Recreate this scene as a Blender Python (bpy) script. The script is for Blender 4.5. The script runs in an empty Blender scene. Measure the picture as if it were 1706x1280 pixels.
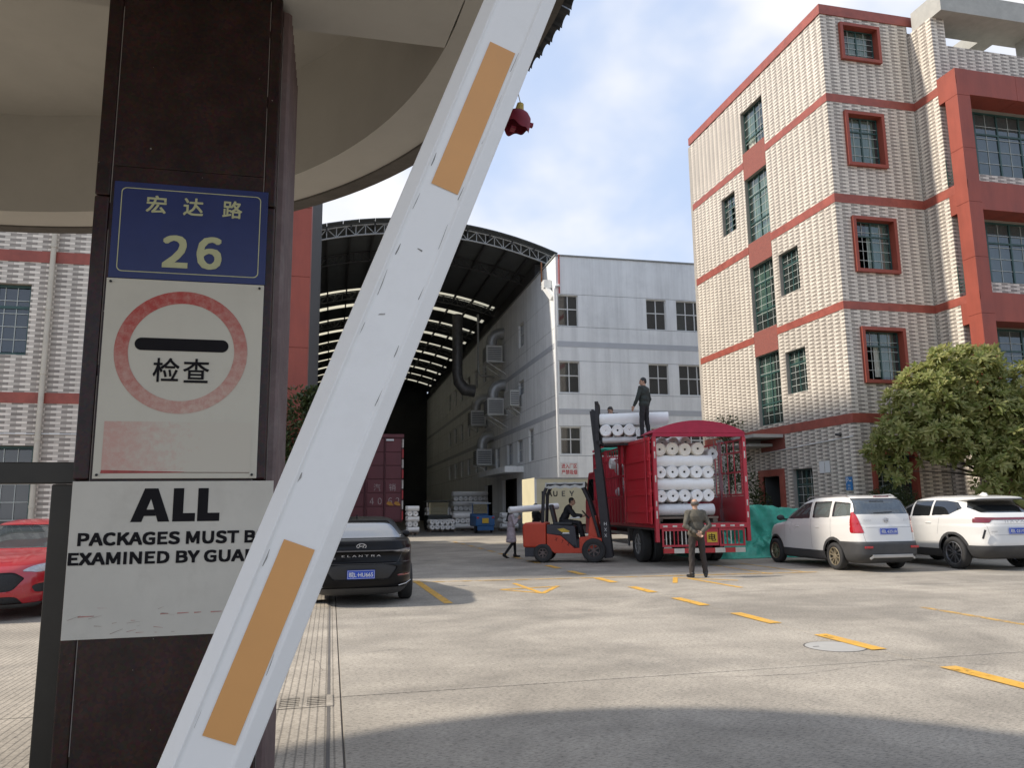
import bpy, bmesh, math, random
import numpy as np
from mathutils import Matrix, Vector
random.seed(7); RNG = np.random.default_rng(7)
SC = bpy.context.scene; COL = SC.collection
R = math.radians
# ------------------------------------------------------------------ camera (x runs across the yard, y runs away, z up)
YAW, PITCH, ROLL, EYE = R(-13.2), R(9.13), R(0.7), 1.55
cam = bpy.data.cameras.new('camera'); camo = bpy.data.objects.new('camera', cam); COL.objects.link(camo)
cam.sensor_width = 36; cam.lens = 36 * 1282 / 1706; cam.clip_start = .05; cam.clip_end = 2000
camo.location = (0, 0, EYE)
camo.rotation_euler = (Matrix.Rotation(YAW, 3, 'Z') @ Matrix.Rotation(math.pi / 2 + PITCH, 3, 'X') @ Matrix.Rotation(-ROLL, 3, 'Z')).to_euler()
SC.camera = camo
# ------------------------------------------------------------------ sun, sky, exposure
SUN_EL = R(42); SUN_DIR = Vector((-.986, .165, math.tan(SUN_EL))).normalized()
sl = bpy.data.lights.new('sun', 'SUN'); sl.energy = 4.2; sl.angle = R(2.2); sl.color = (1, .915, .80)
so = bpy.data.objects.new('sun', sl); COL.objects.link(so); so.location = (-40, 5, 40)
so.rotation_euler = SUN_DIR.to_track_quat('Z', 'Y').to_euler()
W = bpy.data.worlds.new('World'); SC.world = W; W.use_nodes = True
nt = W.node_tree; nt.nodes.clear()
def NN(t, k, **kw):
    n = t.nodes.new(k)
    for a, b in kw.items(): setattr(n, a, b)
    return n
sky = NN(nt, 'ShaderNodeTexSky', sky_type='NISHITA', sun_disc=False, sun_elevation=SUN_EL,
         sun_rotation=math.atan2(SUN_DIR.x, SUN_DIR.y), altitude=50, air_density=1.1, dust_density=2.2, ozone_density=1.2)
tc = NN(nt, 'ShaderNodeTexCoord')
mp = NN(nt, 'ShaderNodeMapping'); mp.inputs['Scale'].default_value = (1.0, 1.0, 1.25); mp.inputs['Location'].default_value = (1.35, .4, .2)
n1 = NN(nt, 'ShaderNodeTexNoise'); n1.inputs['Scale'].default_value = 2.6; n1.inputs['Detail'].default_value = 5; n1.inputs['Roughness'].default_value = .48
n1.inputs['Distortion'].default_value = .3
mr = NN(nt, 'ShaderNodeMapRange'); mr.inputs[1].default_value = .45; mr.inputs[2].default_value = .68; mr.interpolation_type = 'SMOOTHSTEP'
mx = NN(nt, 'ShaderNodeMix', data_type='RGBA'); mx.inputs['B'].default_value = (6.5, 6.5, 6.65, 1)
hz = NN(nt, 'ShaderNodeMix', data_type='RGBA'); hz.inputs['Factor'].default_value = .72; hz.inputs['B'].default_value = (4.5, 5.4, 7.2, 1)
bg = NN(nt, 'ShaderNodeBackground'); bg.inputs['Strength'].default_value = .137
ow = NN(nt, 'ShaderNodeOutputWorld')
L = nt.links.new
L(tc.outputs['Generated'], mp.inputs['Vector']); L(mp.outputs[0], n1.inputs['Vector']); L(n1.outputs['Fac'], mr.inputs[0])
L(sky.outputs[0], hz.inputs['A']); L(hz.outputs['Result'], mx.inputs['A']); L(mr.outputs[0], mx.inputs['Factor'])
L(mx.outputs['Result'], bg.inputs['Color']); L(bg.outputs[0], ow.inputs[0])
SC.view_settings.view_transform = 'Standard'; SC.view_settings.look = 'None'; SC.view_settings.gamma = 1
SC.view_settings.use_curve_mapping = False; SC.view_settings.exposure = 0.22
SC.cycles.use_denoising = True; SC.cycles.max_bounces = 8; SC.cycles.diffuse_bounces = 4; SC.cycles.glossy_bounces = 3
SC.cycles.transparent_max_bounces = 16; SC.cycles.caustics_reflective = False; SC.cycles.caustics_refractive = False

# ------------------------------------------------------------------ materials
MATS = {}
def M(name, col, rough=.6, metal=0, var=.12, vs=3., bump=0., bs=40., spec=.5, coat=0., tint=None, dirt=0., dirtcol=(.09, .08, .07), ds=1.4):
    if name in MATS: return MATS[name]
    m = bpy.data.materials.new(name); m.use_nodes = True; t = m.node_tree; p = t.nodes['Principled BSDF']
    p.inputs['Roughness'].default_value = rough; p.inputs['Metallic'].default_value = metal
    p.inputs['Specular IOR Level'].default_value = spec; p.inputs['Coat Weight'].default_value = coat; p.inputs['Coat Roughness'].default_value = .05
    c = tuple(col) + (1,)
    tcn = NN(t, 'ShaderNodeTexCoord'); out = None
    if var:
        n = NN(t, 'ShaderNodeTexNoise'); n.inputs['Scale'].default_value = vs; n.inputs['Detail'].default_value = 6; n.inputs['Roughness'].default_value = .65
        t.links.new(tcn.outputs['Object'], n.inputs['Vector'])
        r = NN(t, 'ShaderNodeMapRange'); r.inputs[1].default_value = .28; r.inputs[2].default_value = .72
        t.links.new(n.outputs['Fac'], r.inputs[0])
        x = NN(t, 'ShaderNodeMix', data_type='RGBA')
        x.inputs['A'].default_value = tuple(v * (1 - var) for v in col) + (1,)
        x.inputs['B'].default_value = tuple(min(1, v * (1 + var)) for v in (tint or col)) + (1,)
        t.links.new(r.outputs[0], x.inputs['Factor']); out = x.outputs['Result']
        rr = NN(t, 'ShaderNodeMapRange'); rr.inputs[3].default_value = max(.02, rough - .08); rr.inputs[4].default_value = min(1, rough + .08)
        t.links.new(n.outputs['Fac'], rr.inputs[0]); t.links.new(rr.outputs[0], p.inputs['Roughness'])
    if dirt:
        n2 = NN(t, 'ShaderNodeTexNoise'); n2.inputs['Scale'].default_value = ds; n2.inputs['Detail'].default_value = 10; n2.inputs['Roughness'].default_value = .75
        t.links.new(tcn.outputs['Object'], n2.inputs['Vector'])
        r2 = NN(t, 'ShaderNodeMapRange'); r2.inputs[1].default_value = .5; r2.inputs[2].default_value = .78; r2.inputs[4].default_value = dirt
        t.links.new(n2.outputs['Fac'], r2.inputs[0])
        x2 = NN(t, 'ShaderNodeMix', data_type='RGBA'); x2.inputs['B'].default_value = tuple(dirtcol) + (1,)
        if out: t.links.new(out, x2.inputs['A'])
        else: x2.inputs['A'].default_value = c
        t.links.new(r2.outputs[0], x2.inputs['Factor']); out = x2.outputs['Result']
    if out: t.links.new(out, p.inputs['Base Color'])
    else: p.inputs['Base Color'].default_value = c
    if bump:
        nb = NN(t, 'ShaderNodeTexNoise'); nb.inputs['Scale'].default_value = bs; nb.inputs['Detail'].default_value = 5
        t.links.new(tcn.outputs['Object'], nb.inputs['Vector'])
        b = NN(t, 'ShaderNodeBump'); b.inputs['Strength'].default_value = bump; b.inputs['Distance'].default_value = .02
        t.links.new(nb.outputs['Fac'], b.inputs['Height']); t.links.new(b.outputs[0], p.inputs['Normal'])
    MATS[name] = m; return m
def glass_mat(name, tint, see=.55, rough=.03):
    if name in MATS: return MATS[name]
    m = bpy.data.materials.new(name); m.use_nodes = True; t = m.node_tree; t.nodes.clear()
    tr = NN(t, 'ShaderNodeBsdfTransparent'); tr.inputs[0].default_value = tuple(tint) + (1,)
    gl = NN(t, 'ShaderNodeBsdfGlossy'); gl.inputs['Roughness'].default_value = rough; gl.inputs['Color'].default_value = (.9, .92, .95, 1)
    df = NN(t, 'ShaderNodeBsdfDiffuse'); df.inputs[0].default_value = tuple(v * .12 for v in tint) + (1,)
    m1 = NN(t, 'ShaderNodeMixShader'); m1.inputs[0].default_value = see
    t.links.new(df.outputs[0], m1.inputs[1]); t.links.new(tr.outputs[0], m1.inputs[2])
    lw = NN(t, 'ShaderNodeLayerWeight'); lw.inputs[0].default_value = .5; pw = NN(t, 'ShaderNodeMath', operation='POWER'); pw.inputs[1].default_value = 4.; t.links.new(lw.outputs['Facing'], pw.inputs[0])
    fr = NN(t, 'ShaderNodeMath', operation='MULTIPLY_ADD'); fr.inputs[1].default_value = .85; fr.inputs[2].default_value = .10; t.links.new(pw.outputs[0], fr.inputs[0])
    m2 = NN(t, 'ShaderNodeMixShader'); t.links.new(fr.outputs[0], m2.inputs[0]); t.links.new(m1.outputs[0], m2.inputs[1]); t.links.new(gl.outputs[0], m2.inputs[2])
    o = NN(t, 'ShaderNodeOutputMaterial'); t.links.new(m2.outputs[0], o.inputs[0])
    MATS[name] = m; return m
def tile_mat(name, light, dark):
    m = bpy.data.materials.new(name); m.use_nodes = True; t = m.node_tree; p = t.nodes['Principled BSDF']
    a = NN(t, 'ShaderNodeAttribute', attribute_name='shade')
    x = NN(t, 'ShaderNodeMix', data_type='RGBA'); x.inputs['A'].default_value = tuple(dark) + (1,); x.inputs['B'].default_value = tuple(light) + (1,)
    t.links.new(a.outputs['Fac'], x.inputs['Factor'])
    tcn = NN(t, 'ShaderNodeTexCoord'); n = NN(t, 'ShaderNodeTexNoise'); n.inputs['Scale'].default_value = .35; n.inputs['Detail'].default_value = 8; n.inputs['Roughness'].default_value = .7
    g = NN(t, 'ShaderNodeNewGeometry'); t.links.new(g.outputs['Position'], n.inputs['Vector'])
    r = NN(t, 'ShaderNodeMapRange'); r.inputs[1].default_value = .3; r.inputs[2].default_value = .75; r.inputs[3].default_value = .86; r.inputs[4].default_value = 1.1
    t.links.new(n.outputs['Fac'], r.inputs[0])
    y = NN(t, 'ShaderNodeMix', data_type='RGBA', blend_type='MULTIPLY'); y.inputs['Factor'].default_value = 1
    t.links.new(x.outputs['Result'], y.inputs['A']); t.links.new(r.outputs[0], y.inputs['B']); t.links.new(y.outputs['Result'], p.inputs['Base Color'])
    p.inputs['Roughness'].default_value = .45; p.inputs['Specular IOR Level'].default_value = .4
    MATS[name] = m; return m

def streaks(m, lo=.78, hi=1.05, sx=2.2, sz=.11):
    t = m.node_tree; p = t.nodes['Principled BSDF']; g = NN(t, 'ShaderNodeNewGeometry'); mp_ = NN(t, 'ShaderNodeMapping'); mp_.inputs['Scale'].default_value = (sx, sx, sz)
    n = NN(t, 'ShaderNodeTexNoise'); n.inputs['Scale'].default_value = 1.; n.inputs['Detail'].default_value = 7; n.inputs['Roughness'].default_value = .7; t.links.new(g.outputs['Position'], mp_.inputs[0]); t.links.new(mp_.outputs[0], n.inputs['Vector'])
    r = NN(t, 'ShaderNodeMapRange'); r.inputs[1].default_value = .30; r.inputs[2].default_value = .58; r.inputs[3].default_value = lo; r.inputs[4].default_value = hi; t.links.new(n.outputs['Fac'], r.inputs[0])
    s_ = p.inputs['Base Color'].links[0].from_socket; x = NN(t, 'ShaderNodeMix', data_type='RGBA', blend_type='MULTIPLY'); x.inputs['Factor'].default_value = 1; t.links.new(s_, x.inputs['A']); t.links.new(r.outputs[0], x.inputs['B']); t.links.new(x.outputs['Result'], p.inputs['Base Color'])

# ------------------------------------------------------------------ mesh helpers
class MB:
    """collects boxes, bars, tubes and lathes and links them as ONE mesh object"""
    def __init__(s): s.v = []; s.f = []; s.m = []; s.n = 0
    def add(s, v, f, mi=0):
        v = [tuple(p) for p in v]; s.v += v; s.f += [tuple(i + s.n for i in q) for q in f]; s.m += [mi] * len(f); s.n += len(v); return s
    def box(s, a, b, mi=0, T=None, taper=None):
        x0, y0, z0 = a; x1, y1, z1 = b
        v = [(x0, y0, z0), (x1, y0, z0), (x1, y1, z0), (x0, y1, z0), (x0, y0, z1), (x1, y0, z1), (x1, y1, z1), (x0, y1, z1)]
        if T: v = [T @ Vector(p) for p in v]
        return s.add(v, [(0, 3, 2, 1), (4, 5, 6, 7), (0, 1, 5, 4), (1, 2, 6, 5), (2, 3, 7, 6), (3, 0, 4, 7)], mi)
    def cbox(s, c, d, mi=0, T=None):
        return s.box([c[i] - d[i] / 2 for i in range(3)], [c[i] + d[i] / 2 for i in range(3)], mi, T)
    def bar(s, p, q, w, h, mi=0, up=(0, 0, 1)):
        p = Vector(p); q = Vector(q); d = q - p; l = d.length; d.normalize(); u = Vector(up)
        if abs(d.dot(u)) > .98: u = Vector((0, 1, 0))
        r = d.cross(u).normalized(); u = r.cross(d)
        T = Matrix((r, d, u)).transposed().to_4x4(); T.translation = p
        return s.box((-w / 2, 0, -h / 2), (w / 2, l, h / 2), mi, T)
    def tube(s, pts, r, n=8, mi=0, caps=True):
        pts = [Vector(p) for p in pts]; k = len(pts); rs = r if hasattr(r, '__len__') else [r] * k
        v = []; f = []; prev = None
        for i, p in enumerate(pts):
            d = (pts[min(i + 1, k - 1)] - pts[max(i - 1, 0)]).normalized()
            if prev is None:
                u = Vector((0, 0, 1)) if abs(d.z) < .9 else Vector((1, 0, 0))
                prev = d.cross(u).normalized()
            prev = (prev - d * prev.dot(d)).normalized(); b = d.cross(prev)
            for j in range(n):
                a = 2 * math.pi * j / n; v.append(p + (prev * math.cos(a) + b * math.sin(a)) * rs[i])
        for i in range(k - 1):
            for j in range(n): f.append((i * n + j, i * n + (j + 1) % n, (i + 1) * n + (j + 1) % n, (i + 1) * n + j))
        if caps: f += [tuple(range(n - 1, -1, -1)), tuple((k - 1) * n + j for j in range(n))]
        return s.add(v, f, mi)
    def lathe(s, prof, n=24, T=None, mi=0, a0=0, a1=2 * math.pi):
        full = abs(a1 - a0 - 2 * math.pi) < 1e-6; c = n if full else n + 1; v = []; f = []; k = len(prof)
        for j in range(c):
            a = a0 + (a1 - a0) * j / n
            for (r, z) in prof: v.append(Vector((r * math.cos(a), r * math.sin(a), z)))
        if T: v = [T @ p for p in v]
        for j in range(n):
            j2 = (j + 1) % c
            for i in range(k - 1): f.append((j * k + i, j2 * k + i, j2 * k + i + 1, j * k + i + 1))
        return s.add(v, f, mi)
    def ball(s, c, r, n=12, mi=0, T=None):
        r = r if hasattr(r, '__len__') else (r, r, r); v = []; f = []; h = n // 2
        for i in range(h + 1):
            th = math.pi * i / h
            for j in range(n):
                ph = 2 * math.pi * j / n; p = Vector((r[0] * math.sin(th) * math.cos(ph), r[1] * math.sin(th) * math.sin(ph), r[2] * math.cos(th)))
                if T: p = T @ p
                v.append(p + Vector(c))
        for i in range(h):
            for j in range(n): f.append((i * n + j, (i + 1) * n + j, (i + 1) * n + (j + 1) % n, i * n + (j + 1) % n))
        return s.add(v, f, mi)
    def prism(s, poly, axis, lo, hi, mi=0):
        """polygon in the two other axes extruded along axis"""
        k = len(poly); v = []
        for c in (lo, hi):
            for (a, b) in poly: v.append({'x': (c, a, b), 'y': (a, c, b), 'z': (a, b, c)}[axis])
        f = [tuple(range(k - 1, -1, -1)), tuple(range(k, 2 * k))] + [(i, (i + 1) % k, k + (i + 1) % k, k + i) for i in range(k)]
        return s.add(v, f, mi)
    def build(s, name, mats, parent=None, smooth=False, bevel=0, world=False, kind=None, angle=35):
        me = bpy.data.meshes.new(name); v = np.array([tuple(p) for p in s.v], dtype=float).reshape(-1, 3)
        if world and parent is not None: v = v - np.array(origin_of(parent))
        me.from_pydata(v.tolist(), [], s.f)
        mats = mats if isinstance(mats, (list, tuple)) else [mats]
        for m in mats: me.materials.append(m)
        if len(mats) > 1: me.polygons.foreach_set('material_index', s.m)
        me.update(); fix_normals(me)
        if smooth:
            me.polygons.foreach_set('use_smooth', [True] * len(me.polygons)); sharp(me, angle)
        o = bpy.data.objects.new(name, me); COL.objects.link(o)
        if parent is not None: o.parent = parent
        if bevel:
            b = o.modifiers.new('bevel', 'BEVEL'); b.width = bevel; b.segments = 2; b.limit_method = 'ANGLE'; b.angle_limit = R(40)
        if kind: o['kind'] = kind
        return o
def fix_normals(me):
    b = bmesh.new(); b.from_mesh(me); bmesh.ops.recalc_face_normals(b, faces=b.faces); b.to_mesh(me); b.free()
def sharp(me, angle):
    try: me.set_sharp_from_angle(angle=R(angle))
    except Exception: pass
def origin_of(o):
    p = Vector((0, 0, 0))
    while o is not None: p = p + o.location; o = o.parent
    return p
def tag(o, label=None, cat=None, group=None, kind=None):
    for k, v in (('label', label), ('category', cat), ('group', group), ('kind', kind)):
        if v: o[k] = v
    return o
def thing(name, label, cat, loc=(0, 0, 0), rz=0, group=None):
    o = bpy.data.objects.new(name, None); COL.objects.link(o); o.location = loc; o.rotation_euler = (0, 0, rz); o.empty_display_size = .2
    return tag(o, label, cat, group)
KIDS = {}
def copy_tree(o, parent=None, label=None, loc=None, rot=None):
    c = o.copy(); COL.objects.link(c); c.parent = parent
    if label: c['label'] = label
    if loc is not None: c.location = loc
    if rot is not None: c.rotation_euler = rot
    for ch in list(o.children): copy_tree(ch, c)
    return c
def mesh_obj(name, v, f, mats, parent=None, smooth=False, attr=None, kind=None, world=False, mi=None):
    me = bpy.data.meshes.new(name); v = np.asarray(v, float)
    if world and parent is not None: v = v - np.array(origin_of(parent))
    me.from_pydata(v.tolist(), [], f if isinstance(f, list) else f.tolist())
    for m in (mats if isinstance(mats, (list, tuple)) else [mats]): me.materials.append(m)
    if mi is not None: me.polygons.foreach_set('material_index', mi)
    if attr is not None:
        a = me.attributes.new('shade', 'FLOAT', 'FACE'); a.data.foreach_set('value', np.asarray(attr, float))
    if smooth: me.polygons.foreach_set('use_smooth', [True] * len(me.polygons))
    me.update()
    o = bpy.data.objects.new(name, me); COL.objects.link(o); o.parent = parent
    if kind: o['kind'] = kind
    return o
def font_for(body):
    if not all(ord(c) < 128 for c in body): return None
    if 'sans' not in MATS:
        import os
        try: MATS['sans'] = bpy.data.fonts.load(os.path.join(bpy.utils.system_resource('DATAFILES'), 'fonts', 'Noto Sans CJK Regular.woff2'))
        except Exception: MATS['sans'] = None
    return MATS['sans']
def text_mesh(body, w, h, bold=0., extrude=.002, keep=False):
    """lettering as a mesh that fills w x h, lower left corner at the origin, in the xy plane"""
    cu = bpy.data.curves.new('lettering', 'FONT'); cu.body = body; cu.size = 1; cu.extrude = 0; cu.resolution_u = 3
    f_ = font_for(body)
    if f_: cu.font = f_
    o = bpy.data.objects.new('lettering', cu); COL.objects.link(o)
    dg = bpy.context.evaluated_depsgraph_get(); me = bpy.data.meshes.new_from_object(o.evaluated_get(dg))
    bpy.data.objects.remove(o); bpy.data.curves.remove(cu)
    n = len(me.vertices); co = np.zeros(n * 3); me.vertices.foreach_get('co', co); co = co.reshape(-1, 3)
    lo = co.min(0); hi = co.max(0); sx = w / (hi[0] - lo[0]); sy = h / (hi[1] - lo[1])
    if keep: sx = sy = min(sx, sy)
    e = bold * min(h, w / max(1, len(body)) * 1.4); co = (co - lo) * np.array([(w - 2 * e) / w * sx, (h - 2 * e) / h * sy, 0]) + np.array([e, e, 0])
    me.vertices.foreach_set('co', co.ravel())
    if bold > .011:                                    # heavier strokes: the outline stacked a few times, each a hair prouder
        b = bmesh.new()
        for k, (dx, dy) in enumerate([(i * e, j * e) for i in (-1, -.5, 0, .5, 1) for j in (-1, 0, 1)]):
            m2 = me.copy(); m2.transform(Matrix.Translation((dx, dy, .0001 * (k + 1)))); b.from_mesh(m2); bpy.data.meshes.remove(m2)
        b.to_mesh(me); b.free()
    me.update(); return me
def lettering(name, body, w, h, T, mat, parent, bold=0., world=False):
    me = text_mesh(body, w, h, bold); me.name = name; me.materials.clear(); me.materials.append(mat)
    T = T.copy()
    if world: T.translation = T.translation - origin_of(parent)
    me.transform(T); o = bpy.data.objects.new(name, me); COL.objects.link(o); o.parent = parent
    return o
def facing(x, y, z, ang=0.):
    """text frame standing upright at a point, reading along +x when ang = 0 and turned about z"""
    return Matrix.Translation((x, y, z)) @ Matrix.Rotation(ang, 4, 'Z') @ Matrix.Rotation(math.pi / 2, 4, 'X')
# ------------------------------------------------------------------ the palette
concrete = M('yard concrete', (.43, .385, .325), .85, var=.16, vs=.7, bump=.35, bs=60, dirt=.35, dirtcol=(.20, .185, .165), ds=.55)
def yard_mat(name, col, grooves):
    m = M(name, col, .85, var=.2, vs=.9, dirt=.5, dirtcol=(.20, .185, .165), ds=.42); t = m.node_tree; p = t.nodes['Principled BSDF']
    g = NN(t, 'ShaderNodeNewGeometry')
    fine = NN(t, 'ShaderNodeTexNoise'); fine.inputs['Scale'].default_value = 46; fine.inputs['Detail'].default_value = 4; fine.inputs['Roughness'].default_value = .8
    mpn = NN(t, 'ShaderNodeMapping'); mpn.inputs['Scale'].default_value = (.5, 1.6, 1); t.links.new(g.outputs['Position'], mpn.inputs[0]); t.links.new(mpn.outputs[0], fine.inputs['Vector'])
    pit = NN(t, 'ShaderNodeMapRange'); pit.inputs[1].default_value = .36; pit.inputs[2].default_value = .52; pit.inputs[3].default_value = .38; pit.inputs[4].default_value = 1.06
    t.links.new(fine.outputs['Fac'], pit.inputs[0]); mask = pit.outputs[0]
    # long streaks across the yard
    st = NN(t, 'ShaderNodeTexNoise'); st.inputs['Scale'].default_value = 1.; st.inputs['Detail'].default_value = 6
    m3 = NN(t, 'ShaderNodeMapping'); m3.inputs['Scale'].default_value = (.28, 1.5, 1); t.links.new(g.outputs['Position'], m3.inputs[0]); t.links.new(m3.outputs[0], st.inputs['Vector'])
    sr = NN(t, 'ShaderNodeMapRange'); sr.inputs[1].default_value = .3; sr.inputs[2].default_value = .68; sr.inputs[3].default_value = .86; sr.inputs[4].default_value = 1.06
    t.links.new(st.outputs['Fac'], sr.inputs[0])
    mm = NN(t, 'ShaderNodeMath', operation='MULTIPLY'); t.links.new(mask, mm.inputs[0]); t.links.new(sr.outputs[0], mm.inputs[1]); mask = mm.outputs[0]
    h = fine.outputs['Fac']
    big = NN(t, 'ShaderNodeTexNoise'); big.inputs['Scale'].default_value = .34; big.inputs['Detail'].default_value = 9; big.inputs['Roughness'].default_value = .68; big.inputs['Distortion'].default_value = .6; t.links.new(g.outputs['Position'], big.inputs['Vector'])
    br_ = NN(t, 'ShaderNodeMapRange'); br_.inputs[1].default_value = .36; br_.inputs[2].default_value = .6; br_.inputs[3].default_value = .70; br_.inputs[4].default_value = 1.06; t.links.new(big.outputs['Fac'], br_.inputs[0])
    spot = NN(t, 'ShaderNodeTexNoise'); spot.inputs['Scale'].default_value = 2.6; spot.inputs['Detail'].default_value = 3; t.links.new(g.outputs['Position'], spot.inputs['Vector'])
    sp = NN(t, 'ShaderNodeMapRange'); sp.inputs[1].default_value = .70; sp.inputs[2].default_value = .76; sp.inputs[3].default_value = 1; sp.inputs[4].default_value = .62; t.links.new(spot.outputs['Fac'], sp.inputs[0])
    for o_ in (br_.outputs[0], sp.outputs[0]):
        mq = NN(t, 'ShaderNodeMath', operation='MULTIPLY'); t.links.new(mask, mq.inputs[0]); t.links.new(o_, mq.inputs[1]); mask = mq.outputs[0]
    if grooves:
        w = NN(t, 'ShaderNodeTexWave', wave_type='BANDS', bands_direction='X', wave_profile='SIN'); w.inputs['Scale'].default_value = 5.2; w.inputs['Distortion'].default_value = .25
        w.inputs['Detail'].default_value = 2; t.links.new(g.outputs['Position'], w.inputs['Vector'])
        gr = NN(t, 'ShaderNodeMapRange'); gr.inputs[1].default_value = .0; gr.inputs[2].default_value = .2; gr.inputs[3].default_value = .55; gr.inputs[4].default_value = 1
        t.links.new(w.outputs['Fac'], gr.inputs[0])
        m2 = NN(t, 'ShaderNodeMath', operation='MULTIPLY'); t.links.new(mask, m2.inputs[0]); t.links.new(gr.outputs[0], m2.inputs[1]); mask = m2.outputs[0]; h = gr.outputs[0]
    old = p.inputs['Base Color'].links[0].from_socket
    x = NN(t, 'ShaderNodeMix', data_type='RGBA', blend_type='MULTIPLY'); x.inputs['Factor'].default_value = 1
    t.links.new(old, x.inputs['A']); t.links.new(mask, x.inputs['B']); t.links.new(x.outputs['Result'], p.inputs['Base Color'])
    b = NN(t, 'ShaderNodeBump'); b.inputs['Strength'].default_value = .45; b.inputs['Distance'].default_value = .008
    t.links.new(h, b.inputs['Height']); t.links.new(b.outputs[0], p.inputs['Normal'])
    return m
yard_c = yard_mat('smooth yard concrete', (.385, .345, .285), False)
groove_c = yard_mat('grooved drive concrete', (.42, .37, .30), True)
soil = M('joint filler', (.11, .10, .09), .95, var=.2)
far_ground = M('distant ground', (.20, .19, .17), .95, var=.25, vs=.05)
yellow = M('yellow road paint', (.62, .34, .045), .7, var=.2, vs=5, dirt=.75, dirtcol=(.36, .29, .20), ds=3.5)
yellow_worn = M('worn yellow road paint', (.56, .34, .09), .75, var=.2, vs=5, dirt=.95, dirtcol=(.36, .32, .26), ds=6)
def wear(m, lo, hi, sc):
    t = m.node_tree; o = t.nodes['Material Output']; s_ = o.inputs[0].links[0].from_socket; g = NN(t, 'ShaderNodeNewGeometry'); n = NN(t, 'ShaderNodeTexNoise'); n.inputs['Scale'].default_value = sc; n.inputs['Detail'].default_value = 9; n.inputs['Roughness'].default_value = .75
    t.links.new(g.outputs['Position'], n.inputs['Vector']); r = NN(t, 'ShaderNodeMapRange'); r.inputs[1].default_value = lo; r.inputs[2].default_value = hi; t.links.new(n.outputs['Fac'], r.inputs[0])
    tr = NN(t, 'ShaderNodeBsdfTransparent'); x = NN(t, 'ShaderNodeMixShader'); t.links.new(r.outputs[0], x.inputs[0]); t.links.new(s_, x.inputs[1]); t.links.new(tr.outputs[0], x.inputs[2]); t.links.new(x.outputs[0], o.inputs[0])
wear(yellow, .55, .68, 4.5); wear(yellow_worn, .46, .62, 5)
tileA = tile_mat('three tone strip tile', (.86, .78, .665), (.27, .235, .20))
grout = M('tile grout', (.36, .33, .29), .9, var=.1)
redband = M('red brown facing tile', (.31, .075, .05), .5, var=.15, vs=2.5, dirt=.3, dirtcol=(.20, .06, .05))
redportal = M('rust red portal panel', (.29, .062, .038), .55, var=.12, vs=1.2, dirt=.25, dirtcol=(.20, .055, .05))
frame_green = M('dark green window metal', (.035, .085, .075), .4, var=.15)
grille_m = M('pale grille wire', (.45, .48, .44), .5, var=.1)
pane_g = glass_mat('greenish window glass', (.62, .80, .74), .62)
pane_d = glass_mat('grey window glass', (.55, .62, .62), .55)
curtain_m = M('pale curtain cloth', (.66, .65, .56), .9, var=.2, vs=2)
curtain_g = M('mint curtain cloth', (.50, .58, .52), .9, var=.2, vs=2)
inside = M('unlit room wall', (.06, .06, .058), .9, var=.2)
grey_wall = M('pale blue grey wall paint', (.83, .845, .84), .75, var=.06, vs=.6, dirt=.28, dirtcol=(.30, .32, .33), ds=.45)
grey_band = M('slate blue painted stripe', (.50, .52, .55), .75, var=.08, vs=1)
white_pl = M('white plastic', (.72, .72, .70), .4, var=.05, dirt=.15)
white_paint = M('white gloss paint', (.72, .71, .69), .35, var=.04, vs=2, dirt=.12, dirtcol=(.35, .33, .3), ds=4)
dark_steel = M('dark bronze steel', (.045, .042, .036), .42, metal=.5, var=.2, vs=4)
black_m = M('black plastic', (.02, .02, .021), .5, var=.15)
rubber = M('tyre rubber', (.028, .027, .026), .8, var=.25, vs=8, bump=.2)
alu = M('bright alloy', (.55, .55, .55), .3, metal=.9, var=.1)

# ------------------------------------------------------------------ ground and its slabs, markings
g = MB(); g.add([(-500, -200, -.03), (500, -200, -.03), (500, 800, -.03), (-500, 800, -.03)], [(0, 1, 2, 3)])
ground = tag(g.build('ground', far_ground), kind='structure')
g = MB(); g.box((-16.4, -8, -.028), (30, 112, -.012)); g.build('joint_bed', soil, ground)
def slab(x0, x1, y0, y1, m, z=0.):
    b = MB(); q = .005; e = .004
    b.add([(x0 + q, y0 + q, -.012), (x1 - q, y0 + q, -.012), (x1 - q, y1 - q, -.012), (x0 + q, y1 - q, -.012),
           (x0 + q + e, y0 + q + e, z), (x1 - q - e, y0 + q + e, z), (x1 - q - e, y1 - q - e, z), (x0 + q + e, y1 - q - e, z)],
          [(4, 5, 6, 7), (0, 1, 5, 4), (1, 2, 6, 5), (2, 3, 7, 6), (3, 0, 4, 7)])
    return b.build('concrete_slab', m, ground)
xs = [.12, 5.72, 11.3, 16.9, 22.5, 30]; ys = [-8, .95, 6.93, 12.95, 18.95, 24.95, 31, 37, 43, 49, 61, 73, 85, 97, 112]
for i in range(len(xs) - 1):
    for j in range(len(ys) - 1): slab(xs[i], xs[i + 1], ys[j], ys[j + 1], yard_c)
for x0, x1 in ((-16.4, -10.6), (-10.6, -5.1), (-5.1, .12)):
    for j in range(len(ys) - 1): slab(x0, x1, ys[j], ys[j + 1], groove_c if ys[j] < 19 else yard_c)
def paint(pts, m, name='painted_line', z=.004):
    b = MB(); k = len(pts); b.add([(p[0], p[1], z) for p in pts], [tuple(range(k))]); return b.build(name, m, ground)
def stroke(p, q, w, m, z=.004):
    p = Vector(p); q = Vector(q); d = (q - p).normalized(); n = Vector((-d.y, d.x)) * w / 2
    return paint([p - n, q - n, q + n, p + n], m, z=z)
for k in range(-1, 16):
    y0 = 5.47 + 1.98 * k; stroke((5.75 - .008 * k, y0), (5.75 - .008 * k, y0 + 1.05), .185, yellow if k < 8 else yellow_worn, .0085)
stroke((1.45, 16.85), (10.9, 16.05), .13, yellow_worn, .008)
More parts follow.
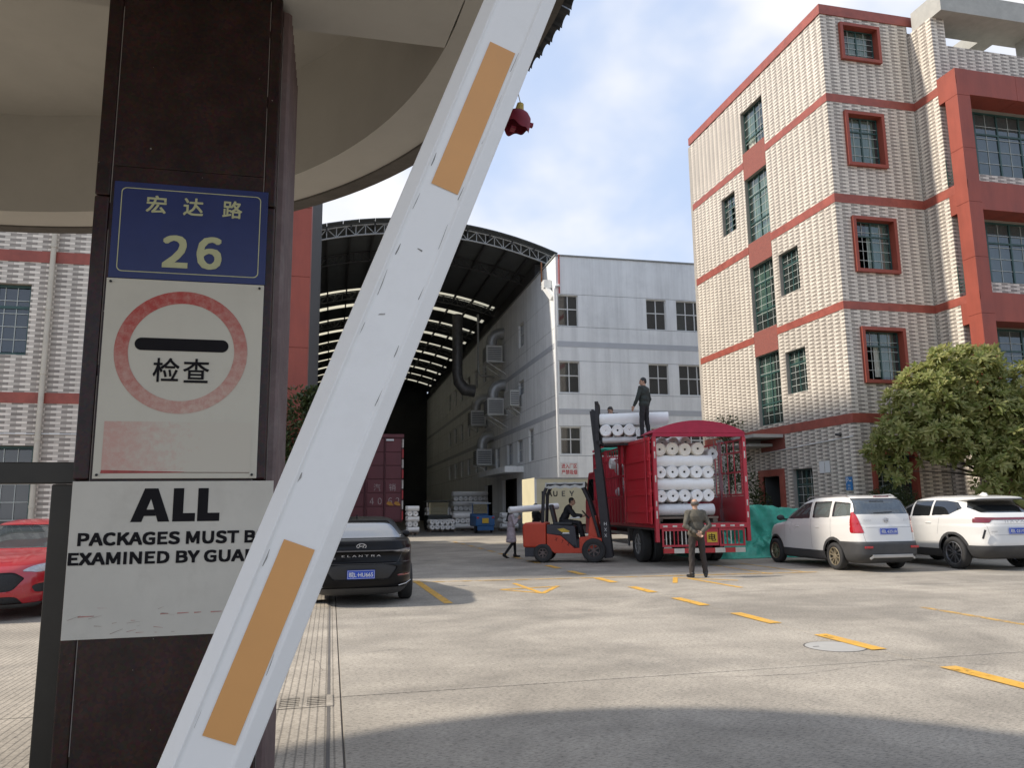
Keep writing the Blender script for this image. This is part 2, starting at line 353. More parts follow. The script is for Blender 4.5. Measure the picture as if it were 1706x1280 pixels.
stroke((1.93, 13.0), (1.84, 17.2), .15, yellow)
stroke((10.66, 16.0), (10.7, 19.2), .12, yellow_worn); stroke((9.7, 15.95), (9.75, 19.), .1, yellow_worn)
stroke((8.62, 8.3), (8.65, 10.2), .12, yellow_worn)

def crack(pts, w=.008):
    P = []; rn_ = random.Random(len(pts) + int(pts[0][0] * 10))
    for (x0, y0), (x1, y1) in zip(pts, pts[1:]):
        for k in range(8): f = k / 8; P.append((x0 + (x1 - x0) * f + rn_.uniform(-.025, .025), y0 + (y1 - y0) * f + rn_.uniform(-.025, .025)))
    P.append(pts[-1]); v = []
    for k, (x, y) in enumerate(P): q = w * rn_.uniform(.15, .6); v += [(x - q * .3, y - q, .0035), (x + q * .3, y + q, .0035)]
    b = MB(); b.add(v, [(2 * k, 2 * k + 2, 2 * k + 3, 2 * k + 1) for k in range(len(P) - 1)]); b.build('crack', soil, ground)
for c_ in ([(3.2, 6.75), (4.2, 6.62), (5.2, 6.78), (5.6, 6.6)], [(5.4, 7.3), (5.6, 6.9), (6.2, 6.5)], [(.4, 8.9), (.9, 9.05)], [(1.2, 10.9), (2.2, 11.3), (3.6, 11.2)], [(7.2, 9.4), (8.8, 9.9), (10.6, 9.7)], [(-.2, 9.2), (-.05, 8.2), (-.1, 7.4)], [(-2.8, 8.7), (-2.2, 8.5), (-1.6, 8.6)]): crack(c_)
for x_ in (.02,):
    b = MB(); b.box((x_ - .012, 4, .001), (x_ + .012, 16, .004)); b.build('drive_edge_joint', soil, ground)

streaks(tileA, .86, 1.04); streaks(grey_wall, .84, 1.03); streaks(redband, .8, 1.1, 3, 3); streaks(redportal, .85, 1.08, 2.5, .3)

def tri_mark(pts, w, m):
    for p, q in pts: stroke(p, q, w, m, .0045 + random.random() * .002)
tri_mark([((3.72, 15.9), (3.78, 13.9)), ((3.78, 13.9), (4.42, 15.1)), ((4.42, 15.0), (3.2, 14.8)), ((3.2, 14.8), (3.8, 13.95))], .1, yellow)
tri_mark([((7.36, 16.0), (6.82, 14.85)), ((7.5, 15.75), (7.6, 13.6)), ((7.35, 15.85), (8.25, 14.9))], .1, yellow)
# manhole cover and drain grates
iron = M('worn cast iron', (.30, .285, .26), .7, metal=.2, var=.25, vs=6, dirt=.4, dirtcol=(.12, .11, .1))
mh = thing('manhole_cover', 'round grey manhole cover set in the yard under a yellow dash', 'manhole cover', (5.42, 7.76, 0))
b = MB(); b.lathe([(0, .0035), (.31, .0035), (.31, -.01)], 32); b.build('cover_plate', M('smooth grey cover concrete', (.37, .36, .335), .8, var=.12, vs=4, dirt=.3), mh)
b = MB(); b.lathe([(.313, -.01), (.313, .003), (.328, .003), (.328, -.01)], 40); b.build('rim', soil, mh)
b = MB(); b.cbox((-.2, .05, .004), (.07, .02, .004)); b.build('lifting_slot', soil, mh)
def grate(x, y, label):
    t = thing('drain_grate', label, 'drain grate', (x, y, 0), 0, 'concrete drain grates in the drive')
    b = MB(); w, d = .24, .2
    b.box((-w, -d, -.012), (w, -.15, .006)); b.box((-w, .15, -.012), (w, d, .006)); b.box((-w, -.15, -.012), (-.18, .15, .006)); b.box((.18, -.15, -.012), (w, .15, .006)); b.box((-.03, -.15, -.012), (.03, .15, .006))
    for i in range(5): b.box((-.18, -.15 + .06 * i + .03, -.012), (.18, -.15 + .06 * i + .055, .0055))
    b.build('cover_plate', groove_c, t); b = MB(); b.box((-.2, -.17, -.012), (.2, .17, -.004)); b.build('channel', black_m, t)
for i, l in enumerate(('concrete drain grate at the right edge of the grooved drive', 'concrete drain grate next to the edge one in the drive', 'third concrete drain grate from the right edge of the drive')): grate(-.18 - .5 * i, 6.83, l)

# ------------------------------------------------------------------ facades
class Plane:
    """a facade: a runs along it, d out of it, z up"""
    def __init__(s, kind, c, sign=-1): s.k = kind; s.c = c; s.sg = sign
    def __call__(s, a, d, z): return (s.c + s.sg * d, a, z) if s.k == 'S' else (a, s.c + s.sg * d, z)
    def box(s, mb, a0, a1, d0, d1, z0, z1, mi=0):
        p = s(a0, d0, z0); q = s(a1, d1, z1); return mb.box([min(p[i], q[i]) for i in range(3)], [max(p[i], q[i]) for i in range(3)], mi)
    def rot(s): return (-math.pi / 2 if s.k == 'S' else 0)
TW, TH, GAP = .242, .0665, .003
unit_tiles = {}
def tile_wall(parent, P, a0, a1, z0, z1, holes, budget, depth=.1, cut=0.):
    """wall with real openings, its strip tiles as geometry: the nearest ones single objects, the rest joined"""
    A = sorted({a0 + cut, a1} | {min(max(h[i], a0 + cut), a1) for h in holes for i in (0, 1)}); Z = sorted({z0, z1} | {min(max(h[i], z0), z1) for h in holes for i in (2, 3)})
    w = MB()
    for i in range(len(A) - 1):
        for j in range(len(Z) - 1):
            ca, cz = (A[i] + A[i + 1]) / 2, (Z[j] + Z[j + 1]) / 2
            if not any(h[0] < ca < h[1] and h[2] < cz < h[3] for h in holes): P.box(w, A[i], A[i + 1], -depth - .1, 0, Z[j], Z[j + 1])
    w.build('wall', grout, parent, world=True)
    rects = []; tw = TW; nz = int((z1 - z0) / TH); th = (z1 - z0) / nz
    for j in range(nz):
        off = 1.5 * tw * (j % 2)
        for i in range(-2, int((a1 - a0) / tw) + 3):
            r = [max(a0, a0 + i * tw - off), min(a1, a0 + (i + 1) * tw - off), z0 + j * th, z0 + (j + 1) * th]; ok = r[1] - r[0] > .03
            if not ok: continue
            for h in holes:
                if r[0] < h[1] and r[1] > h[0] and r[2] < h[3] and r[3] > h[2]:
                    if r[0] < h[0] - .03: r[1] = h[0]
                    elif r[1] > h[1] + .03: r[0] = h[1]
                    elif r[2] < h[2] - .012: r[3] = h[2]
                    elif r[3] > h[3] + .012: r[2] = h[3]
                    else: ok = False
            if ok and r[1] - r[0] > .04:
                sh = (.93, .06, .50)[i % 3] + random.uniform(-.06, .07)
                rects.append((r[0] + GAP, r[1] - GAP, r[2] + GAP, r[3] - GAP, .006 + random.random() * .0025, sh, abs(r[1] - r[0] - tw) < 1e-6 and abs(r[3] - r[2] - th) < 1e-6))
    return rects
def lay_tiles(parent, sets, eye, n_single, material=None):
    """sets: list of (Plane, rects)"""
    allr = [(P, r) for P, rs in sets for r in rs]
    def dist(e):
        P, r = e; c = P((r[0] + r[1]) / 2, 0, (r[2] + r[3]) / 2); v = Vector(c) - Vector(eye); return v.length
    order = sorted(range(len(allr)), key=lambda i: dist(allr[i]) + (0 if allr[i][1][6] and vis(allr[i]) else 1000))
    single = set(order[:n_single]); V = []; F = []; S = []; n = 0
    for k, (P, r) in enumerate(allr):
        a0, a1, z0, z1, d, sh, full = r
        if k in single:
            key = (P.k, P.sg, round(a1 - a0, 3), round(z1 - z0, 3), round(sh * 6)); base = unit_tiles.get(key)
            ca, cz = (a0 + a1) / 2, (z0 + z1) / 2; c = Vector(P(ca, 0, cz))
            if base is None:
                pts = [P(x, 0, z) for x, z in ((a0, z0), (a1, z0), (a1, z1), (a0, z1))] + [P(x, d, z) for x, z in ((a0, z0), (a1, z0), (a1, z1), (a0, z1))]
                o = mesh_obj('tile', [Vector(p) - c for p in pts], [(4, 5, 6, 7), (0, 1, 5, 4), (1, 2, 6, 5), (2, 3, 7, 6), (3, 0, 4, 7)], material or tileA, None, attr=[sh] * 5)
                unit_tiles[key] = o.data; fix_normals(o.data)
            else:
                o = bpy.data.objects.new('tile', base); COL.objects.link(o)
            o.parent = parent; o.location = c - origin_of(parent)
        else:
            pts = [P(x, 0, z) for x, z in ((a0, z0), (a1, z0), (a1, z1), (a0, z1))] + [P(x, d, z) for x, z in ((a0, z0), (a1, z0), (a1, z1), (a0, z1))]
            V += pts; F += [tuple(i + n for i in q) for q in ((4, 5, 6, 7), (0, 1, 5, 4), (1, 2, 6, 5), (2, 3, 7, 6), (3, 0, 4, 7))]; S += [sh] * 5; n += 8
    if V:
        o = mesh_obj('wall_tiles', V, F, material or tileA, parent, attr=S, kind='stuff', world=True); fix_normals(o.data)
FWD = Matrix.Rotation(YAW, 3, 'Z') @ Matrix.Rotation(math.pi / 2 + PITCH, 3, 'X') @ Matrix.Rotation(-ROLL, 3, 'Z')
def vis(e):
    P, r = e; c = Vector(P((r[0] + r[1]) / 2, 0, (r[2] + r[3]) / 2)) - Vector((0, 0, EYE)); q = FWD.transposed() @ c
    return q.z < 0 and abs(q.x / -q.z) < .64 and abs(q.y / -q.z) < .48
def window(parent, P, a0, a1, z0, z1, rec=.14, cols=2, transom=.3, grid=(2, 4), fm=None, fw=.05, glass=None, curtain=None, low=0., dark_frac=0., grid_m=None, ajar=None, reveal=None):
    """window (frame) > panes, grille, curtain; sits rec inside the wall"""
    fm = fm or frame_green; b = MB()
    if reveal is not None:
        r = MB(); e = .012
        P.box(r, a0, a0 + e, -rec - .05, -.002, z0, z1); P.box(r, a1 - e, a1, -rec - .05, -.002, z0, z1); P.box(r, a0 + e, a1 - e, -rec - .05, -.002, z0, z0 + e); P.box(r, a0 + e, a1 - e, -rec - .05, -.002, z1 - e, z1)
        r.build('reveal', reveal, parent, world=True); a0 += e; a1 -= e; z0 += e; z1 -= e
    d0, d1 = -rec - .05, -rec
    P.box(b, a0, a0 + fw, d0, d1, z0, z1); P.box(b, a1 - fw, a1, d0, d1, z0, z1); P.box(b, a0 + fw, a1 - fw, d0, d1, z0, z0 + fw); P.box(b, a0 + fw, a1 - fw, d0, d1, z1 - fw, z1)
    zt = z1 - (z1 - z0) * transom if transom else z1 - fw; zl = z0 + (z1 - z0) * low if low else z0 + fw
    if transom: P.box(b, a0 + fw, a1 - fw, d0 - .002, d1 + .004, zt - fw / 2, zt + fw / 2)
    if low: P.box(b, a0 + fw, a1 - fw, d0 - .002, d1 + .004, zl - fw / 2, zl + fw / 2)
    w = (a1 - a0 - 2 * fw) / cols; e = .003
    cells = []
    for i in range(cols):
        x0, x1 = a0 + fw + i * w, a0 + fw + (i + 1) * w
        if i:
            for (q0, q1) in ((z0 + fw, zl - (fw / 2 if low else 0)), (zl + (fw / 2 if low else 0), zt - (fw / 2 if transom else 0)), (zt + fw / 2, z1 - fw)):
                if q1 - q0 > .05: P.box(b, x0 - fw / 2, x0 + fw / 2, d0 - .003, d1 + .002, q0 + .001, q1 - .001)
        for (q0, q1) in ((z0 + fw, zl), (zl, zt), (zt, z1 - fw)):
            if q1 - q0 > .08: cells.append((x0 + (fw / 2 if i else 0), x1 - (fw / 2 if i < cols - 1 else 0), q0 + .02, q1 - .02, i))
    win = b.build('window', fm, parent, world=True)
    for k, (x0, x1, q0, q1, i) in enumerate(cells):
        if ajar is not None and k == ajar:
            continue
        c = MB(); dd = -rec - .03; c.add([P(x0, dd, q0), P(x1, dd, q0), P(x1, dd, q1), P(x0, dd, q1)], [(0, 1, 2, 3)]); c.build('pane', glass or pane_g, win, world=True)
    if grid:
        gm = MB(); gx, gz = grid; dd = -rec - .012
        for i in range(1, gx):
            x = a0 + fw + (a1 - a0 - 2 * fw) * i / gx; P.box(gm, x - .009, x + .009, dd - .008, dd, z0 + fw, z1 - fw)
        for j in range(1, gz):
            z = z0 + fw + (z1 - z0 - 2 * fw) * j / gz; P.box(gm, a0 + fw, a1 - fw, dd + .001, dd + .009, z - .009, z + .009)
        gm.build('grille', grid_m or grille_m, win, world=True)
    if curtain:
        cm, f0, f1, zz0 = curtain; c = MB(); v = []; n = 26
        for i in range(n + 1):
            x = a0 + (a1 - a0) * (f0 + (f1 - f0) * i / n); dd = -rec - .16 + .025 * math.sin(i * 1.7)
            v += [P(x, dd, z0 + (z1 - z0) * zz0), P(x, dd, z1)]
        c.add(v, [(2 * i, 2 * i + 2, 2 * i + 3, 2 * i + 1) for i in range(n)]); c.build('curtain', cm, win, world=True)
    return win
def band(parent, P, a0, a1, z0, z1, d=.022, m=None, name='band'):
    b = MB(); P.box(b, a0, a1, .001, d, z0, z1); o = b.build(name, m or redband, parent, world=True); return o
def pbox(parent, name, m, *bs, **kw):
    b = MB()
    for q in bs: b.box(*q)
    return b.build(name, m, parent, world=True, **kw)

# ---- right building: lit side on x = 16.3, shaded front on y = 21.5
XR, YR, ZT = 16.3, 21.5, 18.9
rb = thing('factory_building', 'five storey cream tiled building with red bands and a rust red portal', 'building', (XR, YR, 0))
S = Plane('S', XR); TA = Plane('T', YR); TS = []
tall = [(25.4, 27.05, 15.9, 17.7), (25.4, 27.05, 12.0, 14.75), (25.4, 27.05, 8.3, 11.0), (25.4, 27.05, 4.56, 7.33)]
small = [(27.85, 29.0, 13.0, 14.7), (23.75, 25.0, 9.24, 10.88), (23.75, 25.0, 5.52, 7.11), (23.85, 25.05, .95, 2.8)]
door = (25.85, 27.0, .0, 2.6); spans = [(25.4, 27.05, 14.75, 15.9), (25.4, 27.05, 11.0, 12.0), (25.4, 27.05, 7.33, 8.3)]
TS.append((S, tile_wall(rb, S, YR, 31.65, 0, 18.56, tall + small + [door] + [(q[0], q[1], q[2] + .001, q[3] - .001) for q in spans] + [(25.4, 27.05, 3.55, 4.1)], 0)))
for z0, z1 in ((4.12, 4.43), (7.89, 8.16), (11.6, 11.91), (15.27, 15.56)):
    if z0 < 5: band(rb, S, YR - .022, 31.65, z0, z1)
    else: band(rb, S, YR - .022, 25.4, z0, z1); band(rb, S, 27.05, 31.65, z0, z1)
    band(rb, TA, XR, 19.85, z0 + .0, z1)
band(rb, S, YR - .05, 31.7, 18.56, 18.92, .05, name='parapet_trim'); band(rb, TA, XR, 20.5, 18.56, 18.92, .05, name='parapet_trim')
brick_m = M('red brick spandrel', (.33, .10, .07), .75, var=.2, vs=6)
def brick_mat():
    m = brick_m; t = m.node_tree; p = t.nodes['Principled BSDF']; g = NN(t, 'ShaderNodeNewGeometry')
    sep = NN(t, 'ShaderNodeSeparateXYZ'); t.links.new(g.outputs['Position'], sep.inputs[0]); cb = NN(t, 'ShaderNodeCombineXYZ')
    t.links.new(sep.outputs['Y'], cb.inputs['X']); t.links.new(sep.outputs['Z'], cb.inputs['Y'])
    br = NN(t, 'ShaderNodeTexBrick'); br.inputs['Scale'].default_value = 6; br.inputs['Color1'].default_value = (.28, .07, .05, 1); br.inputs['Color2'].default_value = (.22, .055, .042, 1); br.inputs['Mortar'].default_value = (.26, .11, .085, 1)
    br.inputs['Mortar Size'].default_value = .03; t.links.new(cb.outputs[0], br.inputs['Vector']); t.links.new(br.outputs['Color'], p.inputs['Base Color'])
brick_mat()
for q in spans: band(rb, S, q[0], q[1], q[2], q[3], -.0, brick_m, 'spandrel')
for q in spans:
    b = MB(); S.box(b, q[0], q[1], -.15, .012, q[2], q[3]); b.build('spandrel', brick_m, rb, world=True)
b = MB(); S.box(b, 25.4, 27.05, -.15, .012, 3.55, 4.1); b.build('spandrel', brick_m, rb, world=True)
for i, q in enumerate(tall):
    cur = [(curtain_m, .5, 1, 0), (curtain_m, 0, 1, 0), (curtain_g, .45, 1, .25), (curtain_g, .5, 1, .2)][i]
    window(rb, S, *q, cols=2, transom=.28 if i else .0, low=.3, grid=(4, 8) if i else (4, 5), curtain=cur, ajar=2 if i == 0 else None, reveal=grout)
for i, q in enumerate(small):
    window(rb, S, *q, cols=2, transom=.3, grid=(4, 6), curtain=[None, (curtain_g, 0, .4, .6), (curtain_m, 0, 1, .65), None][i], reveal=grout, ajar=0 if i == 0 else None)
# door recess with red frame
b = MB(); S.box(b, 25.55, 25.85, -.05, .06, 0, 2.85); S.box(b, 27.0, 27.3, -.05, .06, 0, 2.85); S.box(b, 25.85, 27.0, -.05, .06, 2.6, 2.85); df = b.build('door_frame', redband, rb, world=True)
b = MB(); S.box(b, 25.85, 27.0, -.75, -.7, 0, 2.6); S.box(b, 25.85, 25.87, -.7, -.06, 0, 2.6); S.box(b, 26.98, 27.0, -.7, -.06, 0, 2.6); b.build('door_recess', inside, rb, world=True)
b = MB(); S.box(b, 25.9, 26.4, -.66, -.62, 0, 2.1); dr = b.build('door', frame_green, rb, world=True)
b = MB(); S.box(b, 25.98, 26.32, -.618, -.612, .3, 1.95); b.build('pane', pane_g, dr, world=True)
# front: section A windows with proud red frames
swin = [(17.1, 18.5, 17.0, 18.2), (17.0, 18.35, 13.05, 14.85), (16.95, 18.45, 9.28, 11.03), (16.93, 18.4, 5.52, 7.2), (16.93, 18.4, 1.0, 3.1)]
TS.append((TA, tile_wall(rb, TA, XR, 19.85, 0, 18.56, swin, 0, cut=.2)))
for i, q in enumerate(swin):
    a0, a1, z0, z1 = q; f = .1; b = MB()
    e = .014; TA.box(b, a0 - f, a0 + e, -.135, .13, z0 - f, z1 + f); TA.box(b, a1 - e, a1 + f, -.135, .13, z0 - f, z1 + f); TA.box(b, a0 + e, a1 - e, -.135, .13, z1 - e, z1 + f); TA.box(b, a0 + e, a1 - e, -.135, .13, z0 - f, z0 + e)
    b.build('window_surround', redportal, rb, world=True)
    window(rb, TA, a0, a1, z0, z1, cols=2, transom=.3 if i else 0, grid=(4, 5), ajar={2: 0, 3: 0}.get(i), curtain=[(curtain_g, .35, .9, 0), (curtain_m, .05, .95, 0), (curtain_g, .45, 1, 0), (curtain_m, .4, .95, .1), None][i])
# pier and wide bay (section B), parapet and roof frame
YB = 20.4; TB = Plane('T', YB); SB = Plane('S', 19.85)
bay = [(20.35, 25.2, 12.55, 14.93), (20.35, 25.2, 8.75, 10.92), (20.35, 25.2, 5.0, 7.2), (20.35, 25.2, 1.0, 3.3)]
TS.append((TB, tile_wall(rb, TB, 19.85, 30, 0, 17.2, bay, 0)))
TS.append((SB, tile_wall(rb, SB, YB, YR, 0, 18.2, [], 0, cut=.2)))
TB2 = TB; TS.append((TB, tile_wall(rb, TB, 19.85, 20.4, 17.201, 18.2, [], 0)))
for z0, z1 in ((4.12, 4.43), (7.89, 8.16), (11.6, 11.91), (15.27, 15.56)): band(rb, SB, 19.6, YR - .0, z0, z1)
for q in bay: window(rb, TB, *q, rec=.16, cols=5, transom=.34, grid=(10, 5), fw=.06, glass=pane_d, curtain=(curtain_g, .1, .95, .0))
pb = MB(); PT = Plane('T', 19.6)
def pp(a0, a1, d0, d1, z0, z1, nm='portal_panel'):
    b = MB(); b.box((a0, d0, z0), (a1, d1, z1)); b.build(nm, redportal, rb, world=True, bevel=.006)
for j in range(8): pp(19.82, 20.33, 19.6, 20.12, j * 1.86 + .004, (j + 1) * 1.86 - .004)
for (z0, z1) in ((14.93, 15.83), (10.92, 11.9), (7.2, 8.14), (3.4, 4.4)):
    if z1 > 15: pp(19.823, 20.33, 19.6, 20.39, 14.885, z1)
    pp(19.83, 20.327, 20.12, 20.39, z0, z1)
    for k in range(5): pp(20.333 + k * 1.95, 20.333 + (k + 1) * 1.95 - .008, 19.62, 20.39, z0, z1)
for x in (25.2,): 
    for j in range(8): pp(x, x + .5, 19.64, 20.1, j * 1.86 + .004, (j + 1) * 1.86 - .004)
# small grilles in the slot beside the portal
for z in (12.0, 8.3):
    b = MB()
    for k in range(5): b.bar((19.84, 20.14, z + .1 * k), (19.84, 20.37, z + .1 * k), .02, .02)
    b.bar((19.84, 20.14, z), (19.84, 20.14, z + .9), .02, .02); b.bar((19.84, 20.37, z), (19.84, 20.37, z + .9), .02, .02); b.build('slot_grille', frame_green, rb, world=True)
roofc = M('pale roof concrete', (.42, .41, .37), .8, var=.12, dirt=.3, dirtcol=(.2, .19, .17))
pbox(rb, 'roof_frame', roofc, ((19.9, 19.95, 18.2), (30, 21.3, 18.95)), ((22.7, 21.3, 18.2), (23.35, 29, 18.75)), ((27.2, 21.3, 18.2), (27.8, 29, 18.7)), ((20.0, 29, 18.2), (30, 30, 18.8)))
pbox(rb, 'roof_column', roofc, ((24.15, 20.5, 17.2), (24.8, 21.1, 18.2)))
pbox(rb, 'roof', roofc, ((XR + .25, YR + .25, 18.3), (20.5, 31.5, 18.5)), ((20.5, 20.7, 16.6), (30, 31.5, 16.8)))
pbox(rb, 'hidden_wall', grout, ((XR, 31.65, 0), (30, 31.85, 18.5)), ((29.9, 20.6, 0), (30.1, 31.65, 17.2)), ((20.3, 21.75, 16.8), (20.5, 31.65, 18.5)))
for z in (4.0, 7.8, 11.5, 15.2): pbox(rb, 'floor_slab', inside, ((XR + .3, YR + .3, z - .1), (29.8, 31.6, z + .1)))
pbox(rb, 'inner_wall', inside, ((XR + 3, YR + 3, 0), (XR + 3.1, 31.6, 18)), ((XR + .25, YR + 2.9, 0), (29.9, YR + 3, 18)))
lay_tiles(rb, TS, (0, 0, EYE), 300)
# things on its wall
t = thing('entrance_canopy', 'grey concrete canopy slab over the side door of the tiled building', 'canopy', (XR, 26.8, 3.9))
pbox(t, 'slab', roofc, ((XR - 1.25, 25.45, 4.0), (XR - .03, 28.3, 4.12))); pbox(t, 'slab', roofc, ((XR - 1.0, 26.2, 3.72), (XR - .03, 28.3, 3.82)))
pbox(t, 'beam', roofc, ((XR - .9, 27.0, 3.82), (XR - .05, 27.15, 4.0)))
t = thing('paper_notice', 'two white notices pinned side by side on the tiled wall', 'notice', (XR - .03, 23.1, 2.58))
for k in (0, 1): pbox(t, 'sheet', white_pl, ((XR - .035, 22.83 + .3 * k, 2.58), (XR - .025, 23.1 + .3 * k, 2.98)))
blue_sign = M('blue sign enamel', (.03, .19, .46), .4, var=.06)
t = thing('parking_sign', 'small blue parking sign on the tiled corner wall', 'sign', (XR - .03, 21.9, 1.95))
pbox(t, 'plate', blue_sign, ((XR - .035, 21.74, 1.97), (XR - .025, 22.06, 2.4))); ps = t
lettering('letter', 'P', .12, .17, facing(XR - .038, 22.03, 2.2, -math.pi / 2), white_paint, t, .02, world=True)
for k in range(2): lettering('letter', '停车', .14, .08, facing(XR - .038, 21.98, 2.08 - .1 * k, -math.pi / 2), white_paint, t, .01, world=True)
pbox(t, 'arrow', white_paint, ((XR - .04, 21.78, 2.25), (XR - .036, 21.88, 2.29)))
t = thing('conduit_pipe', 'thin pale conduit running along the tiled wall below the first red band', 'pipe', (XR - .04, 21.6, 3.68))
b = MB(); b.tube([(XR - .04, 21.52, 3.68), (XR - .04, 24, 3.6), (XR - .04, 27.4, 3.47)], .018, 6); b.build('tube', white_pl, t, world=True)
t = thing('security_camera', 'small dark security camera on the tiled wall above the conduit', 'camera', (XR - .05, 22.1, 3.8))
b = MB(); b.tube([(XR - .02, 22.15, 3.86), (XR - .1, 22.12, 3.82)], .012, 6); b.build('bracket', black_m, t, world=True)
b = MB(); b.tube([(XR - .12, 22.25, 3.8), (XR - .12, 22.02, 3.76)], .045, 10); b.build('housing', black_m, t, world=True)
# ---- left building
YL = 20.5; TL = Plane('T', YL); ZL = 20.6
lb = thing('factory_building', 'tiled building with a drainpipe behind the red car and brown column', 'building', (-7, YL, 0))
lw = [(-9.6, -7.3, 5.35, 7.12), (-9.5, -6.95, .9, 3.15), (-9.6, -7.3, 9.1, 10.9), (-4.6, -2.6, 5.35, 7.12), (-4.6, -2.6, .9, 3.15)]
rl = tile_wall(lb, TL, -15, -1.28, 0, ZL, lw, 0)
lay_tiles(lb, [(TL, rl)], (0, 0, EYE), 300)
for z0, z1 in ((4.17, 4.43), (7.69, 7.98), (11.4, 11.7), (15.1, 15.4)): band(lb, TL, -15, -1.28, z0, z1)
for i, q in enumerate(lw): window(lb, TL, *q, cols=3, transom=.32 if i != 1 else .25, grid=(8, 5), fw=.07, glass=pane_d, curtain=None)
for k in range(10): pbox(lb, 'portal_panel', redportal, ((-1.28, 20.2, k * 1.9 + .004), (-.68, 21.0, (k + 1) * 1.9 - .004)), bevel=.006)
pbox(lb, 'side_wall', M('side wall in painted shade', (.06, .06, .06), .9, var=.2), ((-.9, 21.0, 0), (-.7, 34.7, ZL))); pbox(lb, 'side_wall', grout, ((-15, YL + .2, 0), (-14.8, 34.7, ZL)), ((-14.8, 34.5, 0), (-.9, 34.7, ZL)))  # the right-hand wall is coloured near black to carry its shade
pbox(lb, 'roof', roofc, ((-15, YL + .2, ZL - .2), (-.9, 34.5, ZL)))
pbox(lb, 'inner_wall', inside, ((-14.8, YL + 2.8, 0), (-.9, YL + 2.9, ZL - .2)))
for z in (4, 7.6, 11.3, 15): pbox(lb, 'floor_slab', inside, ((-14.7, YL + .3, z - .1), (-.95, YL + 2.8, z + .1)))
t = thing('drainpipe', 'cream plastic drainpipe down the tiled wall left of the brown column', 'drainpipe', (-6.85, YL - .1, 0))
b = MB(); b.tube([(-6.85, YL - .1, .05), (-6.85, YL - .1, 18.5)], .062, 14); b.build('pipe', M('cream pvc', (.55, .50, .40), .45, var=.08, dirt=.2), t, smooth=True, world=True)
for z in (1.7, 3.3, 4.9, 6.5, 8.1, 9.7):
    b = MB(); b.lathe([(.064, -.04), (.072, -.035), (.072, .035), (.064, .04)], 14, Matrix.Translation((-6.85, YL - .1, z))); b.build('collar', MATS['cream pvc'], t, smooth=True, world=True)
t = thing('cable', 'thin white cable strung along the left tiled wall above the ground floor window', 'cable', (-7, YL - .03, 3.42))
b = MB(); b.tube([(-14, YL - .03, 3.47), (-9, YL - .03, 3.43), (-5, YL - .03, 3.42), (-1.3, YL - .03, 3.44)], .014, 6); b.build('wire', white_pl, t, world=True)

# ---- grey building behind: front on y = 42, side on x = 12.58
XG, YG, ZG = 12.58, 42, 16.25
gb = thing('workshop_building', 'pale blue grey three storey workshop with white framed windows', 'building', (XG, YG, 0))
TG = Plane('T', YG); SG = Plane('S', XG)
joints = [0, 1.1, 4.42, 6.12, 7.98, 9.93, 11.97, 13.93, ZG]
def panel_wall(P, a0, a1, holes, step):
    core = MB(); A = sorted({a0, a1} | {h[i] for h in holes for i in (0, 1)}); 
    Z = sorted(set(joints) | {h[i] for h in holes for i in (2, 3)})
    P_ = []
    for j in range(len(joints) - 1):
        lo, hi = joints[j] + .012, joints[j + 1] - .012
        b = MB(); zs = sorted({lo, hi} | {min(max(h[i], lo), hi) for h in holes for i in (2, 3)})
        for i in range(len(A) - 1):
            n0 = b.n
            for k in range(len(zs) - 1):
                ca, cz = (A[i] + A[i + 1]) / 2, (zs[k] + zs[k + 1]) / 2
                if not any(h[0] < ca < h[1] and h[2] < cz < h[3] for h in holes):
                    P.box(b, A[i], A[i + 1], -.25, 0, zs[k], zs[k + 1])
            if b.n == n0 and n0: b.build('wall_panel', grey_wall, gb, world=True); b = MB()
        if b.n: b.build('wall_panel', grey_wall, gb, world=True)
    jm = M('dark wall joint', (.16, .17, .18), .9)
    for z in joints[1:-1]:
        b = MB()
        for i in range(len(A) - 1):
            ca = (A[i] + A[i + 1]) / 2
            if not any(h[0] < ca < h[1] and h[2] < z < h[3] for h in holes): P.box(b, A[i], A[i + 1], -.24, -.015, z - .011, z + .011)
            elif b.n: b.build('wall_joint', jm, gb, world=True); b = MB()
        if b.n: b.build('wall_joint', jm, gb, world=True)
white_al = M('white window frame', (.66, .67, .66), .4, var=.05)
win_dark = glass_mat('dark office glass', (.42, .46, .47), .45)
gw = []
for z0, z1 in ((12.0, 13.88), (8.05, 9.9), (4.5, 6.08)):
    for a0, a1 in ((12.66, 13.9), (18.2, 19.48), (20.15, 22.0), (24.0, 25.9)): gw.append((a0, a1, z0, z1))
panel_wall(TG, XG, 30, gw, 1)
for i, q in enumerate(gw): window(gb, TG, *q, rec=.1, cols=2 if q[1] - q[0] < 1.5 else 3, transom=.45, grid=None, fm=white_al, fw=.06, glass=win_dark, curtain=(curtain_g, 0, .4, 0) if i == 2 else ((curtain_m, 0, 1, .5) if i in (4, 8) else None))
sw = [(49.9, 51.4, 12.55, 14.2), (50.1, 51.6, 9.2, 10.2), (47.7, 49.0, 4.5, 6.6), (50.7, 52.2, 4.6, 6.15), (53.8, 55.4, 4.6, 6.15), (58, 59.5, 4.6, 6.15)]
for y in (63, 67, 71, 75, 79, 83): sw += [(y, y + 1.5, 12.2, 13.9), (y, y + 1.5, 8.2, 9.8), (y, y + 1.5, 4.6, 6.1)]
sd = [(52.5, 57.2, 0, 3.6), (61, 64, 0, 3.4)]
panel_wall(SG, YG + .25, 106, sw + sd, 1)
for q in sw: window(gb, SG, *q, rec=.12, cols=2, transom=.45, grid=None, fm=white_al, fw=.06, glass=win_dark)
for z0, z1 in ((6.8, 7.12), (10.76, 11.09)):
    band(gb, TG, XG, 30, z0, z1, .012, grey_band, 'painted_band'); band(gb, SG, YG, 106, z0, z1, .012, grey_band, 'painted_band')
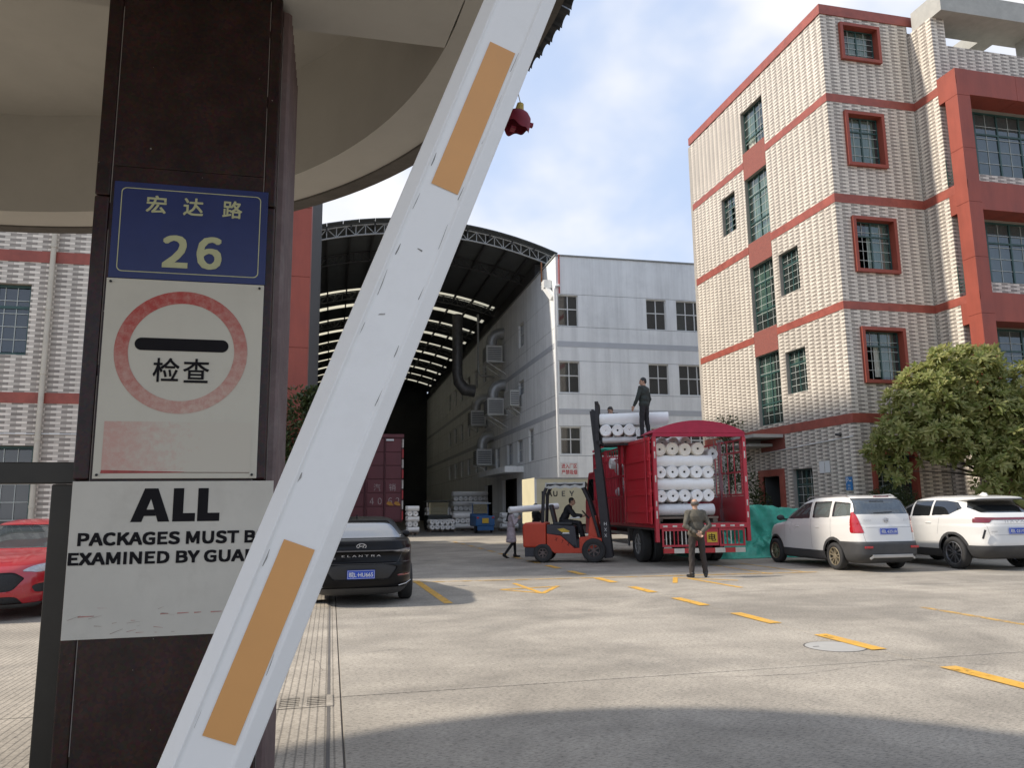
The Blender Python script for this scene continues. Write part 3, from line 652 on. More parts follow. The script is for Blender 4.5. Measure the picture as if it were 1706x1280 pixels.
pbox(gb, 'roof', roofc, ((XG + .2, YG + .2, ZG - .25), (30, 106, ZG - .05))); pbox(gb, 'coping', M('weathered coping', (.30, .31, .30), .8, var=.2, vs=4), ((XG - .06, YG - .06, ZG), (30, YG + .3, ZG + .08)), ((XG - .06, YG + .3, ZG), (XG + .3, 106, ZG + .08)))
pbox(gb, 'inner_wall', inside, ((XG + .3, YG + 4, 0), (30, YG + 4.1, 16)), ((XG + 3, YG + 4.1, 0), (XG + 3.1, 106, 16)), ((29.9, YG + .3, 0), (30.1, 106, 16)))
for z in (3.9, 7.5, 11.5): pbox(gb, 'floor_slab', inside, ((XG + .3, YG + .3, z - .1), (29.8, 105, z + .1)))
pbox(gb, 'balcony_slab', grey_wall, ((XG - 1.3, 50.5, 3.9), (XG - .003, 60, 4.3)))
b = MB(); SG.box(b, 52.5, 57.2, -.9, -.85, 0, 3.6); SG.box(b, 61, 64, -.9, -.85, 0, 3.4); b.build('doorway_recess', inside, gb, world=True)
# downpipe, red pipe, notice board
t = thing('downpipe', 'tall white downpipe with an offset elbow on the corner of the grey workshop', 'downpipe', (12.5, 41.9, 0))
b = MB(); b.tube([(12.5, 41.9, .1), (12.45, 41.9, 14.1), (12.5, 41.9, 14.35), (12.75, 41.9, 14.4)], .085, 12); b.build('pipe', white_pl, t, smooth=True, world=True)
t = thing('rain_hopper', 'white rainwater hopper and chute at the top of the grey workshop side wall', 'hopper', (XG - .3, 43, 14.2))
b = MB(); b.box((XG - .5, 42.8, 14.5), (XG - .02, 43.4, 15.0)); b.build('box', white_pl, t, world=True); b = MB(); b.bar((XG - .35, 43.1, 14.6), (XG - .1, 42.3, 13.7), .3, .3); b.build('chute', white_pl, t, world=True)
red_pipe = M('faded red pipe paint', (.40, .06, .045), .5, var=.15)
t = thing('red_pipe', 'thin red pipe running down the top of the grey workshop front', 'pipe', (12.76, 41.95, 14)); b = MB(); b.tube([(12.76, 41.94, 13.95), (12.78, 41.94, 16.3)], .04, 8); b.build('pipe', red_pipe, t, world=True)
t = thing('safety_notice', 'white notice board with two rows of red Chinese characters on the grey workshop', 'sign', (13.1, 41.97, 3.3))
pbox(t, 'board', white_pl, ((12.58, 41.96, 3.28), (13.66, 41.985, 4.06)))
redprint = M('red print', (.55, .03, .04), .5, var=.1)
for k, s_ in enumerate(('进入厂区', '严禁吸烟')): lettering('lettering', s_, .92, .27, facing(12.66, 41.955, 3.7 - .34 * k), redprint, t, .012, world=True)
# air coolers with curved ducts on the side wall
galv = M('galvanised duct', (.40, .41, .41), .45, metal=.5, var=.15, vs=4)
louv = M('cooler casing', (.55, .56, .54), .5, var=.1, dirt=.25)
def cooler(x, y, z, label, w=1.5, h=1.25, duct=True):
    t = thing('air_cooler', label, 'air cooler', (x, y, z), 0, 'air coolers along the workshop side wall'); b = MB()
    b.box((-w, -w / 2, 0), (-.25, w / 2, h)); b.build('casing', louv, t, bevel=.02)
    for k in range(7):
        c = MB(); c.box((-w + .1, -w / 2 - .02, .12 + k * .145), (-.35, -w / 2 - .003, .2 + k * .145)); c.build('louvre', MATS['dark wall joint'], t)
    for k in range(7):
        c = MB(); c.box((-w - .02, -w / 2 + .12, .12 + k * .145), (-w - .003, w / 2 - .12, .2 + k * .145)); c.build('louvre', MATS['dark wall joint'], t)
    if duct:
        c = MB(); pts = [(-.95, 0, h), (-.95, 0, h + .35)] + [(-.95 + .75 * (1 - math.cos(a)), 0, h + .35 + .75 * math.sin(a)) for a in (.4, .8, 1.2, 1.57)] + [(.05, 0, h + 1.1)]
        c.tube(pts, .42, 14); c.build('duct', galv, t, smooth=True)
    for q in (-w / 2, w / 2): c = MB(); c.bar((-w, q, -.03), (0, q, -.03), .05, .05); c.bar((-w + .05, q, -.05), (0, q, -.95), .05, .05); c.build('bracket', louv, t)
cooler(XG, 56.3, 12.4, 'white air cooler with curved duct, highest on the workshop side wall')
cooler(XG, 56.0, 8.35, 'white air cooler with curved duct on the second storey beside a boxy unit')
cooler(XG, 63, 8.3, 'second storey air cooler with curved duct, deeper in the hall')
cooler(XG, 60.5, 4.9, 'lowest air cooler with curved duct, above the balcony slab', duct=True)
t = thing('air_conditioner', 'boxy white outdoor unit bracketed beside a second storey window of the workshop', 'air conditioner', (XG, 50.6, 8.4))
b = MB(); b.box((-.85, 0, 0), (-.2, 1.9, 1.1)); b.build('casing', louv, t, bevel=.02); 
for q in (.3, 1.6): b = MB(); b.bar((-.8, q, 0), (0, q, -.55), .05, .05); b.bar((-.85, q, -.03), (0, q, -.03), .05, .05); b.build('bracket', louv, t)

for k in range(6):
    c = MB(); c.box((-.8, -.02, .12 + k * .15), (-.25, -.003, .2 + k * .15)); c.build('louvre', MATS['dark wall joint'], t)
t = thing('exhaust_duct', 'large metal exhaust duct hanging below the arched roof', 'duct', (9.6, 60, 10))
b = MB(); b.tube([(9.6, 60, 17), (9.6, 60, 12.2), (9.7, 60, 11.5), (10.2, 60, 10.9), (11, 60, 10.8)], [.42, .42, .45, .5, .5], 16); b.build('trunk', M('dark duct', (.13, .13, .13), .5, metal=.4, var=.3), t, smooth=True, world=True)  # trunk in a darker metal tone than the side pipe
b = MB(); b.tube([(11.2, 59.5, 17), (11.2, 59.5, 12.4), (11.35, 59.5, 12.0), (12.5, 59.5, 11.9)], .09, 10); b.build('side_pipe', galv, t, smooth=True, world=True)

# ---- arched hall
hall = thing('arched_hall', 'long open fronted hall with an arched metal roof beside the grey workshop', 'hall', (5, 44.7, 0))
CX, AP, HS, YH0, YH1 = 5.0, 18.8, 8.45, 44.7, 105
RA = (HS * HS + 1.6 * 1.6) / 3.2
def arch(x, off=0.): d = x - CX; return AP - RA + math.sqrt(RA * RA - d * d) + off
sheet = M('grey roof sheet', (.10, .11, .115), .7, metal=.15, var=.15, vs=1.5)
truss_m = M('light grey steel', (.34, .35, .35), .55, var=.1)
sky_panel = bpy.data.materials.new('translucent roof sheet'); sky_panel.use_nodes = True
_t = sky_panel.node_tree; _t.nodes.clear(); _a = NN(_t, 'ShaderNodeBsdfTranslucent'); _a.inputs[0].default_value = (.62, .60, .52, 1); _b = NN(_t, 'ShaderNodeBsdfTransparent'); _b.inputs[0].default_value = (.9, .9, .86, 1)
_m = NN(_t, 'ShaderNodeMixShader'); _m.inputs[0].default_value = .04; _o = NN(_t, 'ShaderNodeOutputMaterial'); _t.links.new(_a.outputs[0], _m.inputs[1]); _t.links.new(_b.outputs[0], _m.inputs[2]); _t.links.new(_m.outputs[0], _o.inputs[0])
XS = [CX - HS + 2 * HS * i / 36 for i in range(37)]
def roof_strip(y0, y1, x_a=0, x_b=36, name='roof_sheet', m=None, th=.06):
    b = MB(); v = []; f = []
    for i in range(x_a, x_b + 1):
        for y in (y0, y1):
            for o in (0, -th): v.append((XS[i], y, arch(XS[i], o)))
    for i in range(x_b - x_a):
        p = 4 * i; q = p + 4; f += [(p, q, q + 2, p + 2), (p + 1, p + 3, q + 3, q + 1), (p, p + 1, q + 1, q), (p + 2, q + 2, q + 3, p + 3)]
    f += [(0, 2, 3, 1), (4 * (x_b - x_a), 4 * (x_b - x_a) + 1, 4 * (x_b - x_a) + 3, 4 * (x_b - x_a) + 2)]
    b.add(v, f); return b.build(name, m or sheet, hall, world=True)
rows = [58.9 + 4.5 * k for k in range(10)]; y = YH0
for r_ in rows:
    roof_strip(y, r_); y = r_ + 1.1
    roof_strip(r_, y, 0, 2); roof_strip(r_, y, 34, 36)
    for k in range(2, 34, 4):
        roof_strip(r_ + .01, y - .01, k, k + 4, 'skylight', sky_panel, .01)
roof_strip(y, YH1)
for k in range(3, 36, 3):
    b = MB(); b.bar((XS[k], YH0 + .1, arch(XS[k]) - .2), (XS[k], YH1, arch(XS[k]) - .2), .1, .22); b.build('purlin', M('dark purlin', (.05, .052, .055), .7), hall, world=True)
def truss(y, m, depth=.62):
    b = MB(); n = 30; top = [(CX - HS + 2 * HS * i / n) for i in range(n + 1)]
    T_ = [(x, y, arch(x) - .12) for x in top]; B_ = [(x, y, arch(x) - .12 - depth) for x in top]
    b.tube(T_, .05, 6); b.tube(B_, .05, 6)
    for i in range(n + 1): b.tube([T_[i], B_[i]], .03, 5)
    for i in range(n): b.tube([T_[i], B_[i + 1]] if i % 2 else [B_[i], T_[i + 1]], .028, 5)
    return b.build('truss', m, hall, world=True)
truss(YH0 + .15, truss_m)
for y in [50] + [r_ + .5 for r_ in rows[::2]]: truss(y, MATS['dark purlin'])
# lapped sheets along the front edge of the roof
for i in range(0, 36, 2):
    b = MB(); v = []
    for x in (XS[i] + .01, XS[i + 2] - .01):
        for (yy, o) in ((YH0 - .35, .05), (YH0 - .35, .0), (YH0 + .3, .012), (YH0 + .3, .06)): v.append((x, yy, arch(x, o + .02)))
    b.add(v, [(0, 1, 2, 3), (7, 6, 5, 4), (0, 4, 5, 1), (1, 5, 6, 2), (2, 6, 7, 3), (3, 7, 4, 0)]); b.build('eaves_sheet', sheet, hall, world=True)
dark_wall = M('hall cladding in painted shade', (.05, .05, .05), .9, var=.25, vs=.5)  # near-black colour stands in for the gloom inside the hall
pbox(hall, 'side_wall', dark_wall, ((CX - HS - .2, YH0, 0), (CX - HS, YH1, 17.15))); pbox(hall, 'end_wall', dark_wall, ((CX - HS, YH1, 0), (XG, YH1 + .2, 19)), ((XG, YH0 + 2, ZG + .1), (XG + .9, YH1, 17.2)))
for k in range(7): pbox(hall, 'column', truss_m, ((CX - HS + .05, YH0 + 1 + 9 * k, 0), (CX - HS + .4, YH0 + 1.3 + 9 * k, 17)))
pbox(hall, 'rusty_post', M('rusty steel', (.30, .13, .06), .8, var=.3, vs=5), ((12.42, YH0 - .05, 15.2), (12.5, YH0 + .05, 16.7)))
hf = M('hall floor', (.12, .115, .105), .8, var=.3, vs=.4)  # floor colour darkened to hold the hall's shade
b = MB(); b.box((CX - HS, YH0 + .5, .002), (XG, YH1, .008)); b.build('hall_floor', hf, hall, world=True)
# ------------------------------------------------------------------ gate canopy, column, signs, boom
plaster = M('canopy plaster', (.46, .445, .41), .85, var=.08, vs=1.2, dirt=.3, dirtcol=(.27, .24, .21), ds=1.0)
plaster_w = M('weathered canopy edge', (.10, .09, .08), .9, var=.3, vs=3, bump=.5, bs=14, dirt=.6, dirtcol=(.07, .065, .06), ds=5)
CXc, CYc, CZ = -2.74, 2.96, 3.80
cn = thing('round_canopy', 'round plastered gate canopy with a tiled edge above the brown column', 'canopy', (CXc, CYc, CZ))
b = MB(); b.lathe([(3.275, .80), (3.275, 0), (3.58, 0)], 128);  b.build('ring_beam', plaster, cn, smooth=True, angle=30)
b = MB(); b.lathe([(3.58, 0.0), (3.585, -.012), (3.70, -.016), (3.715, .03), (3.715, .22)], 160); b.build('edge_strip', plaster_w, cn, smooth=True, angle=25)
b = MB(); b.lathe([(0, .78), (3.28, .78)], 64); b.build('ceiling', plaster, cn)
b = MB(); q = lambda y: math.sqrt(3.272 ** 2 - y * y); b.prism([(-q(-.22), -.22), (q(-.22), -.22), (q(.1) , .1), (q(.51), .51), (-q(.51), .51), (-q(.1), .1)], 'z', .0, .77); b.build('cross_beam', plaster, cn)
b = MB(); b.lathe([(3.3, .81), (3.7, .23), (3.74, .25), (3.3, .85), (1.2, 1.45), (0, 1.6)], 64); b.build('roof', plaster_w, cn, smooth=True, angle=25)
slate = M('dark glazed roof tile', (.045, .048, .052), .5, var=.3, vs=9)
b = MB(); v = []
for i in range(7):
    a = math.pi * i / 6; v.append((.062 * math.cos(a), .04 * math.sin(a)))
pts = [(-.062, -.015)] + [(-x, z) for x, z in reversed([(-q[0], q[1]) for q in v])] 
sec = [(.062 * math.cos(math.pi * i / 6), .012 + .03 * math.sin(math.pi * i / 6)) for i in range(7)]; sec = sec + [(x * .8, z - .018) for x, z in reversed(sec)]
prof = []
vv = []; k = len(sec)
for r_, dz in ((3.45, .20), (3.79, .06)): vv += [(r_, x, z + dz) for x, z in sec]
b.add(vv, [tuple(range(k)), tuple(range(2 * k - 1, k - 1, -1))] + [(i, i + k, (i + 1) % k + k, (i + 1) % k) for i in range(k)])
t0 = b.build('eave_tile', slate, cn)
for i in range(184):
    o = t0 if i == 0 else bpy.data.objects.new('eave_tile', t0.data)
    if i: COL.objects.link(o); o.parent = cn
    o.rotation_euler = (0, 0, i * 2 * math.pi / 184); o.location = (0, 0, random.uniform(-.006, .006))
# ---- the brown column
granite = bpy.data.materials.new('brown red granite'); granite.use_nodes = True
_t = granite.node_tree; _p = _t.nodes['Principled BSDF']; _c = NN(_t, 'ShaderNodeTexCoord')
_v = NN(_t, 'ShaderNodeTexVoronoi'); _v.inputs['Scale'].default_value = 85; _t.links.new(_c.outputs['Object'], _v.inputs['Vector'])
_n = NN(_t, 'ShaderNodeTexNoise'); _n.inputs['Scale'].default_value = 9; _n.inputs['Detail'].default_value = 8; _t.links.new(_c.outputs['Object'], _n.inputs['Vector'])
_r = NN(_t, 'ShaderNodeValToRGB'); _r.color_ramp.elements[0].color = (.026, .0125, .011, 1); _r.color_ramp.elements[1].color = (.058, .026, .023, 1); _r.color_ramp.elements[0].position = .3; _r.color_ramp.elements[1].position = .75
_t.links.new(_n.outputs['Fac'], _r.inputs[0])
_x = NN(_t, 'ShaderNodeMix', data_type='RGBA', blend_type='MULTIPLY'); _x.inputs['Factor'].default_value = .55; _t.links.new(_r.outputs[0], _x.inputs['A']); _t.links.new(_v.outputs['Color'], _x.inputs['B'])
_n2 = NN(_t, 'ShaderNodeTexNoise'); _n2.inputs['Scale'].default_value = 60; _n2.inputs['Detail'].default_value = 2; _t.links.new(_c.outputs['Object'], _n2.inputs['Vector'])
_m2 = NN(_t, 'ShaderNodeMapRange'); _m2.inputs[1].default_value = .77; _m2.inputs[2].default_value = .8; _m2.inputs[4].default_value = .7; _t.links.new(_n2.outputs['Fac'], _m2.inputs[0])
_y = NN(_t, 'ShaderNodeMix', data_type='RGBA'); _y.inputs['B'].default_value = (.38, .34, .30, 1); _t.links.new(_x.outputs['Result'], _y.inputs['A']); _t.links.new(_m2.outputs[0], _y.inputs['Factor'])
_t.links.new(_y.outputs['Result'], _p.inputs['Base Color']); _p.inputs['Roughness'].default_value = .32; _p.inputs['Specular IOR Level'].default_value = .35
caulk = M('pale caulk', (.24, .21, .19), .8, var=.3, vs=20)
X0, X1, Y0, Y1 = -.962, -.262, 3.26, 4.04
cl = thing('granite_column', 'brown red granite column carrying the signs under the gate canopy', 'column', ((X0 + X1) / 2, (Y0 + Y1) / 2, 0))
pbox(cl, 'core', M('column core', (.06, .035, .03), .8), ((X0 + .02, Y0 + .02, 0), (X1 - .02, Y1 - .02, 3.81)))
for z0, z1 in ((0, 1.155), (1.157, 1.665), (1.667, 2.955), (2.957, 3.80)):
    pbox(cl, 'granite_panel', granite, ((X0 + .0575, Y0 - .0, z0), (X1 - .0475, Y0 + .03, z1)), bevel=.001)
for z0, z1 in ((0, 1.67), (1.675, 2.82), (2.825, 3.80)):
    pbox(cl, 'corner_strip', granite, ((X0, Y0 - .006, z0), (X0 + .056, Y0 + .05, z1)), bevel=.006); pbox(cl, 'corner_strip', granite, ((X1 - .046, Y0 - .006, z0), (X1, Y0 + .05, z1)), bevel=.006)
    pbox(cl, 'side_panel', granite, ((X1 - .03, Y0 + .055, z0), (X1 - .004, Y1, z1)), bevel=.003); pbox(cl, 'side_panel', granite, ((X0 + .004, Y0 + .055, z0), (X0 + .03, Y1, z1)), bevel=.003)
for x in (X0 + .059, X1 - .049):
    z = .1
    while z < 3.75:
        l = random.uniform(.2, .7); pbox(cl, 'caulk_line', caulk, ((x - .0014, Y0 - .0015, z), (x + .0014, Y0 + .004, min(3.78, z + l)))); z += l + random.uniform(.0, .12)
# rough reeded stone on the right return
for k in range(9):
    b = MB(); y = Y0 + .09 + k * .075; b.tube([(X1 + .004, y, .02), (X1 + .004, y, 3.78)], .034, 10); b.build('reed', M('reeded stone', (.13, .085, .08), .6, var=.3, vs=8, dirt=.5, dirtcol=(.30, .26, .24), ds=3), cl, smooth=True, world=True)
for y in (Y0 + .02,):
    pbox(cl, 'caulk_line', caulk, ((X1 + .001, Y0 + .05, .3), (X1 + .004, Y0 + .054, 3.7)))
def sgn(name, label, x0, x1, z0, z1, m, y=Y0 - .006, th=.008, tilt=0):
    t = thing(name, label, 'sign', ((x0 + x1) / 2, y - th, z0)); pbox(t, 'plate', m, ((x0, y - th, z0), (x1, y, z1)), bevel=.0015); return t, y - th - .0012
plate_blue = M('navy street plate enamel', (.016, .028, .125), .35, var=.12, vs=6, dirt=.2, dirtcol=(.05, .05, .08), ds=8)
pale_yel = M('pale yellow plate lettering', (.50, .50, .28), .5, var=.08, vs=12)
sx0, sx1 = -.888, -.290
t, y = sgn('street_number_plate', 'navy blue plate reading 宏达路 26 near the top of the column', sx0, sx1, 2.478, 2.885, plate_blue)
def rounded(x0, x1, z0, z1, r, n=6):
    p = []
    for cx, cz, a in ((x1 - r, z1 - r, 0), (x0 + r, z1 - r, 90), (x0 + r, z0 + r, 180), (x1 - r, z0 + r, 270)):
        for i in range(n + 1): q = R(a + 90 * i / n); p.append((cx + r * math.cos(q), cz + r * math.sin(q)))
    return p
def ring_poly(name, outer, inner, y, m, par):
    b = MB(); k = len(outer); b.add([(x, y, z) for x, z in outer] + [(x, y, z) for x, z in inner], [(i, (i + 1) % k, k + (i + 1) % k, k + i) for i in range(k)]); return b.build(name, m, par, world=True)
ring_poly('border_line', rounded(sx0 + .028, sx1 - .028, 2.505, 2.86, .02), rounded(sx0 + .0315, sx1 - .0315, 2.5085, 2.8565, .018), y, pale_yel, t)
for ch, x in (('宏', -.765), ('达', -.623), ('路', -.470)): lettering('lettering', ch, .078, .076, facing(x, y, 2.757), pale_yel, t, .018, world=True)
lettering('lettering', '2', .098, .138, facing(-.692, y, 2.53), pale_yel, t, .035, world=True); lettering('lettering', '6', .098, .140, facing(-.562, y, 2.53), pale_yel, t, .035, world=True)
# check sign with a faded red ring
signw = M('cream sign enamel', (.60, .57, .475), .45, var=.05, vs=2, dirt=.22, dirtcol=(.34, .30, .24), ds=3)
def faded(name, col, fade_to, cx, cz, ex, ez, r0, r1):
    m = bpy.data.materials.new(name); m.use_nodes = True; t = m.node_tree; p = t.nodes['Principled BSDF']; g = NN(t, 'ShaderNodeNewGeometry'); s = NN(t, 'ShaderNodeSeparateXYZ'); t.links.new(g.outputs['Position'], s.inputs[0])
    a = NN(t, 'ShaderNodeMath', operation='MULTIPLY_ADD'); a.inputs[1].default_value = ex; a.inputs[2].default_value = -cx * ex; t.links.new(s.outputs['X'], a.inputs[0])
    c = NN(t, 'ShaderNodeMath', operation='MULTIPLY_ADD'); c.inputs[1].default_value = ez; t.links.new(s.outputs['Z'], c.inputs[0]); cc = NN(t, 'ShaderNodeMath', operation='ADD'); cc.inputs[1].default_value = -cz * ez
    t.links.new(a.outputs[0], c.inputs[2]); t.links.new(c.outputs[0], cc.inputs[0])
    n = NN(t, 'ShaderNodeTexNoise'); n.inputs['Scale'].default_value = 42; n.inputs['Detail'].default_value = 6; n.inputs['Roughness'].default_value = .75; t.links.new(g.outputs['Position'], n.inputs['Vector'])
    d = NN(t, 'ShaderNodeMath', operation='MULTIPLY_ADD'); d.inputs[1].default_value = 2.2; d.inputs[2].default_value = -1.1; t.links.new(n.outputs['Fac'], d.inputs[0])
    e = NN(t, 'ShaderNodeMath', operation='ADD'); t.links.new(cc.outputs[0], e.inputs[0]); t.links.new(d.outputs[0], e.inputs[1])
    r = NN(t, 'ShaderNodeMapRange'); r.inputs[1].default_value = r0; r.inputs[2].default_value = r1; t.links.new(e.outputs[0], r.inputs[0])
    x = NN(t, 'ShaderNodeMix', data_type='RGBA'); x.inputs['A'].default_value = tuple(col) + (1,); x.inputs['B'].default_value = tuple(fade_to) + (1,); t.links.new(r.outputs[0], x.inputs['Factor']); t.links.new(x.outputs['Result'], p.inputs['Base Color']); p.inputs['Roughness'].default_value = .5
    return m
wz0, wz1 = 1.678, 2.476
t, y = sgn('check_sign', 'cream sign with a faded red ring, black bar and the characters 检查', -.892, -.293, wz0, wz1, signw)
cx, cz, ro, ri = -.597, 2.182, .250, .199
mred = faded('faded red print', (.43, .055, .04), (.59, .45, .37), cx, cz, .8, -2.4, -.7, .95)
pts = lambda r: [(cx + r * math.cos(2 * math.pi * i / 72), cz + r * math.sin(2 * math.pi * i / 72)) for i in range(72)]
ring_poly('red_ring', pts(ro), pts(ri), y, mred, t)
ink = M('black sign print', (.012, .011, .013), .7, var=.2, vs=20, spec=.15)
b = MB(); p_ = rounded(cx - .176, cx + .176, 2.185, 2.236, .0255, 8); b.add([(x, y - .0006, z) for x, z in p_], [tuple(range(len(p_)))]); b.build('black_bar', ink, t, world=True)
for ch, x in (('检', -.700), ('查', -.588)): lettering('lettering', ch, .098, .098, facing(x, y - .0006, 2.058), ink, t, .012, world=True)
mfr = faded('washed out red panel', (.58, .36, .30), (.59, .55, .46), -.88, 1.78, 3.0, .0, .0, .9)
b = MB(); b.add([(-.862, y, 1.70), (-.318, y, 1.70), (-.318, y, 1.90), (-.862, y, 1.90)], [(0, 1, 2, 3)]); b.build('washed_panel', mfr, t, world=True)
b = MB(); b.add([(-.864, y - .0005, 1.698), (-.585, y - .0005, 1.70), (-.56, y - .0005, 1.7035), (-.862, y - .0005, 1.711)], [(0, 1, 2, 3)]); b.build('red_edge', M('dull red smear', (.36, .07, .06), .6, var=.3, vs=30), t, world=True)
b = MB(); b.add([(-.585, y - .0004, 1.700), (-.32, y - .0004, 1.699), (-.32, y - .0004, 1.7015), (-.585, y - .0004, 1.703)], [(0, 1, 2, 3)]); b.build('panel_edge', M('brown scuff', (.16, .11, .09), .7), t, world=True)
for x in (-.875, -.31):
    for z in (1.692, 2.46): b = MB(); b.lathe([(0, 0), (.005, 0), (.005, .004)], 10, Matrix.Translation((x, y - .003, z)) @ Matrix.Rotation(math.pi / 2, 4, 'X')); b.build('screw', black_m, t, world=True)
# ALL PACKAGES sign
sign2 = M('dirty white sign sheet', (.60, .575, .505), .5, var=.08, vs=3, dirt=.3, dirtcol=(.28, .25, .2), ds=4)
t, y = sgn('package_sign', 'dirty white sign reading ALL PACKAGES MUST BE EXAMINED BY GUARD', -.957, -.226, 1.085, 1.668, sign2, y=Y0 - .008, th=.006)
zb, zt, x = 1.512, 1.640, -.747
def glyph(*polys):
    b = MB()
    for p in polys: b.add([(x + q[0], y, zb + q[1]) for q in p], [tuple(range(len(p)))])
    b.build('lettering', ink, t, world=True)
glyph([(0, 0), (.040, 0), (.070, .088), (.078, .128), (.046, .128)], [(.078, .128), (.070, .088), (.098, 0), (.140, 0), (.094, .128)], [(.0475, .0225), (.0903, .0225), (.0835, .0470), (.0560, .0470)])
x = -.597; glyph([(0, 0), (.082, 0), (.082, .032), (.038, .032), (.038, .128), (0, .128)]); x = -.507; glyph([(0, 0), (.082, 0), (.082, .032), (.038, .032), (.038, .128), (0, .128)])
lettering('lettering', 'PACKAGES MUST BE', .682, .050, facing(-.925, y, 1.425), ink, t, .055, world=True)
lettering('lettering', 'EXAMINED BY GUARD', .722, .048, facing(-.953, y, 1.354), ink, t, .055, world=True)
rustm = M('rust brown scratch', (.30, .21, .17), .8, var=.4, vs=30); redsc = M('faint red scratch', (.44, .22, .19), .7, var=.4, vs=30)
for k in range(16):
    x = random.uniform(-.95, -.55); z = 1.10 + random.random() ** 2 * .10; w = random.uniform(.008, .05); a = random.uniform(-.3, .5)
    b = MB(); h = random.uniform(.0008, .0022); b.add([(x, y, z), (x + w, y, z + w * a), (x + w, y, z + w * a + h * .4), (x, y, z + h)], [(0, 1, 2, 3)]); b.build('scratch', rustm if k % 3 else redsc, t, world=True)
for x in (-.905, -.62, -.56, -.5, -.44): b = MB(); w = random.uniform(.02, .06); b.add([(x, y, 1.165), (x + w, y, 1.167), (x + w, y, 1.1695), (x, y, 1.170)], [(0, 1, 2, 3)]); b.build('scratch', redsc, t, world=True)
for k in range(0):
    b = MB(); z = 1.2 + k * .04; x = -.898 + random.uniform(-.004, .004); b.add([(x, y, z), (x + .002, y, z), (x + .003, y, z + .012), (x + .001, y, z + .012)], [(0, 1, 2, 3)]); b.build('scratch', rustm, t, world=True)
# film stuck over the top edge of the sign
# ---- steel gate frame left of the column
gt = thing('steel_gate_frame', 'dark bronze steel gate frame left of the granite column', 'gate', (-1.05, 3.42, 0))
pbox(gt, 'rail', dark_steel, ((-3.4, 3.40, 1.665), (-.99, 3.46, 1.75)), bevel=.004)
pbox(gt, 'post', dark_steel, ((-1.075, 3.39, 0.0), (-.995, 3.47, 1.662)), bevel=.006); pbox(gt, 'post', dark_steel, ((-3.4, 3.39, 0.0), (-3.32, 3.47, 1.662)), bevel=.006)
pbox(gt, 'rail', dark_steel, ((-3.32, 3.41, .12), (-1.078, 3.45, .2)), bevel=.004)
pbox(gt, 'hinge_plate', dark_steel, ((-.993, 3.40, 1.3), (-.964, 3.46, 1.42)), ((-.993, 3.40, .3), (-.964, 3.46, .42)))
# ---- boom barrier
bt = thing('boom_barrier', 'raised white barrier arm with two orange stickers crossing the view', 'barrier', (-.40, 1.3, 0))
P0 = Vector((-.176, 1.3, 1.171)); P1 = Vector((.330, 1.3, 2.512)); D = (P1 - P0).normalized(); N_ = Vector((-D.z, 0, D.x))   # N_ points up-left
o0 = P0 - D * .55; o1 = P1 + D * 1.6
sec = [(.064, .012), (.064, .050), (-.064, .050), (-.064, .006), (-.040, -.010), (-.036, -.006), (.036, -.006), (.040, -.012)]   # (across, depth)
b = MB(); k = len(sec); v = []
for P in (o0, o1): v += [P + N_ * a + Vector((0, 1, 0)) * d for a, d in sec]
b.add(v, [tuple(range(k)), tuple(range(2 * k - 1, k - 1, -1))] + [(i, (i + 1) % k, (i + 1) % k + k, i + k) for i in range(k)])
arm_paint = M('chipped white barrier paint', (.84, .835, .81), .42, var=.04, vs=3, dirt=.2, dirtcol=(.40, .38, .34), ds=6)
b.build('arm', arm_paint, bt, world=True, bevel=.003)
orange = M('orange reflective film', (.66, .33, .11), .35, var=.06, vs=4, dirt=.12, dirtcol=(.4, .25, .14), ds=10)
for za, zb in ((1.212, 1.498), (2.115, 2.405)):
    b = MB(); A = P0 + D * ((za - P0.z) / D.z); B = P0 + D * ((zb - P0.z) / D.z); y = Vector((0, -.0075, 0))
    sh = N_ * (-.006 if za < 2 else -.004)
    b.add([A - N_ * .0255 + y + sh, A + N_ * .0255 + y + sh, B + N_ * .0255 + y + sh, B - N_ * .0255 + y + sh], [(0, 1, 2, 3)]); b.build('reflective_sticker', orange, bt, world=True)
scuff = M('grey scuff', (.30, .29, .27), .8, var=.5, vs=60)
for (s_, a_, l, w) in ((.30, .040, .05, .002), (.44, .041, .03, .003), (.70, .042, .05, .002), (.78, .038, .09, .0016), (.86, .036, .04, .003), (.95, .04, .06, .0015), (1.04, .039, .05, .0022), (.60, -.041, .06, .0018), (.69, -.04, .04, .0022), (.80, -.042, .05, .0026), (.90, -.041, .09, .0014), (1.0, -.040, .05, .002), (1.12, -.044, .04, .004), (1.20, -.043, .05, .0018), (1.28, -.041, .08, .0016), (.15, -.042, .06, .0012), (.05, .041, .08, .0014)):
    A = P0 + D * s_ + N_ * (a_ * .84); y = Vector((0, -.0065, 0)); l *= .55; dd = (D + N_ * random.uniform(-.05, .05)).normalized(); nn = Vector((-dd.z, 0, dd.x))
    w *= .6; b = MB(); B = A + dd * l; b.add([A + y, A + y + nn * w, B + y + nn * w * .3, B + y - nn * w * .2, (A + B) / 2 + y - nn * w * random.uniform(.3, 1.4)], [(0, 1, 2, 3, 4)]); b.build('scuff', scuff, bt, world=True)
for s_ in (.76, .89, 1.04):
    for k in range(1):
        A = P0 + D * (s_ + random.uniform(-.02, .02)) + N_ * random.uniform(-.03, .03); a = random.uniform(-.5, .5); dd = (N_ + D * a).normalized() * random.uniform(.008, .022); y = Vector((0, -.0065, 0))
        b = MB(); b.add([A + y, A + dd + y, A + dd * .8 + D * .0022 + y, A + D * .003 + y], [(0, 1, 2, 3)]); b.build('scuff', scuff, bt, world=True)
pbox(bt, 'cabinet', M('barrier cabinet paint', (.55, .33, .05), .45, var=.1), ((-.62, 1.38, 0), (-.28, 1.72, 1.0)), bevel=.01)
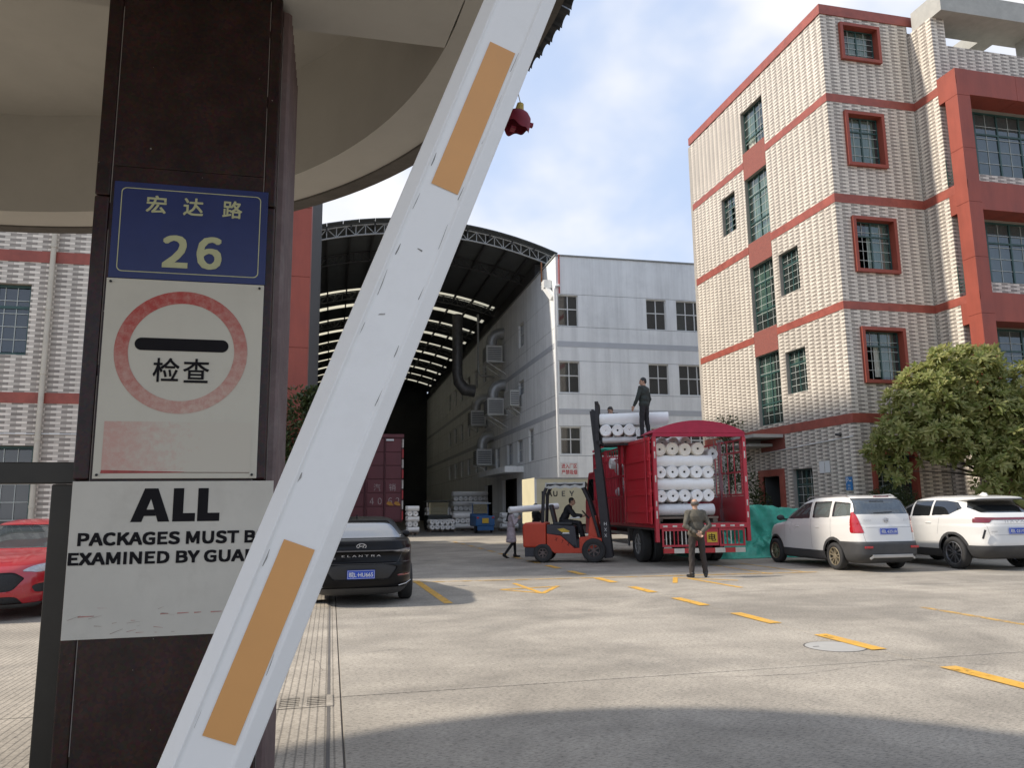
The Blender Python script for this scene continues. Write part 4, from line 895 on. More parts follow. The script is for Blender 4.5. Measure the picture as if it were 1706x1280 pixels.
b = MB(); b.tube([(-.383, 1.34, .62), (-.383, 1.4, .62)], .05, 16); b.build('pivot', black_m, bt, world=True)
# ---- torn red lantern under the eave
lanm = M('faded crimson lantern cloth', (.20, .012, .03), .7, var=.2, vs=10); gold = M('gold lantern fringe', (.50, .36, .08), .6, var=.5, vs=60, bump=.6, bs=90)
lt = thing('red_lantern', 'torn crimson lantern with a gold collar hanging from the canopy edge', 'lantern', (.955, 3.86, 3.665))
lt.scale = (.66, .66, .66)
Tn = Matrix.Rotation(R(10), 4, 'Y')
b = MB(); b.lathe([(.028, .16), (.034, .12), (.045, .075)], 20, Tn); b.build('gold_collar', gold, lt, smooth=True)
b = MB(); prof = [(.045, .075), (.085, .066), (.108, .03), (.112, -.03), (.104, -.075)]
b.lathe(prof, 40, Tn); me_ = b.build('shade', lanm, lt, smooth=True)
for v_ in me_.data.vertices:
    if v_.co.z < -.05: v_.co.z += .014 * math.sin(5 * math.atan2(v_.co.y, v_.co.x)) + .02 * math.sin(2 * math.atan2(v_.co.y, v_.co.x))
b = MB(); b.box((.09, -.02, -.02), (.135, .02, .008), 0, Tn); b.box((-.05, -.05, -.10), (-.01, .02, -.08), 0, Tn); b.build('torn_strip', lanm, lt)
b = MB(); b.tube([(.03, 0, .155), (.0, -.03, .24)], .004, 6); b.build('cord', gold, lt)
# ------------------------------------------------------------------ cars: a stack of rounded plan outlines, cut into panels, glass and lamps
def inpoly(x, y, poly):
    r = np.zeros(len(x), bool); k = len(poly)
    for i in range(k):
        x0, y0 = poly[i]; x1, y1 = poly[(i + 1) % k]
        if y0 == y1: continue
        c = ((y0 > y) != (y1 > y)) & (x < (x1 - x0) * (y - y0) / (y1 - y0) + x0); r ^= c
    return r
def catmull(P, step):
    P = np.array(P, float); out = []
    for i in range(len(P) - 1):
        p0, p1, p2, p3 = P[max(i - 1, 0)], P[i], P[i + 1], P[min(i + 2, len(P) - 1)]
        n = max(1, int(math.ceil(np.abs(p2 - p1)[:4].max() / step)))
        m1, m2 = (p2 - p0) / 2, (p3 - p1) / 2
        d = p2 - p1                                     # monotone: no overshoot past a flat run
        for m_ in (m1, m2):
            bad = (m_ * d <= 0); m_[bad] = 0; lim = 2.2 * np.abs(d); np.clip(m_, -lim, lim, out=m_)
        for t in np.arange(n) / n:
            out.append((2 * t**3 - 3 * t**2 + 1) * p1 + (t**3 - 2 * t**2 + t) * m1 + (-2 * t**3 + 3 * t**2) * p2 + (t**3 - t**2) * m2)
    out.append(P[-1]); return np.array(out)
def car_shell(rows, nring=560, step=.017):
    rw = catmull(rows, step); ph = np.linspace(0, 2 * math.pi, 60001)
    def ring(ph, yr, yf, w, nr, nf):
        c, s = np.cos(ph), np.sin(ph); n = np.where(c > 0, nr, nf); A = (yf - yr) / 2
        return w * np.sign(s) * np.abs(s)**(2 / n), (yr + yf) / 2 - A * np.sign(c) * np.abs(c)**(2 / n)
    x, y = ring(ph, -2.1, 2.1, .84, 6., 5.); L_ = np.r_[0, np.cumsum(np.hypot(np.diff(x), np.diff(y)))]
    ph = np.interp(np.linspace(0, L_[-1], nring + 1)[:-1], L_, ph); V = []
    for z, yr, yf, w, nr, nf in rw:
        x, y = ring(ph, yr, yf, w, nr, nf); V.append(np.c_[x, y, np.full(nring, z)])
    V = np.concatenate(V); m = len(rw); i = np.arange(m - 1)[:, None] * nring; j = np.arange(nring)[None]; j2 = (j + 1) % nring
    F = np.stack([i + j, i + j2, i + nring + j2, i + nring + j], -1).reshape(-1, 4)
    a, b, c, d = (V[F[:, q]] for q in range(4)); N = np.cross(c - a, d - b); N /= np.linalg.norm(N, axis=1)[:, None] + 1e-12
    caps = [list(range(nring - 1, -1, -1)), list(range((m - 1) * nring, m * nring))]
    VN = np.zeros_like(V)
    for q in range(4): np.add.at(VN, F[:, q], N)
    VN /= np.linalg.norm(VN, axis=1)[:, None] + 1e-12
    return V, F, N, caps, VN
def sub_mesh(name, V, F, VN, sel, mat, parent, inset=0., extra=None):
    f = F[sel]; u, inv = np.unique(f, return_inverse=True); v = V[u] - VN[u] * inset; f = inv.reshape(f.shape).tolist()
    mi = None
    o = mesh_obj(name, v, f, mat, parent, smooth=True)
    return o
def car_body(t, rows, paint_m, pieces, arches, ra, nring=560, step=.017, lines=None, lining=None):
    """pieces: (name, material, test(x,y,z,nx,ny,nz), inset)"""
    V, F, N, caps, VN = car_shell(rows, nring, step); C_ = V[F].mean(1); x, y, z = C_.T; nx, ny, nz = N.T
    own = np.zeros(len(F), int)
    for (ya, za) in arches: own[(np.hypot(y - ya, z - za) < ra) & (np.abs(x) > .5)] = -1
    for k, (nm, m, test, ins) in enumerate(pieces): own[(own == 0) & test(x, y, z, nx, ny, nz)] = k + 1
    # round the stair steps off every panel edge: vertices on a class border slide along it
    K = own.reshape(-1, nring); m_ = K.shape[0]; E = []
    ii, jj = np.where(K[1:] != K[:-1]); E.append(np.c_[(ii + 1) * nring + jj, (ii + 1) * nring + (jj + 1) % nring])
    ii, jj = np.where(K != np.roll(K, 1, 1)); E.append(np.c_[ii * nring + jj, (ii + 1) * nring + jj])
    E = np.concatenate(E); deg = np.zeros(len(V)); np.add.at(deg, E.ravel(), 1); mv = deg == 2
    for _ in range(8):
        S_ = np.zeros_like(V); np.add.at(S_, E[:, 0], V[E[:, 1]]); np.add.at(S_, E[:, 1], V[E[:, 0]]); V[mv] += .5 * (S_[mv] / 2 - V[mv])
    u = F[own == 0]; body = mesh_obj('body', *compact(V, u, caps), [paint_m, black_m], t, smooth=True)
    if lines is not None:
        idx = np.where(own == 0)[0]; mi = np.zeros(len(body.data.polygons), int); mi[:len(idx)] = lines(x[idx], y[idx], z[idx], nx[idx], ny[idx]).astype(int); mi[-2] = 1; body.data.polygons.foreach_set('material_index', mi)
    for k, (nm, m, test, ins) in enumerate(pieces):
        s = own == k + 1
        if s.sum() < 4: continue
        if 'window' in nm or 'windscreen' in nm:
            sub_mesh('window_lining', V, F, VN, s, (lining or {}).get(k, MATS['black plastic']), body, .05)
        lone = nm in ('sill_cladding', 'tail_lamp', 'headlight', 'fog_lamp', 'reflector', 'arch_trim', 'rear_bumper', 'front_bumper')
        if lone and np.abs(x[s]).min() > .12:
            for q0 in (x < 0, x > 0):
                for q1 in ((y < 0), (y > 0)) if nm == 'arch_trim' else (y < 99,):
                    if (s & q0 & q1).sum() > 4: sub_mesh(nm, V, F, VN, s & q0 & q1, m, t, ins)
        else: sub_mesh(nm, V, F, VN, s, m, t, ins)
    for (ya, za) in arches:
        for sgn_ in (-1, 1):
            b = MB(); T = Matrix.Translation((0, ya, za)) @ Matrix.Rotation(math.pi / 2, 4, 'Y'); b.lathe([(ra + .004, sgn_ * .80), (ra + .004, sgn_ * .42), (.0, sgn_ * .42)], 20, T, 0, R(84), R(276)); b.build('wheel_well', black_m, t)
    return body
def compact(V, F, caps):
    f = [list(map(int, q)) for q in F] + caps; u = np.unique(np.concatenate([np.array(q) for q in f])); mp_ = np.zeros(len(V), int); mp_[u] = np.arange(len(u))
    return V[u], [[int(mp_[i]) for i in q] for q in f]
def side(poly, sg): return lambda x, y, z, nx, ny, nz: (nx * sg > .3) & inpoly(y, z, poly)
def rear(poly, lim=.2): return lambda x, y, z, nx, ny, nz: (ny < -lim) & inpoly(x, z, poly)
def front(poly, lim=.2): return lambda x, y, z, nx, ny, nz: (ny > lim) & inpoly(x, z, poly)
def wheel(t, x, y, r, w, sg, rim_m, spokes=10, hub=.66, style=0):
    T = Matrix.Translation((x, y, r)) @ Matrix.Rotation(sg * math.pi / 2, 4, 'Y'); b = MB()
    ro = r * hub
    b.lathe([(ro, -w / 2 + .02), (ro + .02, -w / 2), (r - .03, -w / 2), (r - .008, -w / 2 + .02), (r, -w / 2 + .05), (r, w / 2 - .05), (r - .008, w / 2 - .02), (r - .03, w / 2), (ro + .02, w / 2), (ro, w / 2 - .02)], 36, T)
    tyre = b.build('wheel', rubber, t, smooth=True, angle=50)
    b = MB(); b.lathe([(ro, -w / 2 + .03), (ro, w / 2 - .012), (ro - .014, w / 2 - .006), (ro - .022, w / 2 - .03)], 36, T); b.lathe([(0, w / 2 - .022), (.05, w / 2 - .026), (.062, w / 2 - .05)], 20, T)
    for k in range(spokes):
        a = 2 * math.pi * (k + (.18 if style and k % 2 else 0)) / spokes; q = T @ Matrix.Rotation(a, 4, 'Z'); b.bar(q @ Vector((.04, 0, w / 2 - .045)), q @ Vector((ro - .012, 0, w / 2 - .028)), .03 if style else .036, .028, up=(sg, 0, 0))
    b.build('rim', rim_m, tyre, smooth=True, angle=30)
    b = MB(); b.lathe([(0, w / 2 - .085), (ro - .004, w / 2 - .085)], 24, T); b.lathe([(0, w / 2 - .075), (.14, w / 2 - .075)], 20, T); b.build('brake_disc', M('dark brake', (.06, .06, .06), .6, metal=.4), tyre)
def licence(t, txt, x, y, z, sg=1, w=.44, h=.14):
    b = MB(); b.box((x - w / 2, y - .012, z - h / 2), (x + w / 2, y, z + h / 2)); p = b.build('licence_plate', M('blue licence plate', (.012, .06, .42), .35, var=.05), t, bevel=.003)
    me = ring_poly('border_line', rounded(x - w / 2 + .008, x + w / 2 - .008, z - h / 2 + .008, z + h / 2 - .008, .012), rounded(x - w / 2 + .012, x + w / 2 - .012, z - h / 2 + .012, z + h / 2 - .012, .01), y - .0125, white_pl, None); me.parent = p
    lettering('lettering', txt, w * .86, h * .62, facing(x - w * .43, y - .0135, z - h * .31), white_pl, p, .012)
def rot_place(t, px, py, lx, ly, rz):
    c, s_ = math.cos(rz), math.sin(rz); t.location = (px - (lx * c - ly * s_), py - (lx * s_ + ly * c), 0); t.rotation_euler = (0, 0, rz)
def seam(t, rows, pts, how, w=.005):
    """a shut line that follows the shell: pts are (y, z) on a flank (how = -1 or 1) or (x, z) on the tail (how = 'rear')"""
    rw = catmull(rows, .02); V_ = []; k = np.argsort(rw[:, 0], kind='stable'); rs = rw[k]
    P = []
    for (a0, z0), (a1, z1) in zip(pts, pts[1:]):
        for f in np.arange(0, 1, .08): P.append((a0 + (a1 - a0) * f, z0 + (z1 - z0) * f))
    P.append(pts[-1])
    for a, z in P:
        yr, yf, W_, nr, nf = (np.interp(z, rs[:, 0], rs[:, q]) for q in range(1, 6)); yc, A = (yr + yf) / 2, (yf - yr) / 2
        if how == 'rear': V_.append((a, yc - A * max(0, 1 - min(1, abs(a) / W_) ** nr) ** (1 / nr) - .0025, z))
        else:
            n = nr if a < yc else nf; V_.append((how * (W_ * max(0, 1 - min(1, abs(a - yc) / A) ** n) ** (1 / n) + .0025), a, z))
    v = []
    for i, p in enumerate(V_):
        q0, q1 = V_[max(i - 1, 0)], V_[min(i + 1, len(V_) - 1)]; d = Vector(q1) - Vector(q0); nrm = Vector((0, -1, 0)) if how == 'rear' else Vector((how, 0, 0)); s_ = d.cross(nrm).normalized() * w / 2; v += [Vector(p) - s_, Vector(p) + s_]
    b = MB(); b.add(v, [(2 * i, 2 * i + 2, 2 * i + 3, 2 * i + 1) for i in range(len(V_) - 1)]); b.build('shut_line', M('shut line', (.10, .10, .10), .8), t)
def mirror(t, x, y, z, m, sg):
    b = MB(); b.ball((x, y, z), (.11, .07, .075), 14); o = b.build('wing_mirror', m, t, smooth=True); b = MB(); b.bar((x - sg * .1, y + .01, z - .04), (x - sg * .22, y + .03, z - .05), .05, .04); b.build('mirror_arm', black_m, o)
car_white = M('white car paint', (.68, .665, .63), .3, var=.02, vs=1, coat=.6, dirt=.1, dirtcol=(.5, .46, .4), ds=2)
car_black = M('black car paint', (.005, .005, .006), .3, var=.1, vs=1, coat=.12, spec=.15)
dim_bar = M('unlit light bar', (.10, .10, .105), .3, var=.2, vs=10); lamp_grey = M('grey lamp lens', (.20, .20, .21), .2, var=.35, vs=16, coat=.5)
car_red = M('red car paint', (.40, .010, .018), .28, var=.04, vs=1, coat=.9)
clad = M('charcoal car cladding', (.045, .045, .046), .6, var=.15, vs=6, dirt=.2, dirtcol=(.14, .13, .11))
car_glass = glass_mat('tinted car glass', (.20, .22, .23), .35, .02); clear_glass = glass_mat('light car glass', (.62, .68, .70), .6, .02)
lampred = M('red lamp lens', (.40, .010, .016), .15, var=.15, vs=14, coat=1.); lampdark = M('dark red lamp lens', (.16, .008, .016), .12, var=.1, vs=20, coat=1.); lampclear = M('clear lamp lens', (.42, .43, .45), .12, var=.3, vs=18, coat=1.)
chrome = M('chrome trim', (.62, .62, .63), .15, metal=1, var=.05)
gold_alloy = M('pale gold alloy', (.50, .43, .30), .35, metal=.7, var=.1); dark_alloy = M('machined dark alloy', (.26, .26, .27), .3, metal=.8, var=.15)
shade_cloth = M('blue grey sunshade', (.27, .32, .38), .8, var=.35, vs=14)

# ---- white people carrier
t = thing('parked_car', 'white people carrier with tall red rear lamps and curtained side windows', 'car'); mpv = t
rows = [(.20, -1.95, 2.0, .70, 5, 4), (.25, -2.1, 2.1, .79, 6, 4), (.40, -2.19, 2.17, .835, 7, 4), (.62, -2.20, 2.19, .845, 7, 4), (.68, -2.175, 2.18, .846, 7, 4), (.86, -2.14, 2.12, .85, 7, 4), (1.0, -2.11, 1.95, .845, 7, 4),
        (1.06, -2.09, 1.6, .84, 7, 4), (1.11, -2.08, 1.22, .832, 7, 5), (1.16, -2.07, 1.08, .825, 7, 6), (1.24, -2.05, .98, .812, 7, 6), (1.42, -1.99, .62, .765, 7, 6), (1.56, -1.93, .33, .715, 7, 6), (1.635, -1.88, .12, .675, 7, 6),
        (1.69, -1.80, -.12, .62, 6, 5), (1.72, -1.65, -.3, .53, 5, 4), (1.74, -1.3, -.6, .34, 4, 4), (1.745, -1.0, -.9, .12, 3, 3)]
ax = (-1.25, 1.45); ra = .385
win1 = [(-1.86, 1.27), (-1.80, 1.56), (-1.22, 1.60), (-1.22, 1.235)]; win2 = [(-1.12, 1.23), (-1.12, 1.605), (-.40, 1.60), (-.40, 1.20)]; win3 = [(-.28, 1.195), (-.28, 1.595), (.22, 1.53), (.86, 1.175), (.80, 1.165)]
rgl = [(-.70, 1.30), (-.63, 1.665), (.63, 1.665), (.70, 1.30)]; lampL = [(-.90, 1.31), (-.90, .87), (-.62, .87), (-.67, 1.10), (-.70, 1.34), (-.78, 1.34)]; mir = lambda p: [(-a, b) for a, b in p]
pc = []
for sg in (-1, 1):
    pc += [('side_window', car_glass if sg > 0 else clear_glass, side(win1, sg), .006), ('side_window', clear_glass, side(win2, sg), .006), ('side_window', clear_glass, side(win3, sg), .006)]
pc += [('rear_window', clear_glass, rear(rgl), .006), ('tail_lamp', lampred, lambda x, y, z, nx, ny, nz: (y < -1.86) & inpoly(x, z, [(-.95, 1.31), (-.95, .87), (-.60, .87), (-.645, 1.10), (-.69, 1.35), (-.78, 1.37)]), -.008), ('tail_lamp', lampred, lambda x, y, z, nx, ny, nz: (y < -1.86) & inpoly(x, z, mir([(-.95, 1.31), (-.95, .87), (-.60, .87), (-.645, 1.10), (-.69, 1.35), (-.78, 1.37)])), -.008),
       ('windscreen', car_glass, lambda x, y, z, nx, ny, nz: (ny > .3) & (np.abs(x) < .74) & (z > 1.2) & (z < 1.62), .006),
       ('rear_bumper', clad, lambda x, y, z, nx, ny, nz: (y < -1.25) & (z < .67 - .0) & ((z > .3) | (y < -1.7)), -.012), ('front_bumper', clad, lambda x, y, z, nx, ny, nz: (y > 1.75) & (z < .42), -.01),
       ('sill_cladding', clad, lambda x, y, z, nx, ny, nz: (np.abs(x) > .6) & (np.abs(y) < 1.75) & (z < .44), -.010), ('arch_trim', clad, lambda x, y, z, nx, ny, nz: (np.abs(x) > .6) & ((np.hypot(y - ax[0], z - .32) < ra + .065) | (np.hypot(y - ax[1], z - .32) < ra + .055)), -.016)]
lin = {1: curtain_m, 0: curtain_m, 4: curtain_m, 6: shade_cloth, 2: M('mid grey seat cloth', (.10, .12, .11), .9)}
car_body(t, rows, car_white, pc, [(a, .32) for a in ax], ra, lining=lin)
for sg in (-1, 1):
    for q in ([(-.34, .47), (-.34, 1.62)], [(.97, .6), (.93, .9), (.90, 1.14)], [(-1.17, 1.2), (-1.17, .80), (-1.02, .55), (-.95, .47)]): seam(t, rows, q, sg)
for q in ([(-.62, 1.0), (.62, 1.0)], [(-.60, .68), (-.625, .86), (-.635, 1.0)], [(.60, .68), (.625, .86), (.635, 1.0)]): seam(t, rows, q, 'rear')
for sg in (-1, 1):
    for a in ax: wheel(t, sg * .755, a, .32, .20, sg, gold_alloy, 10, style=1)
    b = MB(); b.tube([(sg * .60, .1, 1.66), (sg * .60, .0, 1.715), (sg * .60, -1.5, 1.745), (sg * .60, -1.62, 1.70)], .018, 8); b.build('roof_rail', alu, t, smooth=True)
    for y in (-.62, .28):
        b = MB(); b.cbox((sg * .842, y, .985), (.03, .16, .03)); b.build('door_handle', car_white, t, bevel=.008)
    mirror(t, sg * .93, .92, 1.2, black_m, sg)
licence(t, '皖L·625U0', 0, -2.148, .91); b = MB(); b.lathe([(.028, 0), (.052, 0), (.052, .02), (.028, .02), (.028, 0)], 24, Matrix.Translation((0, -2.085, 1.16)) @ Matrix.Rotation(math.pi / 2, 4, 'X')); b.build('badge', chrome, t, smooth=True)
b = MB(); b.tube([(-.03, -2.11, 1.14), (.0, -2.11, 1.175), (.03, -2.11, 1.15)], .008, 6); b.build('badge', chrome, t)
lettering('lettering', '东风风光', .20, .045, facing(-.60, -2.112, 1.14), chrome, t, .01); lettering('lettering', '330S', .14, .04, facing(.42, -2.112, 1.15), chrome, t, .01)
b = MB(); b.cbox((0, -2.218, .36), (1.02, .03, .075)); b.bar((-.50, -2.215, .345), (-.57, -2.20, .30), .025, .05); b.bar((.50, -2.215, .345), (.57, -2.20, .30), .025, .05); b.build('skid_plate', M('satin silver plastic', (.42, .40, .37), .4, metal=.5), t, bevel=.01)
for sg in (-1, 1): b = MB(); b.cbox((sg * .58, -2.21, .56), (.2, .03, .05)); b.build('reflector', lampred, t, bevel=.006)
b = MB(); b.cbox((0, -1.97, 1.70), (.36, .05, .03)); b.build('brake_lamp', lampdark, t)
b = MB(); b.bar((-.3, -2.075, 1.325), (.18, -2.06, 1.345), .014, .018); b.build('wiper', black_m, t)
rot_place(t, 11.70, 16.42, -.78, -1.25, R(-2.5))

# ---- white sport utility car
t = thing('parked_car', 'white sport utility car with a dark red rear light bar and dark glass', 'car'); suv = t
rows = [(.26, -2.0, 2.05, .76, 5, 4), (.30, -2.15, 2.2, .84, 6, 4), (.45, -2.28, 2.28, .91, 6, 4), (.60, -2.31, 2.31, .93, 6, 4), (.82, -2.30, 2.30, .94, 5.5, 4), (.98, -2.29, 2.24, .94, 5.5, 4), (1.05, -2.27, 2.05, .935, 5, 4), (1.12, -2.24, 1.65, .93, 5, 4),
        (1.16, -2.22, 1.35, .925, 5, 5), (1.20, -2.19, 1.18, .915, 5, 5), (1.27, -2.12, 1.05, .89, 5, 5), (1.45, -1.90, .62, .82, 4.5, 5), (1.58, -1.72, .30, .745, 4.5, 5), (1.60, -1.95, .24, .725, 6, 5), (1.635, -1.98, .12, .70, 6, 5), (1.67, -1.88, -.05, .63, 5, 4), (1.70, -1.55, -.3, .45, 4, 4), (1.71, -1.1, -.7, .15, 3, 3)]
ax = (-1.38, 1.36); ra = .43; wz = .375
wA = [(-1.62, 1.40), (-1.45, 1.545), (-1.1, 1.59), (-.72, 1.60), (-.72, 1.235), (-1.3, 1.26)]; wB = [(-.66, 1.23), (-.66, 1.60), (-.02, 1.595), (-.02, 1.215)]; wC = [(.04, 1.213), (.04, 1.592), (.28, 1.555), (.92, 1.21)]
pc = []
for sg in (-1, 1): pc += [('side_window', car_glass, side(w_, sg), .006) for w_ in (wA, wB, wC)]
pc += [('rear_window', car_glass, lambda x, y, z, nx, ny, nz: (ny < -.3) & (y > -2.17) & inpoly(x, z, [(-.74, 1.42), (-.64, 1.30), (.64, 1.30), (.74, 1.42), (.62, 1.575), (-.62, 1.575)]), .01),
       ('tail_lamp', lampdark, lambda x, y, z, nx, ny, nz: (y < -1.95) & inpoly(np.abs(x), z, [(0, 1.135), (.55, 1.14), (.62, 1.07), (.96, 1.08), (.98, 1.215), (.6, 1.19), (0, 1.185)]), -.008),
       ('windscreen', car_glass, lambda x, y, z, nx, ny, nz: (ny > .3) & (np.abs(x) < .8) & (z > 1.23) & (z < 1.58), .006),
       ('rear_bumper', clad, lambda x, y, z, nx, ny, nz: (y < -1.5) & (z < .56 + .0 * x), -.012), ('front_bumper', clad, lambda x, y, z, nx, ny, nz: (y > 1.8) & (z < .48), -.01),
       ('sill_cladding', clad, lambda x, y, z, nx, ny, nz: (np.abs(x) > .6) & (np.abs(y) < 1.8) & (z < .45), -.01), ('arch_trim', clad, lambda x, y, z, nx, ny, nz: (np.abs(x) > .6) & ((np.hypot(y - ax[0], z - wz) < ra + .06) | (np.hypot(y - ax[1], z - wz) < ra + .06)), -.016)]
car_body(t, rows, car_white, pc, [(a, wz) for a in ax], ra)
for sg in (-1, 1):
    for q in ([(0, .47), (0, 1.2)], [(1.02, .6), (.98, 1.18)], [(-1.0, 1.2), (-.93, .9), (-.9, .8)]): seam(t, rows, q, sg)
for q in ([(-.66, .80), (.66, .80)], [(-.62, 1.04), (.62, 1.04)], [(-.66, .80), (-.70, 1.06)], [(.66, .80), (.70, 1.06)]): seam(t, rows, q, 'rear')
for sg in (-1, 1):
    for a in ax: wheel(t, sg * .835, a, .372, .22, sg, dark_alloy, 10, .70, style=1)
    for y in (-.62, .42):
        b = MB(); b.cbox((sg * .935, y, 1.06), (.03, .2, .03)); b.build('door_handle', car_white, t, bevel=.01)
    mirror(t, sg * 1.0, .88, 1.26, black_m, sg)
    b = MB(); b.bar((sg * .78, -2.25, .92), (sg * .84, -2.22, .72), .03, .04); b.build('bumper_slit', black_m, t)
b = MB(); b.prism([(-.02, 0), (-.30, -.02), (-.24, .06), (-.16, .075)], 'x', -.025, .025); fin = b.build('shark_fin', car_white, t, bevel=.008); fin.location = (0, -1.25, 1.70)
licence(t, '皖L·231Y9', .0, -2.315, .89)
lettering('lettering', 'H A V A L', .62, .055, facing(-.31, -2.315, 1.075), chrome, t, .015); lettering('lettering', 'HAVAL', .18, .035, facing(-.66, -2.285, .86), chrome, t, .01)
b = MB(); b.box((-.72, -1.99, 1.588), (.72, -1.80, 1.60)); b.build('spoiler_lip', black_m, t)
rot_place(t, 14.42, 15.70, -.84, -1.38, R(-3))

# ---- black saloon seen from behind
t = thing('parked_car', 'black saloon parked tail first with a blue licence plate', 'car'); sal = t
rows = [(.17, -2.0, 2.1, .74, 5, 4), (.21, -2.18, 2.22, .80, 5, 4), (.33, -2.31, 2.32, .88, 5, 4), (.46, -2.345, 2.34, .905, 4.6, 4), (.60, -2.355, 2.34, .912, 4.4, 4), (.685, -2.345, 2.31, .913, 4.4, 3.6), (.70, -2.305, 2.30, .913, 4.4, 3.5), (.80, -2.29, 2.2, .912, 4.4, 3.5), (.85, -2.30, 1.95, .908, 4.4, 3.5), (.868, -2.335, 1.8, .906, 4.4, 3.5), (.90, -2.34, 1.6, .902, 4.4, 3.5),
        (.95, -2.32, 1.25, .89, 4.4, 4), (1.0, -2.31, 1.05, .872, 4.2, 5), (1.035, -2.295, .97, .855, 4.2, 5), (1.05, -2.15, .92, .838, 4.5, 5), (1.062, -1.80, .88, .815, 5, 5), (1.085, -1.72, .82, .80, 5, 5), (1.20, -1.42, .52, .735, 5, 5), (1.30, -1.10, .22, .67, 5, 5), (1.365, -.82, .02, .61, 5, 5), (1.40, -.55, -.12, .52, 4, 4), (1.415, -.42, -.2, .38, 4, 4), (1.42, -.35, -.28, .1, 3, 3)]
ax = (-1.27, 1.45); ra = .36; wz = .325
wA = [(-1.50, 1.10), (-1.05, 1.26), (-.70, 1.335), (-.35, 1.345), (-.35, 1.07)]; wB = [(-.27, 1.065), (-.27, 1.345), (.0, 1.31), (.72, 1.02)]
silver_glass = glass_mat('sky bright rear glass', (.62, .64, .66), .8, .02)
pc = []
for sg in (-1, 1): pc += [('side_window', car_glass, side(w_, sg), .006) for w_ in (wA, wB)]
pc += [('rear_window', silver_glass, lambda x, y, z, nx, ny, nz: (ny < -.15) & (nz > .3) & (y > -1.77) & inpoly(x, z, [(-.72, 1.075), (.72, 1.075), (.60, 1.24), (.50, 1.348), (-.50, 1.348), (-.60, 1.24)]), .006),
       ('windscreen', car_glass, lambda x, y, z, nx, ny, nz: (ny > .15) & (np.abs(x) < .72) & (z > 1.04) & (z < 1.34), .006),
       ('tail_lamp', lamp_grey, lambda x, y, z, nx, ny, nz: (y < -1.9) & inpoly(np.abs(x), z, [(.50, .876), (.70, .845), (1.0, .835), (1.0, .915), (.74, .91)]), -.006),
       ('light_bar', dim_bar, lambda x, y, z, nx, ny, nz: (y < -2.2) & (np.abs(x) <= .62) & (np.abs(z - .882) < .009), -.004), ('plate_recess', black_m, lambda x, y, z, nx, ny, nz: (y < -2.1) & inpoly(np.abs(x), z, [(0, .67), (.40, .67), (.60, .62), (.44, .43), (0, .43)]), .018),
       ('reflector', lampdark, lambda x, y, z, nx, ny, nz: (y < -1.9) & inpoly(np.abs(x), z, [(.55, .475), (.6, .50), (1.0, .52), (1.0, .475)]), -.006),
       ('diffuser', clad, lambda x, y, z, nx, ny, nz: (y < -1.95) & (z < .30), -.01)]
body = car_body(t, rows, car_black, pc, [(a, wz) for a in ax], ra, nring=640, step=.015, lining={4: M('painted sky reflection', (.42, .43, .45), .7, var=.08)})  # pale lining behind the rear glass stands in for reflected sky
for q in ([(-.70, 1.02), (-.72, .93), (-.60, .70), (-.55, .68), (.55, .68), (.60, .70), (.72, .93), (.70, 1.02)],): seam(t, rows, q, 'rear')
for sg in (-1, 1):
    for a in ax: wheel(t, sg * .80, a, .325, .215, sg, dark_alloy, 10, .68, style=1)
    mirror(t, sg * .98, .72, 1.05, car_black, sg)
    b = MB(); b.tube([(sg * .60, -2.36, .33), (sg * .72, -2.345, .36), (sg * .80, -2.30, .41)], .006, 6); b.build('chrome_strip', chrome, t)
licence(t, '皖L·HU665', .0, -2.365, .515)
T = Matrix.Translation((0, -2.325, .957)) @ Matrix.Rotation(math.pi / 2, 4, 'X') @ Matrix.Scale(1.0, 4)
b = MB(); n = 32
for i in range(n): 
    a0, a1 = 2 * math.pi * i / n, 2 * math.pi * (i + 1) / n; b.bar((.075 * math.cos(a0), -2.322, .957 + .04 * math.sin(a0)), (.075 * math.cos(a1), -2.322, .957 + .04 * math.sin(a1)), .012, .011)
b.bar((-.045, -2.322, .932), (-.022, -2.322, .984), .011, .013); b.bar((.022, -2.322, .930), (.045, -2.322, .982), .011, .013); b.bar((-.035, -2.322, .953), (.035, -2.322, .961), .011, .011); b.build('badge', chrome, t)
lettering('lettering', 'E L A N T R A', .62, .030, facing(-.31, -2.33, .79), chrome, t, .012); lettering('lettering', '240TGDi', .14, .03, facing(-.55, -2.335, .755), chrome, t, .02)
b = MB(); b.prism([(-.10, 0), (.12, .0), (.02, .03), (-.08, .07)], 'x', -.012, .012); fin = b.build('shark_fin', car_black, t, bevel=.004); fin.location = (-.03, -.62, 1.385)
rot_place(t, 1.30, 14.0, .80, -1.27, R(0))

# ---- red hatchback nose behind the gate post
t = thing('parked_car', 'red hatchback facing out with its nose behind the gate post', 'car'); red = t
rows = [(.18, -1.9, 2.0, .74, 5, 4), (.22, -2.1, 2.14, .82, 5, 3.6), (.34, -2.17, 2.2, .88, 5, 3.4), (.50, -2.19, 2.21, .905, 5, 3.2), (.66, -2.19, 2.18, .91, 5, 3.2), (.76, -2.18, 2.10, .91, 5, 3.2), (.83, -2.17, 1.95, .905, 5, 3.2), (.90, -2.16, 1.6, .90, 5, 3.4), (.95, -2.15, 1.2, .89, 5, 4), (.985, -2.13, .98, .88, 5, 5), (1.03, -2.1, .86, .865, 5, 5),
        (1.18, -1.98, .50, .79, 5, 5), (1.30, -1.85, .20, .725, 5, 5), (1.38, -1.75, -.02, .675, 5, 5), (1.42, -1.65, -.2, .61, 5, 4), (1.45, -1.4, -.4, .45, 4, 4), (1.46, -1.1, -.7, .15, 3, 3)]
ax = (-1.30, 1.37); ra = .36; wz = .33
